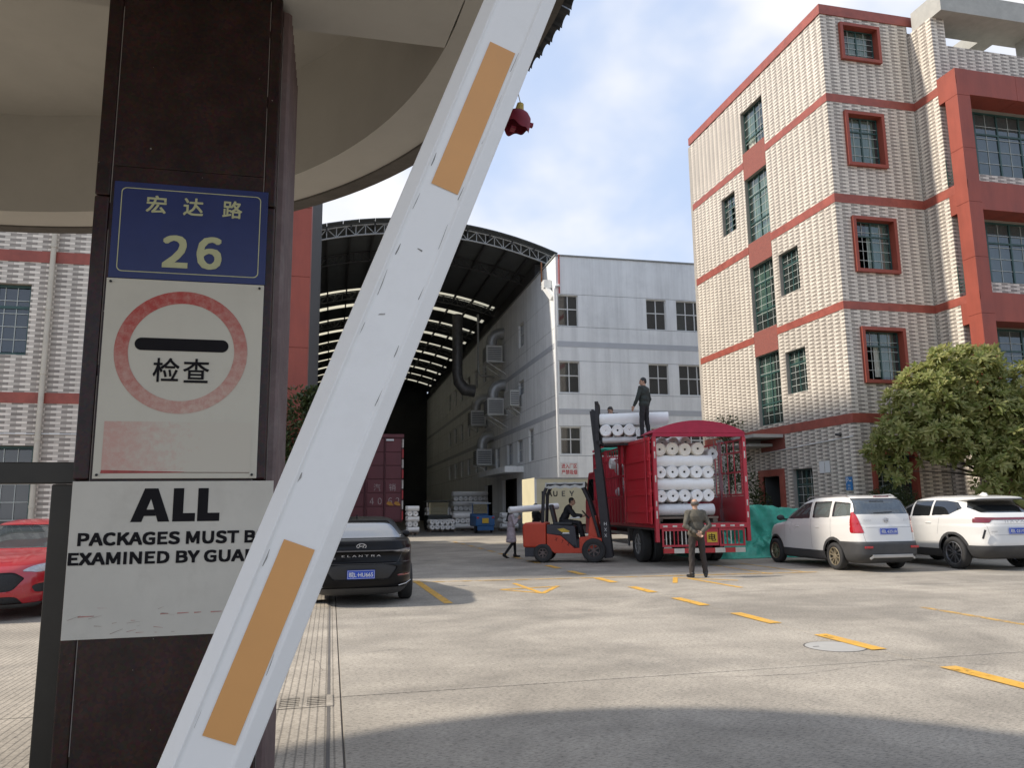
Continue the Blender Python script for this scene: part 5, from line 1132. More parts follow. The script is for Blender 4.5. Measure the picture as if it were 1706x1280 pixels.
wA = [(-1.5, 1.12), (-1.35, 1.34), (-.4, 1.38), (-.4, 1.06)]; wB = [(-.32, 1.055), (-.32, 1.38), (.0, 1.34), (.66, 1.02)]
mesh_grille = M('black grille mesh', (.012, .012, .013), .4, var=.6, vs=60, bump=.8, bs=120)
pc = []
for sg in (-1, 1): pc += [('side_window', car_glass, side(w_, sg), .006) for w_ in (wA, wB)]
pc += [('windscreen', clear_glass, lambda x, y, z, nx, ny, nz: (ny > .15) & (y < 1.0) & inpoly(np.abs(x), z, [(0, 1.005), (.80, 1.005), (.66, 1.36), (0, 1.36)]), .006), ('rear_window', car_glass, rear([(-.7, 1.1), (.7, 1.1), (.6, 1.36), (-.6, 1.36)]), .006),
       ('headlight', lampclear, lambda x, y, z, nx, ny, nz: (y > 1.5) & inpoly(np.abs(x), z, [(.50, .70), (.62, .78), (.95, .84), (.95, .75), (.70, .685)]), -.005),
       ('radiator_grille', mesh_grille, lambda x, y, z, nx, ny, nz: (y > 1.7) & inpoly(np.abs(x), z, [(0, .69), (.46, .69), (.56, .60), (.42, .42), (0, .42)]), .012),
       ('lower_grille', mesh_grille, lambda x, y, z, nx, ny, nz: (y > 1.7) & inpoly(np.abs(x), z, [(0, .36), (.48, .36), (.56, .24), (0, .24)]), .012),
       ('fog_lamp', black_m, lambda x, y, z, nx, ny, nz: (y > 1.6) & inpoly(np.abs(x), z, [(.62, .50), (.80, .54), (.80, .38), (.66, .40)]), .01),
       ('sill_cladding', clad, lambda x, y, z, nx, ny, nz: (z < .24), -.006)]
car_body(t, rows, car_red, pc, [(a, wz) for a in ax], ra, nring=520, step=.018, lining={4: M('grey dashboard', (.16, .16, .15), .8, var=.4, vs=6)})
for sg in (-1, 1):
    for a in ax: wheel(t, sg * .80, a, .33, .215, sg, dark_alloy, 10, .68, style=1)
    mirror(t, sg * .98, .70, 1.05, car_red, sg)
t.location = (-4.92, 15.0, 0); t.rotation_euler = (0, 0, math.pi)
ORD = ['leftmost', 'second', 'third', 'fourth', 'fifth', 'sixth', 'seventh']; LAY = ['bottom', 'second', 'third', 'fourth', 'fifth', 'sixth', 'seventh']
# ------------------------------------------------------------------ fabric rolls
roll_m = M('white fabric roll', (.85, .845, .83), .85, var=.06, vs=6, bump=.15, bs=30, dirt=.12, dirtcol=(.45, .43, .4), ds=3)
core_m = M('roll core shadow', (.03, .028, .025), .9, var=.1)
ivory = M('ivory fabric roll', (.76, .71, .62), .85, var=.06, vs=6, bump=.15, bs=30)
wrap = M('plastic wrapped roll', (.60, .61, .62), .25, var=.10, vs=9, bump=.5, bs=14)
roll_mesh = {}
def roll_obj(rad, length, hole=True, m=None, seed=0):
    """axis along +y, near end at y = 0, centred on the axis"""
    key = (round(rad, 3), round(length, 2), hole, (m or roll_m).name, seed % 3)
    if key not in roll_mesh:
        rn = random.Random(seed % 3); b = MB(); prof = []; rc = .028 if hole else .010; n = 9
        for i in range(n + 1):
            r_ = rc + (rad * .96 - rc) * i / n; prof.append((r_, .012 * (i % 2) + rn.uniform(-.006, .006) + .02 * (1 - i / n) ** 2))
        prof += [(rad, .03), (rad * 1.005, length * .3), (rad * .995, length * .7), (rad, length - .03), (rad * .95, length), (rc, length - .01)]
        T = Matrix.Rotation(-math.pi / 2, 4, 'X'); b.lathe(prof, 22, T)
        wob = [rn.uniform(.975, 1.02) for _ in range(22)]
        b.v = [((v[0] * (1 + (wob[(i // len(prof)) % 22] - 1))), v[1], v[2] * (1 + (wob[(i // len(prof)) % 22] - 1))) for i, v in enumerate(b.v)]
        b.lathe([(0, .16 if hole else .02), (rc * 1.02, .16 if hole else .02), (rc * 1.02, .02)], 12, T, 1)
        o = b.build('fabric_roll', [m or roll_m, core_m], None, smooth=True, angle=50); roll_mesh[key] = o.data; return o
    o = bpy.data.objects.new('fabric_roll', roll_mesh[key]); COL.objects.link(o); return o
def roll(label, group, loc, rz, rad=.165, length=1.75, hole=True, m=None, seed=None, tilt=0):
    o = roll_obj(rad, length, hole, m, random.randrange(99) if seed is None else seed); o.location = loc; o.rotation_euler = (tilt, 0, rz); o.rotation_mode = 'XYZ'
    return tag(o, label, 'fabric roll', group)
# ------------------------------------------------------------------ the red stake truck
truck_red = M('red truck paint', (.42, .016, .032), .42, var=.12, vs=2, coat=.2, dirt=.25, dirtcol=(.24, .03, .03), ds=3)
truck_red_sunlit = M('sunlit red truck paint', (.52, .022, .034), .4, var=.06, vs=2, dirt=.12, dirtcol=(.3, .05, .04), ds=3)  # truck red painted lighter for the sun on the open door
tarp_red = M('faded red tarp', (.38, .022, .055), .75, var=.18, vs=3, bump=.3, bs=12)
chassis = M('dirty chassis steel', (.06, .05, .045), .75, var=.35, vs=5)
refl = M('white reflective tape', (.55, .50, .44), .5, var=.35, vs=7)
wood = M('grey truck planks', (.16, .13, .10), .85, var=.3, vs=4)
TRK = -5.0; tk = thing('stake_truck', 'red stake sided truck with an open rear stacked with white fabric rolls', 'truck', (9.415, 18.64, 0), R(TRK))
tkM = Matrix.Translation((9.415, 18.64, 0)) @ Matrix.Rotation(R(TRK), 4, 'Z')
HW, BL, BZ, TZ = 1.235, 6.4, 1.06, 3.34
def part(par, name, m, fn, **kw):
    b = MB(); fn(b); return b.build(name, m, par, **kw)
part(tk, 'bed', chassis, lambda b: (b.box((-HW, .06, .92), (HW, BL, BZ)), b.box((-.45, .3, .62), (-.33, BL + 2, .92)), b.box((.33, .3, .62), (.45, BL + 2, .92))))
for k in range(8): part(tk, 'floor_plank', wood, lambda b: b.box((-HW + .04 + k * .304, .08, BZ + .001), (-HW + .04 + (k + 1) * .304 - .012, BL, BZ + .03)))
for sx in (-1, 1):
    part(tk, 'rear_post', truck_red, lambda b: b.box((sx * HW - .05, -.04, .62), (sx * HW + .05, .07, TZ)), bevel=.008)
    for k in (0, 1, 3, 5, 6): part(tk, 'reflective_tape', refl, lambda b: b.box((sx * HW - .02, -.045, 1.22 + k * .31), (sx * HW + .015, -.0415, 1.34 + k * .31 + .08 * random.random())))
    part(tk, 'side_panel', truck_red, lambda b: [b.box((sx * HW - .02, .1, BZ - .08), (sx * HW + .02, BL, 1.78))] + [b.box((sx * (HW + .035) - .015, .3 + k * .34, BZ), (sx * (HW + .035) + .015, .36 + k * .34, 1.76)) for k in range(18)])
    for y in (1.6, 3.2, 4.8, 6.36): part(tk, 'side_post', truck_red, lambda b: b.box((sx * HW - .035, y - .05, BZ), (sx * HW + .035, y + .05, TZ - .02)))
    for z in (1.82, 2.42, 2.95, TZ - .06): part(tk, 'side_rail', truck_red, lambda b: b.box((sx * HW - .02, .07, z - .025), (sx * HW + .02, BL, z + .025)))
    for k in range(44):
        y = .22 + k * .142
        if min(abs(y - q) for q in (1.6, 3.2, 4.8, 6.36)) > .07 and k % (2 if sx < 0 else 3) == 0: part(tk, 'stake', truck_red, lambda b: b.box((sx * HW - .012, y - .014, 1.845), (sx * HW + .012, y + .014, TZ - .09)))
part(tk, 'rear_sill', truck_red, lambda b: b.box((-HW + .05, -.05, .96), (HW - .05, .05, 1.09)), bevel=.006)
for k in range(9): part(tk, 'reflective_tape', refl, lambda b: b.box((-1.1 + k * .26, -.056, 1.0), (-.98 + k * .26, -.0515, 1.045)))
part(tk, 'header_beam', tarp_red, lambda b: b.box((-HW - .03, -.05, TZ), (HW + .03, .05, TZ + .10)), bevel=.006)
n = 18; arc = [(-HW - .06 + (2 * HW + .12) * i / n, TZ + .10 + .33 * (1 - (2 * i / n - 1) ** 2) ** .85) for i in range(n + 1)]
part(tk, 'tarp_bow', tarp_red, lambda b: b.prism(arc, 'y', -.06, .95), smooth=True, angle=40)
part(tk, 'front_bow', truck_red, lambda b: b.tube([(x, BL - .1, z - .05) for x, z in arc], .04, 8))
part(tk, 'headboard', truck_red, lambda b: [b.box((-HW, BL, BZ), (HW, BL + .05, TZ - .1))] + [b.box((-HW + .1 + k * .25, BL - .03, BZ), (-HW + .16 + k * .25, BL, TZ - .15)) for k in range(10)])
# the single rear door folded forward along the left side
def door_(b):
    for k in range(5): b.box((-.02, .06, k * .452), (.02, 2.42, (k + 1) * .452 - .10)); b.box((-.035, .06, (k + 1) * .452 - .10), (.035, 2.42, (k + 1) * .452))
dr = part(tk, 'rear_door', truck_red_sunlit, door_, bevel=.008); dr.location = (-HW - .10, .02, BZ + .02)
for k in range(4): part(dr, 'door_rib', truck_red_sunlit, lambda b: b.box((-.05, .1, .30 + k * .45), (-.022, 2.38, .36 + k * .45)))
part(dr, 'lock_rod', truck_red, lambda b: b.tube([(-.065, 2.2, .05), (-.065, 2.2, 2.3)], .018, 8)); part(dr, 'lock_rod', truck_red, lambda b: b.tube([(-.065, .25, .05), (-.065, .25, 2.3)], .018, 8))
part(tk, 'door_latch_frame', truck_red, lambda b: (b.box((-HW - .28, 2.1, 2.75), (-HW - .22, 2.2, 3.42)), b.box((-HW - .28, 2.35, 2.75), (-HW - .22, 2.45, 3.3)), b.bar((-HW - .25, 2.15, 3.38), (-HW - .25, 2.55, 2.8), .05, .05)))
# gate hanging below the bed, bumper, number board
for x0, x1 in ((-1.12, -.22), (.42, 1.12)):
    part(tk, 'hanging_gate', truck_red, lambda b: (b.box((x0, -.03, .90), (x1, .0, .955)), b.box((x0, -.03, .50), (x1, .0, .55)), b.box((x0, -.03, .55), (x0 + .045, .0, .90)), b.box((x1 - .045, -.03, .55), (x1, .0, .90))))
    k = x0 + .11
    while k < x1 - .08: part(tk, 'gate_bar', refl if random.random() < .5 else truck_red, lambda b: b.box((k - .012, -.025, .55), (k + .012, -.005, .90))); k += .105
part(tk, 'number_board', truck_red, lambda b: b.box((-.2, -.02, .52), (.40, .0, .95)))
plq = part(tk, 'yellow_plate', M('yellow plate', (.55, .36, .03), .5, var=.2, vs=20), lambda b: b.box((.08, -.035, .60), (.36, -.021, .86)))
lettering('lettering', '电', .2, .19, facing(.12, -.037, .635), ink, plq, .014)
for k in range(8): part(tk, 'bumper_stripe', [M('bumper red', (.45, .03, .03), .5, var=.2), M('bumper white', (.58, .53, .45), .5, var=.2)][k % 2], lambda b: b.box((-1.1 + k * .275, -.06, .34), (-1.1 + (k + 1) * .275 - .002, .0, .46)))
part(tk, 'bumper_hanger', chassis, lambda b: (b.box((-.5, -.01, .42), (-.42, .3, .7)), b.box((.42, -.01, .42), (.5, .3, .7))))
for sx in (-1, 1):
    for xw in (.70, 1.04):
        wheel(tk, sx * xw, 1.94, .50, .27, sx, M('grey truck rim', (.30, .29, .27), .6, metal=.3, var=.2), 8, .56)
    wheel(tk, sx * 1.0, 7.1, .50, .28, sx, MATS['grey truck rim'], 8, .56)
    part(tk, 'mudguard', chassis, lambda b: b.box((sx * .9 - .32, 2.5, .55), (sx * .9 + .32, 2.53, .95)))
    part(tk, 'side_guard', M('dull silver rail', (.28, .27, .26), .5, metal=.4, var=.2), lambda b: (b.box((sx * 1.12 - .02, 2.9, .45), (sx * 1.12 + .02, 5.6, .53)), b.box((sx * 1.12 - .02, 2.9, .72), (sx * 1.12 + .02, 5.6, .80)), b.box((sx * 1.12 - .025, 2.9, .40), (sx * 1.12 + .025, 2.98, .92)), b.box((sx * 1.12 - .025, 5.5, .40), (sx * 1.12 + .025, 5.58, .92))))
part(tk, 'axle', chassis, lambda b: (b.tube([(-1.1, 1.94, .5), (1.1, 1.94, .5)], .09, 10), b.ball((0, 1.94, .5), .22, 12)))
part(tk, 'fuel_tank', chassis, lambda b: b.box((.55, 3.3, .45), (1.0, 4.6, .9)), bevel=.05)
part(tk, 'cab', truck_red, lambda b: b.prism([(6.6, .6), (6.6, 2.75), (7.7, 2.75), (8.25, 1.75), (8.35, .6)], 'x', -1.13, 1.13), bevel=.05)
for sx in (-1, 1): part(tk, 'cab_window', car_glass, lambda b: b.prism([(6.95, 1.75), (6.95, 2.5), (7.6, 2.5), (7.98, 1.75)], 'x', sx * 1.135 - .004, sx * 1.135 + .004))
part(tk, 'windscreen', car_glass, lambda b: b.bar((0, 8.24, 1.8), (0, 7.76, 2.66), 2.0, .02, up=(0, 1, 0)))
# plastic sheeting and rope inside on the right
sheetm = glass_mat('hanging plastic film', (.66, .64, .66), .7, .55)
for x, y, w in ((.62, .5, .10), (.86, .7, .13), (1.08, .9, .09)):
    b = MB(); v = []; 
    for i in range(14):
        z = 3.3 - i * .15 * (1.15 if w > .1 else .8); q = w * (.35 + .65 * abs(math.sin(i * .55 + x * 5))); v += [(x - q / 2 + .02 * math.sin(i), y, z), (x + q / 2 + .02 * math.sin(i), y + .05, z)]
    b.add(v, [(2 * i, 2 * i + 1, 2 * i + 3, 2 * i + 2) for i in range(13)]); b.build('plastic_sheet', sheetm, tk)
# its load
def in_truck(x, y, z): return tkM @ Vector((x, y, z))
rz0 = R(TRK); G = 'fabric rolls loaded in the red truck'; ordn = ['first', 'second', 'third', 'fourth', 'fifth']; rr = .163
for row, z in (('bottom', 1.80), ('middle', 2.42)):
    for k in range(5): roll('white roll end with dark core, %s from the left in the truck\'s %s row' % (ordn[k], row), G, in_truck(-1.03 + .332 * k, .18 + random.uniform(-.04, .05), z + random.uniform(-.008, .008)), rz0, rr)
for k in range(4): roll('ivory roll end, %s from the left in the top row in the red truck' % ordn[k], G, in_truck(-1.02 + .355 * k, .16 + .06 * random.random(), 3.02 + .02 * (k % 2)), rz0, .178, m=ivory)
roll('single wrapped roll end standing right of the top row in the red truck', G, in_truck(.50, .3, 2.91), rz0, .15, m=wrap)
for row, z in (('bottom', 1.44), ('second', 2.11), ('upper', 2.72)):
    roll('white roll lying crosswise, %s layer at the rear of the red truck' % row, G, in_truck(-1.19, .33, z), rz0 - math.pi / 2, .158, 1.62, False, m=wrap if row == 'bottom' else None)
    roll('white roll lying crosswise behind the rear one, %s layer of the red truck' % row, G, in_truck(-1.13, .68, z), rz0 - math.pi / 2, .158, 1.68, False)
    roll('white roll lying crosswise third from the rear, %s layer of the red truck' % row, G, in_truck(-1.17, 1.03, z), rz0 - math.pi / 2, .158, 1.68, False)
part(tk, 'pallet', wood, lambda b: [b.box((-1.2, .16, BZ + .15), (.5, 1.9, BZ + .2))] + [b.box((-1.2 + k * .78, .18, BZ + .03), (-1.08 + k * .78, 1.9, BZ + .15)) for k in range(3)])
for z, nm in ((1.3, 'bottom'), (1.64, 'second'), (1.98, 'third'), (2.32, 'fourth'), (2.66, 'fifth'), (3.0, 'top')):
    for k in (0, 1, 2, 4): roll('%s white roll behind the left stakes of the red truck, %s layer' % (ORD[k], nm), 'fabric rolls behind the truck stakes', in_truck(-1.02 + .34 * k + (.17 if nm in ('second', 'fourth', 'top') else 0) * (k < 4), 2.3, z), rz0, rr)
for k in range(4): roll('%s white roll on top of the truck load by the standing man' % ORD[k], 'fabric rolls under the standing man', in_truck(-1.0 + .34 * k, 1.0, 3.24 + .012 * k), rz0, rr, 1.6)
roll('white roll end poking out between the left stakes of the red truck', G, in_truck(-1.35, 3.9, 2.86), rz0 - math.pi / 2, .17, 1.2)
gpm = M('green plastic net', (.02, .28, .19), .7, var=.3, vs=10)
gp = thing('green_tarp', 'crumpled green tarp bundle on the front top of the red truck', 'tarp', in_truck(-.85, 5.4, 3.3)); 
b = MB(); b.ball((0, 0, .06), (.5, .5, .14), 20)
b.v = [(x * (1 + .25 * math.sin(9 * y + 5 * x)), y, z + .05 * math.sin(17 * x) * math.cos(13 * y)) for x, y, z in b.v]; b.build('cloth', gpm, gp)

# ------------------------------------------------------------------ forklift
fk_or = M('orange red forklift paint', (.50, .052, .02), .45, var=.15, vs=3, dirt=.4, dirtcol=(.20, .05, .03), ds=3); fk_dk = M('slate forklift panel', (.035, .035, .042), .5, var=.2, dirt=.2)
steel_dk = M('greasy mast steel', (.035, .033, .036), .5, metal=.4, var=.25, vs=5)
fk = thing('forklift', 'orange red forklift with a raised dark mast lifting rolls over the truck', 'forklift', (6.73, 21.65, 0), R(-113))
part(fk, 'counterweight', fk_or, lambda b: b.prism([(-1.28, .42), (-1.30, 1.02), (-1.22, 1.12), (-.62, 1.12), (-.62, .42)], 'x', -.53, .53), bevel=.05)
part(fk, 'tow_plate', fk_dk, lambda b: b.box((-.5, -1.24, .16), (.5, -.95, .42)), bevel=.02)
for sx in (-1, 1):
    part(fk, 'chassis', fk_or, lambda b: b.prism([(-.60, .42), (-.60, .80), (-.2, .74), (.18, .40), (.32, .40), (.32, .70), (.66, .72), (.95, .66), (.95, .50), (.45, .26), (-.38, .26)], 'x', sx * .46 - .05, sx * .46 + .05), bevel=.015)
part(fk, 'floor_frame', fk_dk, lambda b: (b.box((-.42, -.6, .3), (.42, .95, .62)),))
for sx in (-1, 1): part(fk, 'side_panel', fk_dk, lambda b: b.prism([(-.60, .80), (-.60, 1.06), (.20, 1.0), (.26, .42), (.18, .42), (-.2, .76)], 'x', sx * .45 - .03, sx * .45 + .03), bevel=.01)
part(fk, 'engine_hood', fk_dk, lambda b: b.box((-.42, -.62, .62), (.42, .15, 1.02)), bevel=.03)
part(fk, 'dashboard', fk_or, lambda b: b.prism([(.55, .62), (.62, 1.25), (.80, 1.30), (.9, .62)], 'x', -.40, .40), bevel=.02)
part(fk, 'seat', black_m, lambda b: (b.box((-.25, -.45, 1.02), (.25, .1, 1.12)), b.bar((0, -.40, 1.1), (0, -.52, 1.62), .44, .10, up=(0, 1, 0))), bevel=.03)
part(fk, 'steering_wheel', black_m, lambda b: (b.lathe([(.15, -.012), (.17, 0), (.15, .012), (.14, 0), (.15, -.012)], 20, Matrix.Translation((0, .48, 1.32)) @ Matrix.Rotation(R(-50), 4, 'X')), b.tube([(0, .62, 1.18), (0, .48, 1.32)], .02, 8)))
for sx in (-1, 1):
    part(fk, 'guard_post', steel_dk, lambda b: b.tube([(sx * .46, -.72, 1.05), (sx * .46, -.68, 1.9), (sx * .44, -.55, 2.18)], .05, 8)); part(fk, 'guard_post', steel_dk, lambda b: b.tube([(sx * .44, .88, .7), (sx * .44, .62, 1.7), (sx * .44, .42, 2.14)], .045, 8))
part(fk, 'overhead_guard', steel_dk, lambda b: [b.box((sx * .44 - .04, -.58, 2.13), (sx * .44 + .04, .46, 2.2)) for sx in (-1, 1)] + [b.box((-.44, y - .03, 2.135), (.44, y + .03, 2.19)) for y in (-.55, -.3, -.05, .2, .43)])
cvm = M('grey canvas', (.40, .40, .37), .85, var=.2, vs=5)
b = MB(); v = []
for i in range(9):
    y = -.62 + 1.14 * i / 8
    for x, z in ((-.50, 2.13), (-.46, 2.235), (0, 2.25), (.46, 2.235), (.50, 2.08)): v.append((x, y, z + .02 * math.sin(3.1 * i + x * 4)))
b.add(v, [(i * 5 + j, i * 5 + j + 1, i * 5 + j + 6, i * 5 + j + 5) for i in range(8) for j in range(4)]); b.build('canvas_roof', cvm, fk)
for sx in (-1, 1):
    wheel(fk, sx * .43, -.72, .27, .22, sx, M('dull dark rim', (.12, .09, .08), .7, var=.3), 6, .5); wheel(fk, sx * .45, .72, .335, .26, sx, MATS['dull dark rim'], 6, .52)
lg = part(fk, 'emblem', M('yellow leaf decal', (.55, .38, .05), .6, var=.3, vs=20), lambda b: b.add([(.483, -.30, .93), (.483, -.12, .955), (.483, .06, .87), (.483, .0, .83), (.483, -.18, .85)], [(0, 1, 2, 3, 4)]))
part(lg, 'emblem_base', white_pl, lambda b: b.add([(.484, -.16, .80), (.484, .05, .80), (.484, .03, .835), (.484, -.14, .835)], [(0, 1, 2, 3)]))
for k, ch in enumerate('XTXX'):
    T = Matrix.Translation((.512, -.38 + k * .17, .62 - .07 * k)) @ Matrix.Rotation(math.pi / 2, 4, 'Z') @ Matrix.Rotation(math.pi / 2, 4, 'X') @ Matrix.Rotation(R(-22), 4, 'Z'); lettering('lettering', ch, .07, .10, T, ink, fk, .01)
mast = part(fk, 'mast', steel_dk, lambda b: [b.bar((sx * .36, 1.12, .12), (sx * .36, .90, 2.62), .09, .24, up=(0, 1, 0)) for sx in (-1, 1)] + [b.bar((-.4, 1.10, .3), (.4, 1.10, .3), .1, .1), b.bar((-.4, .93, 2.55), (.4, .93, 2.55), .08, .1)], bevel=.008)
inner = part(fk, 'inner_mast', steel_dk, lambda b: [b.bar((sx * .27, 1.03, 1.4), (sx * .27, .78, 4.30), .07, .17, up=(0, 1, 0)) for sx in (-1, 1)] + [b.bar((-.3, .78, 4.3), (.3, .78, 4.3), .07, .08), b.bar((-.3, .90, 2.9), (.3, .90, 2.9), .07, .08)], bevel=.006)
part(mast, 'lift_cylinder', alu, lambda b: [b.tube([(sx * .18, 1.06, .3), (sx * .18, .80, 4.2)], .028, 8) for sx in (-1, 1)]); part(mast, 'chain', steel_dk, lambda b: [b.bar((sx * .08, .98, 1.5), (sx * .08, .76, 4.25), .03, .02) for sx in (-1, 1)])
cz_ = 3.30
part(fk, 'fork_carriage', steel_dk, lambda b: [b.box((-.52, .95, cz_), (.52, 1.0, cz_ + .1)), b.box((-.52, .93, cz_ + .36), (.52, .98, cz_ + .46))] + [b.box((-.5 + .23 * k, .86, cz_ + .1), (-.46 + .23 * k, .96, cz_ + 1.24)) for k in range(5)] + [b.box((-.52, .86, cz_ + 1.18), (.52, .96, cz_ + 1.24))])
for sx in (-1, 1): part(fk, 'fork', steel_dk, lambda b: (b.box((sx * .33 - .06, 1.0, cz_), (sx * .33 + .06, 1.05, cz_ + .46)), b.box((sx * .33 - .06, 1.05, cz_ - .03), (sx * .33 + .06, 2.15, cz_ + .02))))
part(fk, 'steering_axle_cover', fk_dk, lambda b: b.box((-.4, -.9, .2), (.4, -.55, .42)))
for k, ch in enumerate('▲'): pass
for k, z in enumerate((1.02, .86, .70)):
    T = Matrix.Translation((.415, 1.02, z)) @ Matrix.Rotation(math.pi / 2, 4, 'Z') @ Matrix.Rotation(math.pi / 2, 4, 'X'); lettering('lettering', 'HXX'[k], .075, .09, T, white_pl, mast, .01)
fkM = Matrix.Translation((6.73, 21.65, 0)) @ Matrix.Rotation(R(-113), 4, 'Z'); fz = R(-113); G = 'fabric rolls on the raised forks'
def in_fk(x, y, z): return fkM @ Vector((x, y, z))
roll('long white roll lying on top of the raised load on the forks', G, in_fk(.35, .98, 4.02), fz, .17, 1.95, False)
roll('long white roll lying behind the front one on top of the fork load', G, in_fk(0.0, 1.0, 4.02), fz, .17, 1.9, False)
roll('long white roll at the far side of the raised fork load', G, in_fk(-.35, 1.0, 4.02), fz, .17, 1.9, False)
for k in range(4): roll('loosely wound white roll end, %s from the mast in the raised fork load' % ordn[k], G, in_fk(.62, 1.16 + .335 * k, 3.68 + (-.10 if k == 3 else 0)), fz + math.pi / 2, .168, 1.3, k == 1)
roll('grey wrapped roll lying lowest on the forks beside the mast', G, in_fk(.45, 1.06, 3.42), fz, .09, 1.0, False, m=wrap); roll('grey wrapped roll lying lowest on the far fork', G, in_fk(-.35, 1.06, 3.42), fz, .09, 1.0, False, m=wrap)
roll('white roll slipping off the fork tips onto the truck side', G, in_fk(.5, 2.15, 3.40), fz + math.pi / 2 + .35, .17, 1.2, False)

# ------------------------------------------------------------------ box truck behind, container truck, rolls on the hall floor, tricycle
cream = M('cream box paint', (.66, .60, .40), .5, var=.06, vs=1.5, dirt=.2, dirtcol=(.4, .36, .26))
bx = thing('box_truck', 'cream box truck standing crosswise behind the forklift with faded black letters', 'truck', (11.8, 34.8, 0))
def B_(nm, m, a, c, **kw): return pbox(bx, nm, m, (a, c), **kw)
B_('box', cream, (8.87, 33.6, .78), (14.4, 36.0, 2.86), bevel=.02)
B_('corner_strip', white_pl, (8.85, 33.585, .78), (8.95, 33.60, 2.86)); B_('top_rail', roofc, (8.87, 33.58, 2.80), (14.4, 33.6, 2.87)); B_('chassis', chassis, (9.2, 34.1, .5), (16.2, 35.5, .78))
for z in (.28, .50): B_('rear_guard', M('cream rail', (.6, .5, .28), .6, var=.2), (8.9, 33.8, z), (8.97, 35.8, z + .1))
B_('side_guard', chassis, (9.3, 33.66, .35), (12.6, 33.7, .7)); B_('cab', cream, (14.5, 33.7, .6), (16.3, 35.9, 2.5), bevel=.1)
for x in (10.2, 15.3):
    for y, sg in ((33.85, -1), (35.75, 1)):
        b = MB(); b.lathe([(0, -.11), (.3, -.12), (.42, -.1), (.42, .1), (.3, .12), (0, .11)], 24, Matrix.Translation((x, y, .42)) @ Matrix.Rotation(math.pi / 2, 4, 'X')); b.build('wheel', rubber, bx, world=True)
faded_ink = M('faded black letters', (.10, .10, .09), .7, var=.4, vs=9)
for s_, x, w in (('M', 9.18, .22), ('A', 9.45, .22), ('U', 9.72, .2), ('E', 10.12, .16), ('Y', 10.48, .22)): lettering('lettering', s_, w, .24, facing(x, 33.592, 2.02), faded_ink if s_ in 'EY' else ink, bx, .03, world=True)
# container truck
maroon = M('maroon container paint', (.13, .032, .038), .6, var=.15, vs=1.5, dirt=.35, dirtcol=(.075, .025, .025), ds=2)
ct = thing('container_truck', 'maroon box truck seen from its rear doors left of the hall', 'truck', (1.1, 26, 0))
def K_(nm, m, a, c, **kw): return pbox(ct, nm, m, (a, c), **kw)
K_('box', maroon, (-.12, 26.02, 1.12), (2.32, 36, 4.0), bevel=.02)
for x0, x1 in ((-.10, 1.09), (1.11, 2.30)):
    dd = K_('rear_door', maroon, (x0, 25.98, 1.16), (x1, 26.018, 3.90))
    for k in range(6):
        o = pbox(dd, 'door_panel', maroon, ((x0 + .04, 25.955, 1.20 + k * .447), (x0 + (x1 - x0) * .47, 25.979, 1.20 + k * .447 + .405)), bevel=.008); o = pbox(dd, 'door_panel', maroon, ((x0 + (x1 - x0) * .53, 25.955, 1.20 + k * .447), (x1 - .05, 25.979, 1.20 + k * .447 + .405)), bevel=.008)
    for x in (x0 + .5 * (x1 - x0), x1 - .02):
        b = MB(); b.tube([(x, 25.945, 1.14), (x, 25.945, 3.92)], .016, 6); b.build('lock_rod', M('dull maroon rod', (.10, .04, .045), .6, metal=.3), ct, world=True)
K_('top_frame', maroon, (-.14, 25.94, 3.92), (2.34, 26.019, 4.03))
for k in range(8): K_('reflective_strip', refl if k % 2 else M('bumper red', (.45, .03, .03)), (2.265, 25.935, 1.2 + k * .34), (2.33, 25.95, 1.2 + k * .34 + .28))
K_('top_lamp', white_pl, (1.75, 25.92, 3.80), (2.0, 25.94, 3.86))
pale_print = M('worn pale lettering', (.34, .27, .26), .7, var=.4, vs=12)
for ch, x in (('汽', 1.36), ('销', 1.86)): lettering('lettering', ch, .22, .24, facing(x, 25.951, 2.14), pale_print, ct, .004, world=True)
for ch, x in (('4', 1.24), ('0', 1.50), ('6', 1.84), ('2', 2.08)): lettering('lettering', ch, .13, .22, facing(x, 25.951, 1.70), pale_print, ct, .004, world=True)
oc = M('ochre smear', (.42, .20, .04), .8, var=.4, vs=12)
for x in (1.78, 2.02):
    b = MB(); b.add([(x, 25.9505, 1.72), (x + .10, 25.9505, 1.66), (x + .24, 25.9505, 1.66), (x + .16, 25.9505, 1.78), (x + .05, 25.9505, 1.80)], [(0, 1, 2, 3, 4)]); b.build('smear', oc, ct, world=True)
K_('chassis', chassis, (.5, 26.2, .7), (1.7, 37, 1.12)); K_('rear_bumper', chassis, (-.1, 26.0, .55), (2.3, 26.1, .7)); K_('cab', maroon, (-.05, 36.3, .7), (2.25, 38.2, 3.0), bevel=.1)
for y in (28.2, 29.5, 37):
    for x in (.1, 2.1):
        b = MB(); b.lathe([(0, -.14), (.35, -.15), (.5, -.12), (.5, .12), (.35, .15), (0, .14)], 24, Matrix.Translation((x, y, .5)) @ Matrix.Rotation(math.pi / 2, 4, 'Y')); b.build('wheel', rubber, ct, world=True)
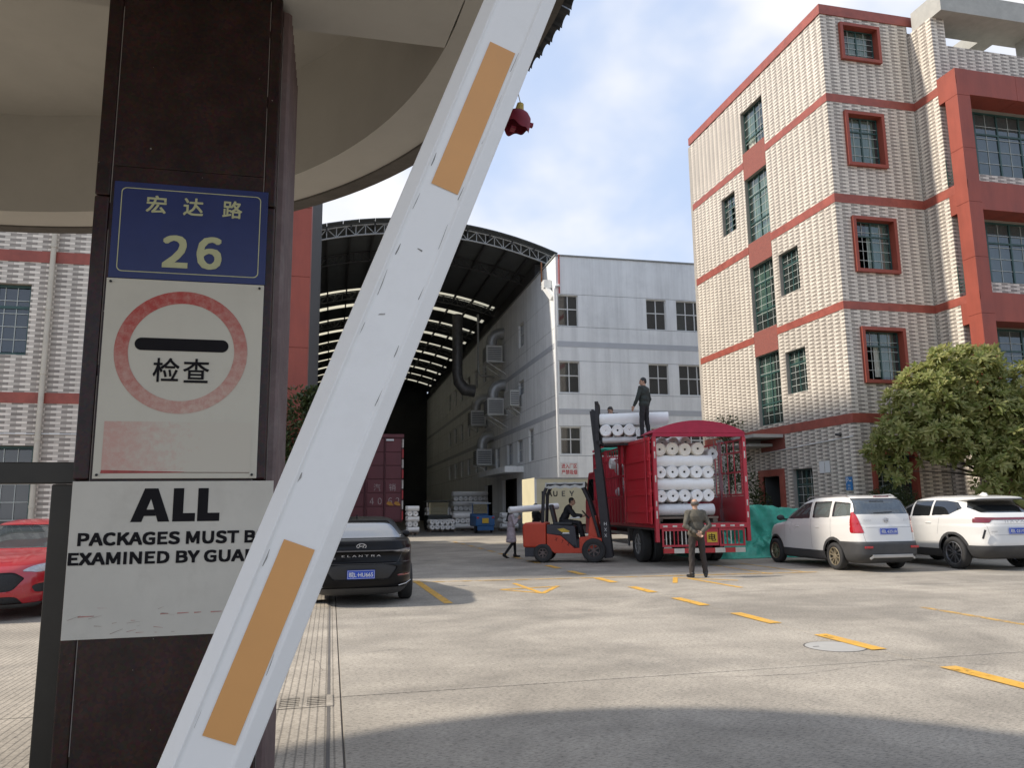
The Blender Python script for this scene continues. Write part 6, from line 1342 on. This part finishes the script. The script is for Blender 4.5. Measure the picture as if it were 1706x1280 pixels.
# stacks of rolls
def stack(x, y, cols, layers, label_e, label_c, group, rad=.165, cross=True, length=1.6, first='c'):
    z = .16; pl = thing('wooden_pallet', 'wooden pallet under ' + group.replace('fabric rolls', 'the rolls'), 'pallet', (x, y, 0), 0, 'wooden pallets in the hall'); b = MB()
    for k in range(5): b.box((0, .02 + k * .3, .10), (cols * rad * 2, .24 + k * .3, .13))
    for k in range(3): b.box((.0 + k * (cols * rad - .05), 0, 0), (.1 + k * (cols * rad - .05), 1.5, .10))
    b.build('deck', wood, pl)
    w = cols * 2 * rad; kind = first
    for l in range(layers):
        if kind == 'e' or not cross:
            for k in range(cols): roll('%s %s, %s layer' % (ORD[k], label_e, LAY[l]), group, (x + rad + 2 * rad * k + random.uniform(-.01, .01), y + random.uniform(-.05, .06), z + rad + random.uniform(-.01, .01)), random.uniform(-.03, .03), rad, length)
        else:
            for k in range(3): roll('%s %s, %s layer' % (('front', 'middle', 'back')[k], label_c, LAY[l]), group, (x + random.uniform(-.05, .03), y + .17 + k * .4, z + rad), -math.pi / 2 + random.uniform(-.03, .03), rad, w + .05, False)
        z += 2 * rad * .97; kind = 'c' if kind == 'e' else 'e'
stack(4.45, 46.6, 2, 5, 'roll end in the sunlit stack beside the maroon truck', 'crosswise roll in the sunlit stack beside the maroon truck', 'fabric rolls stacked beside the maroon truck', .16)
stack(6.35, 51.2, 5, 2, 'roll end in the low stack in front of the dark loader', 'crosswise roll in the low stack in front of the dark loader', 'fabric rolls in the low stack by the loader', .17, cross=False)
stack(8.3, 53.0, 4, 3, 'roll end in the stack between dark loader and blue tricycle', 'crosswise roll in the stack between dark loader and blue tricycle', 'fabric rolls left of the blue tricycle', .18, first='c')
stack(9.6, 62, 7, 7, 'roll end in the tall pile deep inside the hall', 'crosswise roll in the tall pile deep inside the hall', 'fabric rolls in the tall hall pile', .2)
stack(11.1, 50.5, 3, 3, 'roll end in the stack right of the blue tricycle', 'crosswise roll in the stack right of the blue tricycle', 'fabric rolls right of the blue tricycle', .18)
stack(7.2, 60, 5, 4, 'roll end in the dim stack left of the tall hall pile', 'crosswise roll in the dim stack left of the tall hall pile', 'fabric rolls in the dim middle stack', .19)
# dark loader with a canopy
ld = thing('small_loader', 'dark canopied loader standing behind a low stack of rolls in the hall', 'loader', (7.4, 54, 0)); dkp = M('dark loader paint', (.02, .025, .024), .5, var=.2)
pbox(ld, 'body', dkp, ((6.5, 53.6, .4), (8.2, 56, 1.1)), bevel=.06); pbox(ld, 'canopy', dkp, ((6.4, 53.6, 2.0), (8.1, 55.4, 2.08)), bevel=.02); pbox(ld, 'windscreen', pane_d, ((6.6, 53.62, 1.12), (7.9, 53.64, 1.95)))
for x in (6.45, 8.02):
    for y in (53.65, 55.3): pbox(ld, 'post', refl if x < 7 and y < 54 else dkp, ((x, y, 1.1), (x + .05, y + .05, 2.0)))
for x in (6.6, 8.1):
    for y in (54, 55.6):
        b = MB(); b.lathe([(0, -.1), (.3, -.1), (.4, 0), (.3, .1), (0, .1)], 20, Matrix.Translation((x, y, .4)) @ Matrix.Rotation(math.pi / 2, 4, 'Y')); b.build('wheel', rubber, ld, world=True)
# blue tricycle
blu = M('blue tricycle paint', (.015, .095, .26), .45, var=.15, vs=3)
tr = thing('cargo_tricycle', 'blue three wheeled cargo tricycle with a yellow plate at the hall mouth', 'tricycle', (9.3, 47.6, 0))
pbox(tr, 'tail_box', blu, ((8.72, 47.3, .45), (9.9, 49.0, 1.06)), bevel=.04); pbox(tr, 'cab', blu, ((8.8, 49.0, .4), (9.8, 50.0, 1.2)), bevel=.05)
pbox(tr, 'rear_flap', blu, ((8.8, 47.27, .18), (9.82, 47.31, .45))); pbox(tr, 'rear_window', clear_glass, ((8.85, 48.96, 1.2), (9.75, 48.99, 1.78))); pbox(tr, 'roof', M('pale tricycle roof', (.35, .40, .45), .5), ((8.74, 48.3, 1.8), (9.86, 50.1, 1.86)), bevel=.02)
for x in (8.78, 9.78):
    pbox(tr, 'roof_post', blu, ((x, 48.96, 1.06), (x + .05, 49.01, 1.8)))
    b = MB(); b.lathe([(0, -.06), (.2, -.06), (.29, -.04), (.29, .04), (.2, .06), (0, .06)], 20, Matrix.Translation((x + .03, 48.0, .29)) @ Matrix.Rotation(math.pi / 2, 4, 'Y')); b.build('wheel', rubber, tr, world=True)
b = MB(); b.lathe([(0, -.05), (.2, -.05), (.28, -.03), (.28, .03), (.2, .05), (0, .05)], 20, Matrix.Translation((9.3, 50.2, .28)) @ Matrix.Rotation(math.pi / 2, 4, 'Y')); b.build('wheel', rubber, tr, world=True)
tp = pbox(tr, 'yellow_plate', MATS['yellow plate'], ((9.1, 47.24, .62), (9.5, 47.268, .92)))
pbox(tr, 'tail_lamp', lampred, ((8.76, 47.275, .9), (8.9, 47.297, 1.0)), ((9.72, 47.275, .9), (9.86, 47.297, 1.0)))
# ------------------------------------------------------------------ people
skin_m = M('skin', (.42, .25, .17), .55, var=.08, vs=14); hair_m = M('black hair', (.012, .011, .010), .5, var=.3, vs=30); hair_g = M('greying hair', (.10, .09, .08), .6, var=.4, vs=40)
eye_m = M('eye', (.02, .016, .014), .2)
shoe_m = M('black shoe leather', (.016, .015, .014), .4, var=.2)
def cloth(name, col, **k): return M(name, col, .85, var=.22, vs=7, bump=.5, bs=16, **k)
def capsule(b, p, q, r0, r1, n=12):
    p = Vector(p); q = Vector(q); d = q - p; l = d.length
    if l < 1e-5: b.ball(p, r0, n); return
    d /= l; pts = []; rs = []
    for a in (-88, -60, -30, 0): pts.append(p + d * r0 * math.sin(R(a))); rs.append(r0 * math.cos(R(a)))
    for f in (.33, .66): pts.append(p + d * l * f); rs.append(r0 + (r1 - r0) * f)
    for a in (0, 30, 60, 88): pts.append(q + d * r1 * math.sin(R(a))); rs.append(r1 * math.cos(R(a)))
    b.tube(pts, rs, n)
def melt(b, name, mats, parent, vox=.011, smooth_it=4, noise=0.):
    me = bpy.data.meshes.new('rough'); me.from_pydata([tuple(v) for v in b.v], [], b.f); fix_normals(me)
    o = bpy.data.objects.new('rough', me); COL.objects.link(o)
    m = o.modifiers.new('r', 'REMESH'); m.mode = 'VOXEL'; m.voxel_size = vox; m.use_smooth_shade = True
    s = o.modifiers.new('s', 'SMOOTH'); s.iterations = smooth_it; s.factor = .5
    dg = bpy.context.evaluated_depsgraph_get(); out = bpy.data.meshes.new_from_object(o.evaluated_get(dg)); bpy.data.objects.remove(o); bpy.data.meshes.remove(me)
    out.name = name; out.materials.clear()
    for q in (mats if isinstance(mats, (list, tuple)) else [mats]): out.materials.append(q)
    if noise:
        k = len(out.vertices); co = np.zeros(k * 3); out.vertices.foreach_get('co', co); co = co.reshape(-1, 3); no = np.zeros(k * 3); out.vertex_normals.foreach_get('vector', no); no = no.reshape(-1, 3)
        w = np.sin(co[:, 2] * 34 + 5 * np.sin(co[:, 0] * 17) + co[:, 1] * 11) * .5 + np.sin(co[:, 0] * 41 + co[:, 2] * 19) * .3 + np.sin(co[:, 1] * 37 - co[:, 2] * 47) * .3
        co += no * (w * noise)[:, None]; out.vertices.foreach_set('co', co.ravel())
    out.polygons.foreach_set('use_smooth', [True] * len(out.polygons)); out.update()
    o = bpy.data.objects.new(name, out); COL.objects.link(o); o.parent = parent; return o
STAND = dict(pel=(0, 0, .93), chest=(0, .0, 1.28), neck=(0, -.01, 1.46), head=(0, .02, 1.60), look=(0, 1, 0),
             hipL=(-.09, 0, .92), kneeL=(-.10, .02, .50), ankL=(-.11, -.02, .09), hipR=(.09, 0, .92), kneeR=(.10, .02, .50), ankR=(.11, -.02, .09),
             shL=(-.175, 0, 1.40), elL=(-.24, -.03, 1.12), wrL=(-.25, .04, .87), shR=(.175, 0, 1.40), elR=(.24, -.03, 1.12), wrR=(.25, .04, .87), toeL=(-.02, 1, 0), toeR=(.02, 1, 0), curl=.5)
def person(label, loc, rz, pose, jacket, trousers, hair=hair_m, scale=1., coat=None, long_hair=False, bald=False, trunk=1., sleeves=True, under=None):
    J = dict(STAND); J.update(pose); t = thing('person', label, 'person', loc, rz); t.scale = (scale,) * 3
    V_ = {k: Vector(v) for k, v in J.items() if not isinstance(v, float)}
    look = V_['look'].normalized(); rt = look.cross(Vector((0, 0, 1))).normalized(); up = rt.cross(look); hd = V_['head']
    H = lambda a, b_, c: hd + rt * a + look * b_ + up * c
    HT = Matrix((rt, look, up)).transposed().to_4x4()
    b = MB()
    b.ball(H(0, -.012, .028), (.074, .092, .088), 16, T=HT); b.ball(H(0, .022, -.03), (.060, .066, .085), 14, T=HT); b.ball(H(0, .045, -.075), (.036, .036, .035), 10, T=HT)
    capsule(b, H(0, .083, .008), H(0, .104, -.032), .011, .016, 8); b.ball(H(0, .088, -.066), (.024, .012, .010), 8, T=HT)
    for sx in (-1, 1): b.ball(H(sx * .076, -.006, -.01), (.012, .022, .034), 10, T=HT); b.ball(H(sx * .032, .078, .035), (.026, .014, .010), 8, T=HT)
    capsule(b, V_['neck'] - Vector((0, 0, .05)), H(0, -.015, -.05), .058, .054)
    capsule(b, V_['pel'], V_['chest'], .11, .12); capsule(b, V_['shL'], V_['shR'], .06, .06); capsule(b, V_['chest'], V_['neck'], .10, .05)
    for s_ in 'LR':
        capsule(b, V_['sh' + s_], V_['el' + s_], .048, .038); capsule(b, V_['el' + s_], V_['wr' + s_], .037, .026)
        capsule(b, V_['hip' + s_], V_['knee' + s_], .078, .052); capsule(b, V_['knee' + s_], V_['ank' + s_], .052, .036)
        # hand: palm, four unequal bent fingers, thumb
        w = V_['wr' + s_]; d = V_.get('hand' + s_, w - V_['el' + s_]).normalized(); sgn_ = 1 if s_ == 'R' else -1
        side_ = V_.get('palm' + s_, Vector((0, 1, 0))); side_ = (side_ - d * side_.dot(d)).normalized(); nrm = d.cross(side_) * sgn_     # side_: across the knuckles towards the thumb
        capsule(b, w, w + d * .035, .026, .03); T_ = Matrix((side_, d, nrm)).transposed().to_4x4(); b.ball(w + d * .055, (.041, .05, .018), 12, T=T_)
        c = J['curl']
        for k, ln in enumerate((.070, .078, .072, .056)):
            a0 = w + d * .092 + side_ * (.030 - .0195 * k); f1 = (d * math.cos(c * .7) - nrm * math.sin(c * .7)); f2 = (d * math.cos(c * 1.8) - nrm * math.sin(c * 1.8))
            capsule(b, a0, a0 + f1 * ln * .5, .0098, .009, 8); capsule(b, a0 + f1 * ln * .5, a0 + f1 * ln * .5 + f2 * ln * .5, .009, .0075, 8)
        a0 = w + d * .03 + side_ * .034; f1 = (d * .7 + side_ * .7 - nrm * .2).normalized(); capsule(b, a0, a0 + f1 * .035, .013, .011, 8); capsule(b, a0 + f1 * .035, a0 + f1 * .035 + (d * .9 + side_ * .15 - nrm * .3).normalized() * .03, .011, .009, 8)
    body = melt(b, 'body', skin_m, t, .0095, 2)
    for sx in (-1, 1):
        e = MB(); e.ball(H(sx * .031, .083, .018), (.012, .008, .007), 8, T=HT); e.build('eye', eye_m, body, smooth=True)
    # clothes
    b = MB(); ch, pl = V_['chest'], V_['pel']; ax_ = (V_['shR'] - V_['shL']).normalized(); sp = (V_['neck'] - pl).normalized(); fw_ = sp.cross(ax_) * -1; TT = Matrix((ax_, fw_, sp)).transposed().to_4x4(); k = trunk
    b.ball(ch + sp * .02, (.185 * k, .125 * k, .20), 18, T=TT); b.ball((ch + pl) / 2, (.172 * k, .125 * k, .20), 18, T=TT); b.ball(pl + sp * .03, (.178 * k, .132 * k, .13), 18, T=TT)
    capsule(b, V_['shL'], V_['shR'], .075, .075); capsule(b, V_['neck'] - sp * .03 - ax_ * .03, V_['neck'] - sp * .03 + ax_ * .03, .062, .062)
    if coat:
        for i in range(9): f = i / 8; b.ball(pl + Vector((0, 0, .02 - f * coat)), (.178 + .04 * f, .14 + .04 * f, .06), 18)
    for s_ in 'LR': capsule(b, V_['sh' + s_], V_['el' + s_], .068, .056); capsule(b, V_['el' + s_], V_['el' + s_].lerp(V_['wr' + s_], .93), .056, .044)
    melt(b, 'jacket' if not coat else 'coat', jacket, t, .0125, 3, .006)
    b = MB(); b.ball(pl, (.165, .125, .13), 16)
    for s_ in 'LR': capsule(b, V_['hip' + s_], V_['knee' + s_], .090 if not coat else .082, .068 if not coat else .057); capsule(b, V_['knee' + s_], V_['knee' + s_].lerp(V_['ank' + s_], .97), .068 if not coat else .056, .058 if not coat else .042)
    melt(b, 'trousers', trousers, t, .0125, 3, .005 if not coat else 0)
    for s_ in 'LR':
        b = MB(); a = V_['ank' + s_]; d = V_['toe' + s_].normalized(); capsule(b, a + Vector((0, 0, .0)) - d * .03, a + d * .02 + Vector((0, 0, -.035)), .046, .048); capsule(b, a - d * .045 + Vector((0, 0, -.052)), a + d * .15 + Vector((0, 0, -.055)), .036, .034)
        melt(b, 'shoe', shoe_m, t, .010, 2)
    b = MB(); 
    if bald: 
        for a in range(-100, 101, 20): q = R(a + 180); b.ball(H(.068 * math.sin(q), -.018 + .082 * math.cos(q), .018), (.022, .022, .045), 10, T=HT)
    else:
        b.ball(H(0, -.022, .044), (.081, .094, .083), 16, T=HT); b.ball(H(0, -.055, .0), (.073, .055, .075), 14, T=HT)
        for sx in (-1, 1): b.ball(H(sx * .066, -.02, .03), (.018, .05, .045), 10, T=HT)
    if long_hair:
        for i in range(7): b.ball(H(0, -.075 - .008 * i, -.02 - .055 * i), (.075 - .006 * i, .042, .055), 12, T=HT)
    melt(b, 'hair', hair, t, .010, 2, .004)
    return t
olive = cloth('olive grey jacket cloth', (.095, .085, .065)); brown_tr = cloth('dark brown trousers', (.035, .028, .025)); dkgreen = cloth('dark green jacket cloth', (.030, .038, .034)); charcoal = cloth('charcoal trousers', (.022, .022, .024)); lilac = cloth('pale mauve coat cloth', (.46, .39, .41)); blackc = cloth('black clothing', (.010, .010, .012))
person('balding man in an olive grey jacket watching the truck with hands behind his back', (7.81, 15.80, 0), R(-8),
       dict(elL=(-.275, -.10, 1.13), wrL=(-.06, -.185, .96), handL=(.10, -.01, -.06), palmL=(0, .2, 1), elR=(.275, -.10, 1.13), wrR=(.07, -.175, .99), handR=(-.10, -.02, -.05), palmR=(0, .2, 1), look=(.12, 1, .06), kneeL=(-.12, .02, .50), ankL=(-.15, -.02, .09), kneeR=(.13, .02, .50), ankR=(.17, .0, .09), toeL=(-.35, 1, 0), toeR=(.35, 1, 0)), olive, brown_tr, hair_g, .985, bald=True, trunk=1.12)
person('woman in a pale mauve coat and black leggings carrying one end of a white roll', (5.52, 23.9, 0), R(-88),
       dict(kneeL=(-.09, .14, .52), ankL=(-.09, .16, .10), kneeR=(.09, .03, .50), ankR=(.09, -.26, .12), toeR=(0, 1, -.5), elR=(.25, .06, 1.15), wrR=(.14, .20, 1.30), elL=(-.24, .10, 1.14), wrL=(-.10, .27, 1.28), look=(0, 1, -.1)), lilac, blackc, hair_m, .92, coat=.40, long_hair=True)
person('person in dark clothes behind the forklift post carrying the far end of a white roll', (6.45, 24.35, 0), R(-80),
       dict(elR=(.25, .08, 1.18), wrR=(.12, .16, 1.40), elL=(-.24, .06, 1.14), wrL=(-.16, .2, 1.36)), blackc, charcoal, hair_m, .97)
roll('thin white roll carried on the shoulders of the mauve coated woman', 'carried fabric roll', (5.42, 23.72, 1.47), R(-77), .10, 1.75, False, tilt=R(3.5))['label'] = 'white fabric roll carried on shoulders by the mauve coated woman behind the forklift'
dv = person('driver in black clothes seated on the orange forklift leaning towards the mast', fkM.translation, fz,
       dict(pel=(0, -.20, 1.22), chest=(0, -.05, 1.52), neck=(0, .03, 1.69), head=(0, .10, 1.81), look=(.15, 1, -.12), hipL=(-.10, -.14, 1.20), kneeL=(-.15, .30, 1.16), ankL=(-.15, .42, .74), hipR=(.10, -.14, 1.20), kneeR=(.17, .30, 1.16), ankR=(.17, .40, .74),
            shL=(-.175, -.01, 1.62), elL=(-.24, .16, 1.40), wrL=(-.12, .40, 1.38), shR=(.175, -.01, 1.62), elR=(.25, .16, 1.38), wrR=(.13, .40, 1.36), curl=.9), blackc, blackc, hair_m, .94)
person('man in a dark green jacket standing on top of the truck load facing the forks', (8.47, 19.95, 3.40), R(38),
       dict(look=(-.75, .75, -.15), elL=(-.27, .05, 1.12), wrL=(-.29, .16, .90), elR=(.24, -.04, 1.12), wrR=(.24, .05, .88), kneeL=(-.10, .04, .50), ankL=(-.12, .03, .09), kneeR=(.11, .0, .5), ankR=(.13, -.06, .09)), dkgreen, charcoal, hair_m, 1.0, trunk=1.08)
person('man in dark clothes bending behind the raised rolls with only his head showing', (8.32, 22.1, 3.385), R(150),
       dict(pel=(0, -.15, .55), chest=(0, .10, .80), neck=(0, .22, .93), head=(0, .31, 1.0), look=(.3, 1, -.6), hipL=(-.10, -.13, .54), kneeL=(-.14, .22, .46), ankL=(-.12, -.02, .09), hipR=(.10, -.13, .54), kneeR=(.14, .22, .46), ankR=(.12, -.02, .09), shL=(-.175, .14, .88), elL=(-.25, .32, .70), wrL=(-.2, .5, .6), shR=(.175, .14, .88), elR=(.25, .32, .70), wrR=(.2, .5, .6)), blackc, charcoal, hair_m, 1.02)
lap = thing('folded_cloth', 'folded white cloth on the lap of the forklift driver', 'cloth', fkM @ Vector((.12, .18, 1.215)), fz); b = MB(); b.box((-.22, -.14, 0), (.12, .16, .03)); b.box((-.20, -.12, .031), (.11, .14, .055)); b.build('cloth', white_pl, lap, bevel=.012)
# ------------------------------------------------------------------ plants and tarp
def leaf_mat(name, c0, c1, back=.25):
    m = bpy.data.materials.new(name); m.use_nodes = True; t = m.node_tree; p = t.nodes['Principled BSDF']
    i = NN(t, 'ShaderNodeObjectInfo'); g = NN(t, 'ShaderNodeNewGeometry'); a = NN(t, 'ShaderNodeMath', operation='ADD'); t.links.new(i.outputs['Random'], a.inputs[0]); t.links.new(g.outputs['Random Per Island'], a.inputs[1])
    f = NN(t, 'ShaderNodeMath', operation='FRACT'); t.links.new(a.outputs[0], f.inputs[0])
    x = NN(t, 'ShaderNodeMix', data_type='RGBA'); x.inputs['A'].default_value = tuple(c0) + (1,); x.inputs['B'].default_value = tuple(c1) + (1,); t.links.new(f.outputs[0], x.inputs['Factor']); t.links.new(x.outputs['Result'], p.inputs['Base Color'])
    p.inputs['Roughness'].default_value = .42; p.inputs['Specular IOR Level'].default_value = .45
    tl = NN(t, 'ShaderNodeBsdfTranslucent'); t.links.new(x.outputs['Result'], tl.inputs[0]); ms = NN(t, 'ShaderNodeMixShader'); ms.inputs[0].default_value = back
    t.links.new(p.outputs[0], ms.inputs[1]); t.links.new(tl.outputs[0], ms.inputs[2]); t.links.new(ms.outputs[0], t.nodes['Material Output'].inputs[0]); return m
loq = leaf_mat('loquat leaf', (.20, .25, .065), (.46, .44, .18), .55); bark = M('grey bark', (.10, .085, .07), .9, var=.3, vs=8, bump=.6, bs=25)
small_leaf = leaf_mat('small tree leaf', (.035, .055, .018), (.085, .105, .035)); hedge_leaf = leaf_mat('clipped shrub leaf', (.03, .05, .015), (.075, .095, .03)); yel_leaf = leaf_mat('yellow green leaf', (.12, .12, .025), (.22, .19, .04)); pine_leaf = leaf_mat('feathery conifer leaf', (.035, .055, .018), (.085, .105, .035))
def leaf(V, F, base, d, n, L_, w, fold=.25, droop=.25):
    """one long leaf: six-sided blade folded along its midrib"""
    d = d.normalized(); s_ = d.cross(n).normalized(); n = s_.cross(d); k = len(V); pts = []
    for f, ww in ((0, .12), (.45, 1.), (.78, .75), (1, .05)):
        c = base + d * L_ * f - Vector((0, 0, 1)) * L_ * droop * f * f; pts += [c - s_ * w * ww + n * w * fold * ww, c, c + s_ * w * ww + n * w * fold * ww]
    V += pts
    for i in range(3):
        a = k + 3 * i; F += [(a, a + 1, a + 4, a + 3), (a + 1, a + 2, a + 5, a + 4)]
def rosette(rn, nl=12, L_=.27, w=.036):
    V = []; F = []
    for i in range(nl):
        a = 2 * math.pi * i / nl + rn.uniform(-.3, .3); el = rn.uniform(.15, 1.15); d = Vector((math.cos(a) * math.cos(el), math.sin(a) * math.cos(el), math.sin(el)))
        leaf(V, F, d * .015, d, Vector((0, 0, 1)) + Vector((rn.uniform(-.3, .3), rn.uniform(-.3, .3), 0)), L_ * rn.uniform(.7, 1.15), w * rn.uniform(.8, 1.2), droop=rn.uniform(.05, .5))
    return V, F
rn = random.Random(3)
ros = []
for k in range(7):
    V, F = rosette(rn); me = bpy.data.meshes.new('leaf_cluster'); me.from_pydata([tuple(v) for v in V], [], F); me.materials.append(loq); me.update(); ros.append((me, V, F))
def limbs(b, base, top_pts, r=.09):
    for p in top_pts:
        p = Vector(p); m = base.lerp(p, .5) + Vector((rn.uniform(-.2, .2), rn.uniform(-.2, .2), rn.uniform(0, .3))); b.tube([base, base.lerp(m, .5), m, p], [r, r * .7, r * .45, r * .15], 7)
def big_tree(label, x, y, lobes, n, singles, trunk_h=1.6, group=None):
    t = thing('loquat_tree', label, 'tree', (x, y, 0)); o_ = Vector((x, y, 0)); b = MB()
    b.tube([(0, 0, -.05), (.05, 0, trunk_h * .5), (0, .05, trunk_h)], [.16, .13, .12], 10); limbs(b, Vector((0, .05, trunk_h)), [Vector(l[0]) - o_ for l in lobes], .05); b.build('trunk', bark, t, smooth=True)
    spots = []
    tot = sum(l[1][0] * l[1][1] + l[1][0] * l[1][2] for l in lobes)
    for c, r in lobes:
        for _ in range(int(n * (r[0] * r[1] + r[0] * r[2]) / tot)):
            u = Vector((rn.gauss(0, 1), rn.gauss(0, 1), rn.gauss(0, 1))).normalized(); q = rn.uniform(.72, 1.06); p = Vector((c[0] + u.x * r[0] * q, c[1] + u.y * r[1] * q, c[2] + u.z * r[2] * q)); spots.append((p - o_, u))
    spots.sort(key=lambda s_: (s_[0] + o_).y + .3 * rn.random()); V = []; F = []
    for i, (p, u) in enumerate(spots):
        sc = rn.uniform(.8, 1.25); d = (u + Vector((0, 0, .75)) + Vector((rn.uniform(-.35, .35), rn.uniform(-.35, .35), rn.uniform(-.35, .35)))).normalized(); q = d.to_track_quat('Z', 'Y'); k = rn.randrange(7)
        if i < singles:
            o = bpy.data.objects.new('leaf_cluster', ros[k][0]); COL.objects.link(o); o.parent = t; o.location = p; o.rotation_mode = 'QUATERNION'; o.rotation_quaternion = q; o.scale = (sc,) * 3
        else:
            n0 = len(V); V += [q @ (v * sc) + p for v in ros[k][1]]; F += [tuple(a + n0 for a in f) for f in ros[k][2]]
    mesh_obj('foliage', V, F, loq, t, kind='stuff'); return t
big_tree('large loquat tree with rosettes of long leaves in front of the tiled building', 19.9, 20.0,
         [((18.5, 19.5, 4.9), (1.8, 1.0, 1.0)), ((17.3, 19.5, 4.45), (1.15, .9, .8)), ((19.3, 19.2, 4.2), (1.5, .9, .9)), ((16.5, 19.6, 3.6), (.85, .7, .5)), ((17.9, 19.2, 3.55), (1.5, .8, .65)), ((20.0, 18.9, 3.3), (1.4, .8, 1.0)), ((19.1, 18.8, 2.75), (.95, .5, .6)), ((20.4, 18.7, 2.3), (.9, .6, .8)), ((15.95, 19.7, 3.1), (.5, .5, .4)), ((16.2, 19.7, 2.5), (.35, .4, .35)), ((18.5, 19.1, 5.75), (1.15, .7, .45)), ((18.45, 18.7, 2.05), (.36, .3, .5)), ((20.6, 19.3, 4.9), (.9, .8, .8)), ((19.3, 18.6, 1.75), (.3, .3, .3)), ((20.9, 18.5, 1.7), (.7, .5, .55)), ((17.4, 19.3, 2.9), (.5, .4, .35))], 1900, 300, trunk_h=2.3)
def leafy(name, label, x, y, blobs, n, L_, w, m, h, trunk=True, cat='tree', group=None, tr=.05, z0=0.):
    t = thing(name, label, cat, (x, y, z0), 0, group); V = []; F = []
    for c, r in blobs:
        for _ in range(int(n / len(blobs))):
            u = Vector((rn.gauss(0, 1), rn.gauss(0, 1), rn.gauss(0, 1))).normalized(); q = rn.random() ** .45; p = Vector((c[0] + u.x * r[0] * q, c[1] + u.y * r[1] * q, c[2] + u.z * r[2] * q))
            d = (u + Vector((rn.uniform(-1, 1), rn.uniform(-1, 1), rn.uniform(-.6, .9)))).normalized(); leaf(V, F, p, d, Vector((rn.uniform(-1, 1), rn.uniform(-1, 1), 1)), L_ * rn.uniform(.6, 1.2), w * rn.uniform(.7, 1.2), droop=.2)
    mesh_obj('crown', V, F, m, t, kind='stuff')
    if trunk:
        b = MB(); top = Vector(blobs[0][0]); b.tube([(0, 0, -.05), (.02, 0, h * .5), (top.x * .5, top.y * .5, h)], [tr, tr * .8, tr * .6], 8)
        for c, r in blobs: b.tube([(top.x * .4, top.y * .4, h * .7), Vector(c) * .7 + Vector((0, 0, h * .3)), c], [tr * .5, tr * .35, tr * .15], 6)
        b.build('trunk', bark, t, smooth=True)
    return t
leafy('slender_tree', 'slender small leaved tree beside the red framed side door', 15.0, 27.3, [((.1, 0, 4.55), (.55, .5, .5)), ((-.1, 0, 3.9), (.35, .3, .4)), ((.25, -.3, 3.1), (.55, .5, .55)), ((.45, -.6, 2.3), (.6, .5, .5)), ((0, .1, 2.6), (.4, .4, .5)), ((.7, -.9, 1.75), (.4, .35, .3))], 1500, .16, .028, small_leaf, 3.6)
leafy('round_shrub', 'clipped round shrub between the two white cars and the tiled wall', 16.7, 20.5, [((0, 0, 1.35), (1.0, .7, .78))], 7000, .06, .02, hedge_leaf, .7, True, 'shrub')
leafy('small_tree', 'yellow green tree top at the right edge behind the loquat tree', 22.3, 19.0, [((-.2, 0, 4.9), (1.2, .9, .9)), ((.8, 0, 4.2), (1.2, .9, .9))], 2600, .14, .03, yel_leaf, 3.2)
leafy('conifer_bush', 'dark feathery bush at the foot of the red pilaster behind the column', -.62, 18.9, [((0, 0, 3.6), (.75, .6, .9)), ((.35, 0, 2.6), (.8, .7, .9)), ((-.5, 0, 2.5), (.8, .7, 1.0)), ((.1, 0, 1.6), (.9, .7, .8)), ((.3, .2, 4.1), (.4, .4, .4))], 9000, .16, .026, pine_leaf, 2.6)
# green tarp heap behind the people carrier
tarp_g = M('jade green tarpaulin', (.05, .35, .25), .6, var=.3, vs=2.5, bump=.5, bs=7, dirt=.15, dirtcol=(.015, .14, .10), ds=2)
tp_ = thing('green_tarpaulin', 'jade green tarpaulin thrown over a heap between the red truck and the people carrier', 'tarpaulin', (13.0, 22.4, 0))
nx_, ny_ = 96, 64; xx = np.linspace(-2.55, 1.75, nx_); yy = np.linspace(-1.75, 1.2, ny_); X, Y = np.meshgrid(xx, yy, indexing='ij')
def sm(a, b, v): t_ = np.clip((v - a) / (b - a), 0, 1); return t_ * t_ * (3 - 2 * t_)
Hh = 1.5 * sm(-1.05, -.55, X) * (1 - sm(1.45, 1.72, X)) * sm(-.95, -.50, Y) + .12 * sm(-.4, .4, X) * 0
low_ = .62 * sm(-2.5, -1.7, X) * (1 - sm(1.3, 1.75, X)) * sm(-1.72, -1.2, Y); Hh = np.maximum(Hh - .12 * sm(.2, 1.5, X), low_ * (.7 + .3 * np.sin(3 * X + 1)))
cr = .055 * np.sin(9 * X + 4 * np.sin(3 * Y + X)) + .05 * np.sin(11 * Y - 5 * X + 2 * np.sin(4 * X)) + .035 * np.abs(np.sin(7 * X + 9 * Y)) + .03 * np.sin(23 * X - 17 * Y)
Hh = Hh + cr * (1.0 * sm(.02, .25, Hh) * np.where(Hh > 1.15, .3, 1.) * np.where(Hh < .8, 1.4, 1)); Hh = np.maximum(Hh, .012)
Z_ = Hh; ox = .05 * np.sin(8 * Hh + 5 * Y); V = np.stack([X + ox, Y + .09 * np.sin(6 * Hh + 6 * X + 2 * np.sin(3 * X)) + .04 * np.sin(13 * X + 7 * Hh) * (Hh > .05) + .012 * np.sin(31 * X - 23 * Hh), Z_], -1).reshape(-1, 3)
i, j = np.meshgrid(np.arange(nx_ - 1), np.arange(ny_ - 1), indexing='ij'); a = (i * ny_ + j).ravel(); F = np.stack([a, a + ny_, a + ny_ + 1, a + 1], -1)
mesh_obj('cloth', V, F, tarp_g, tp_, smooth=True)
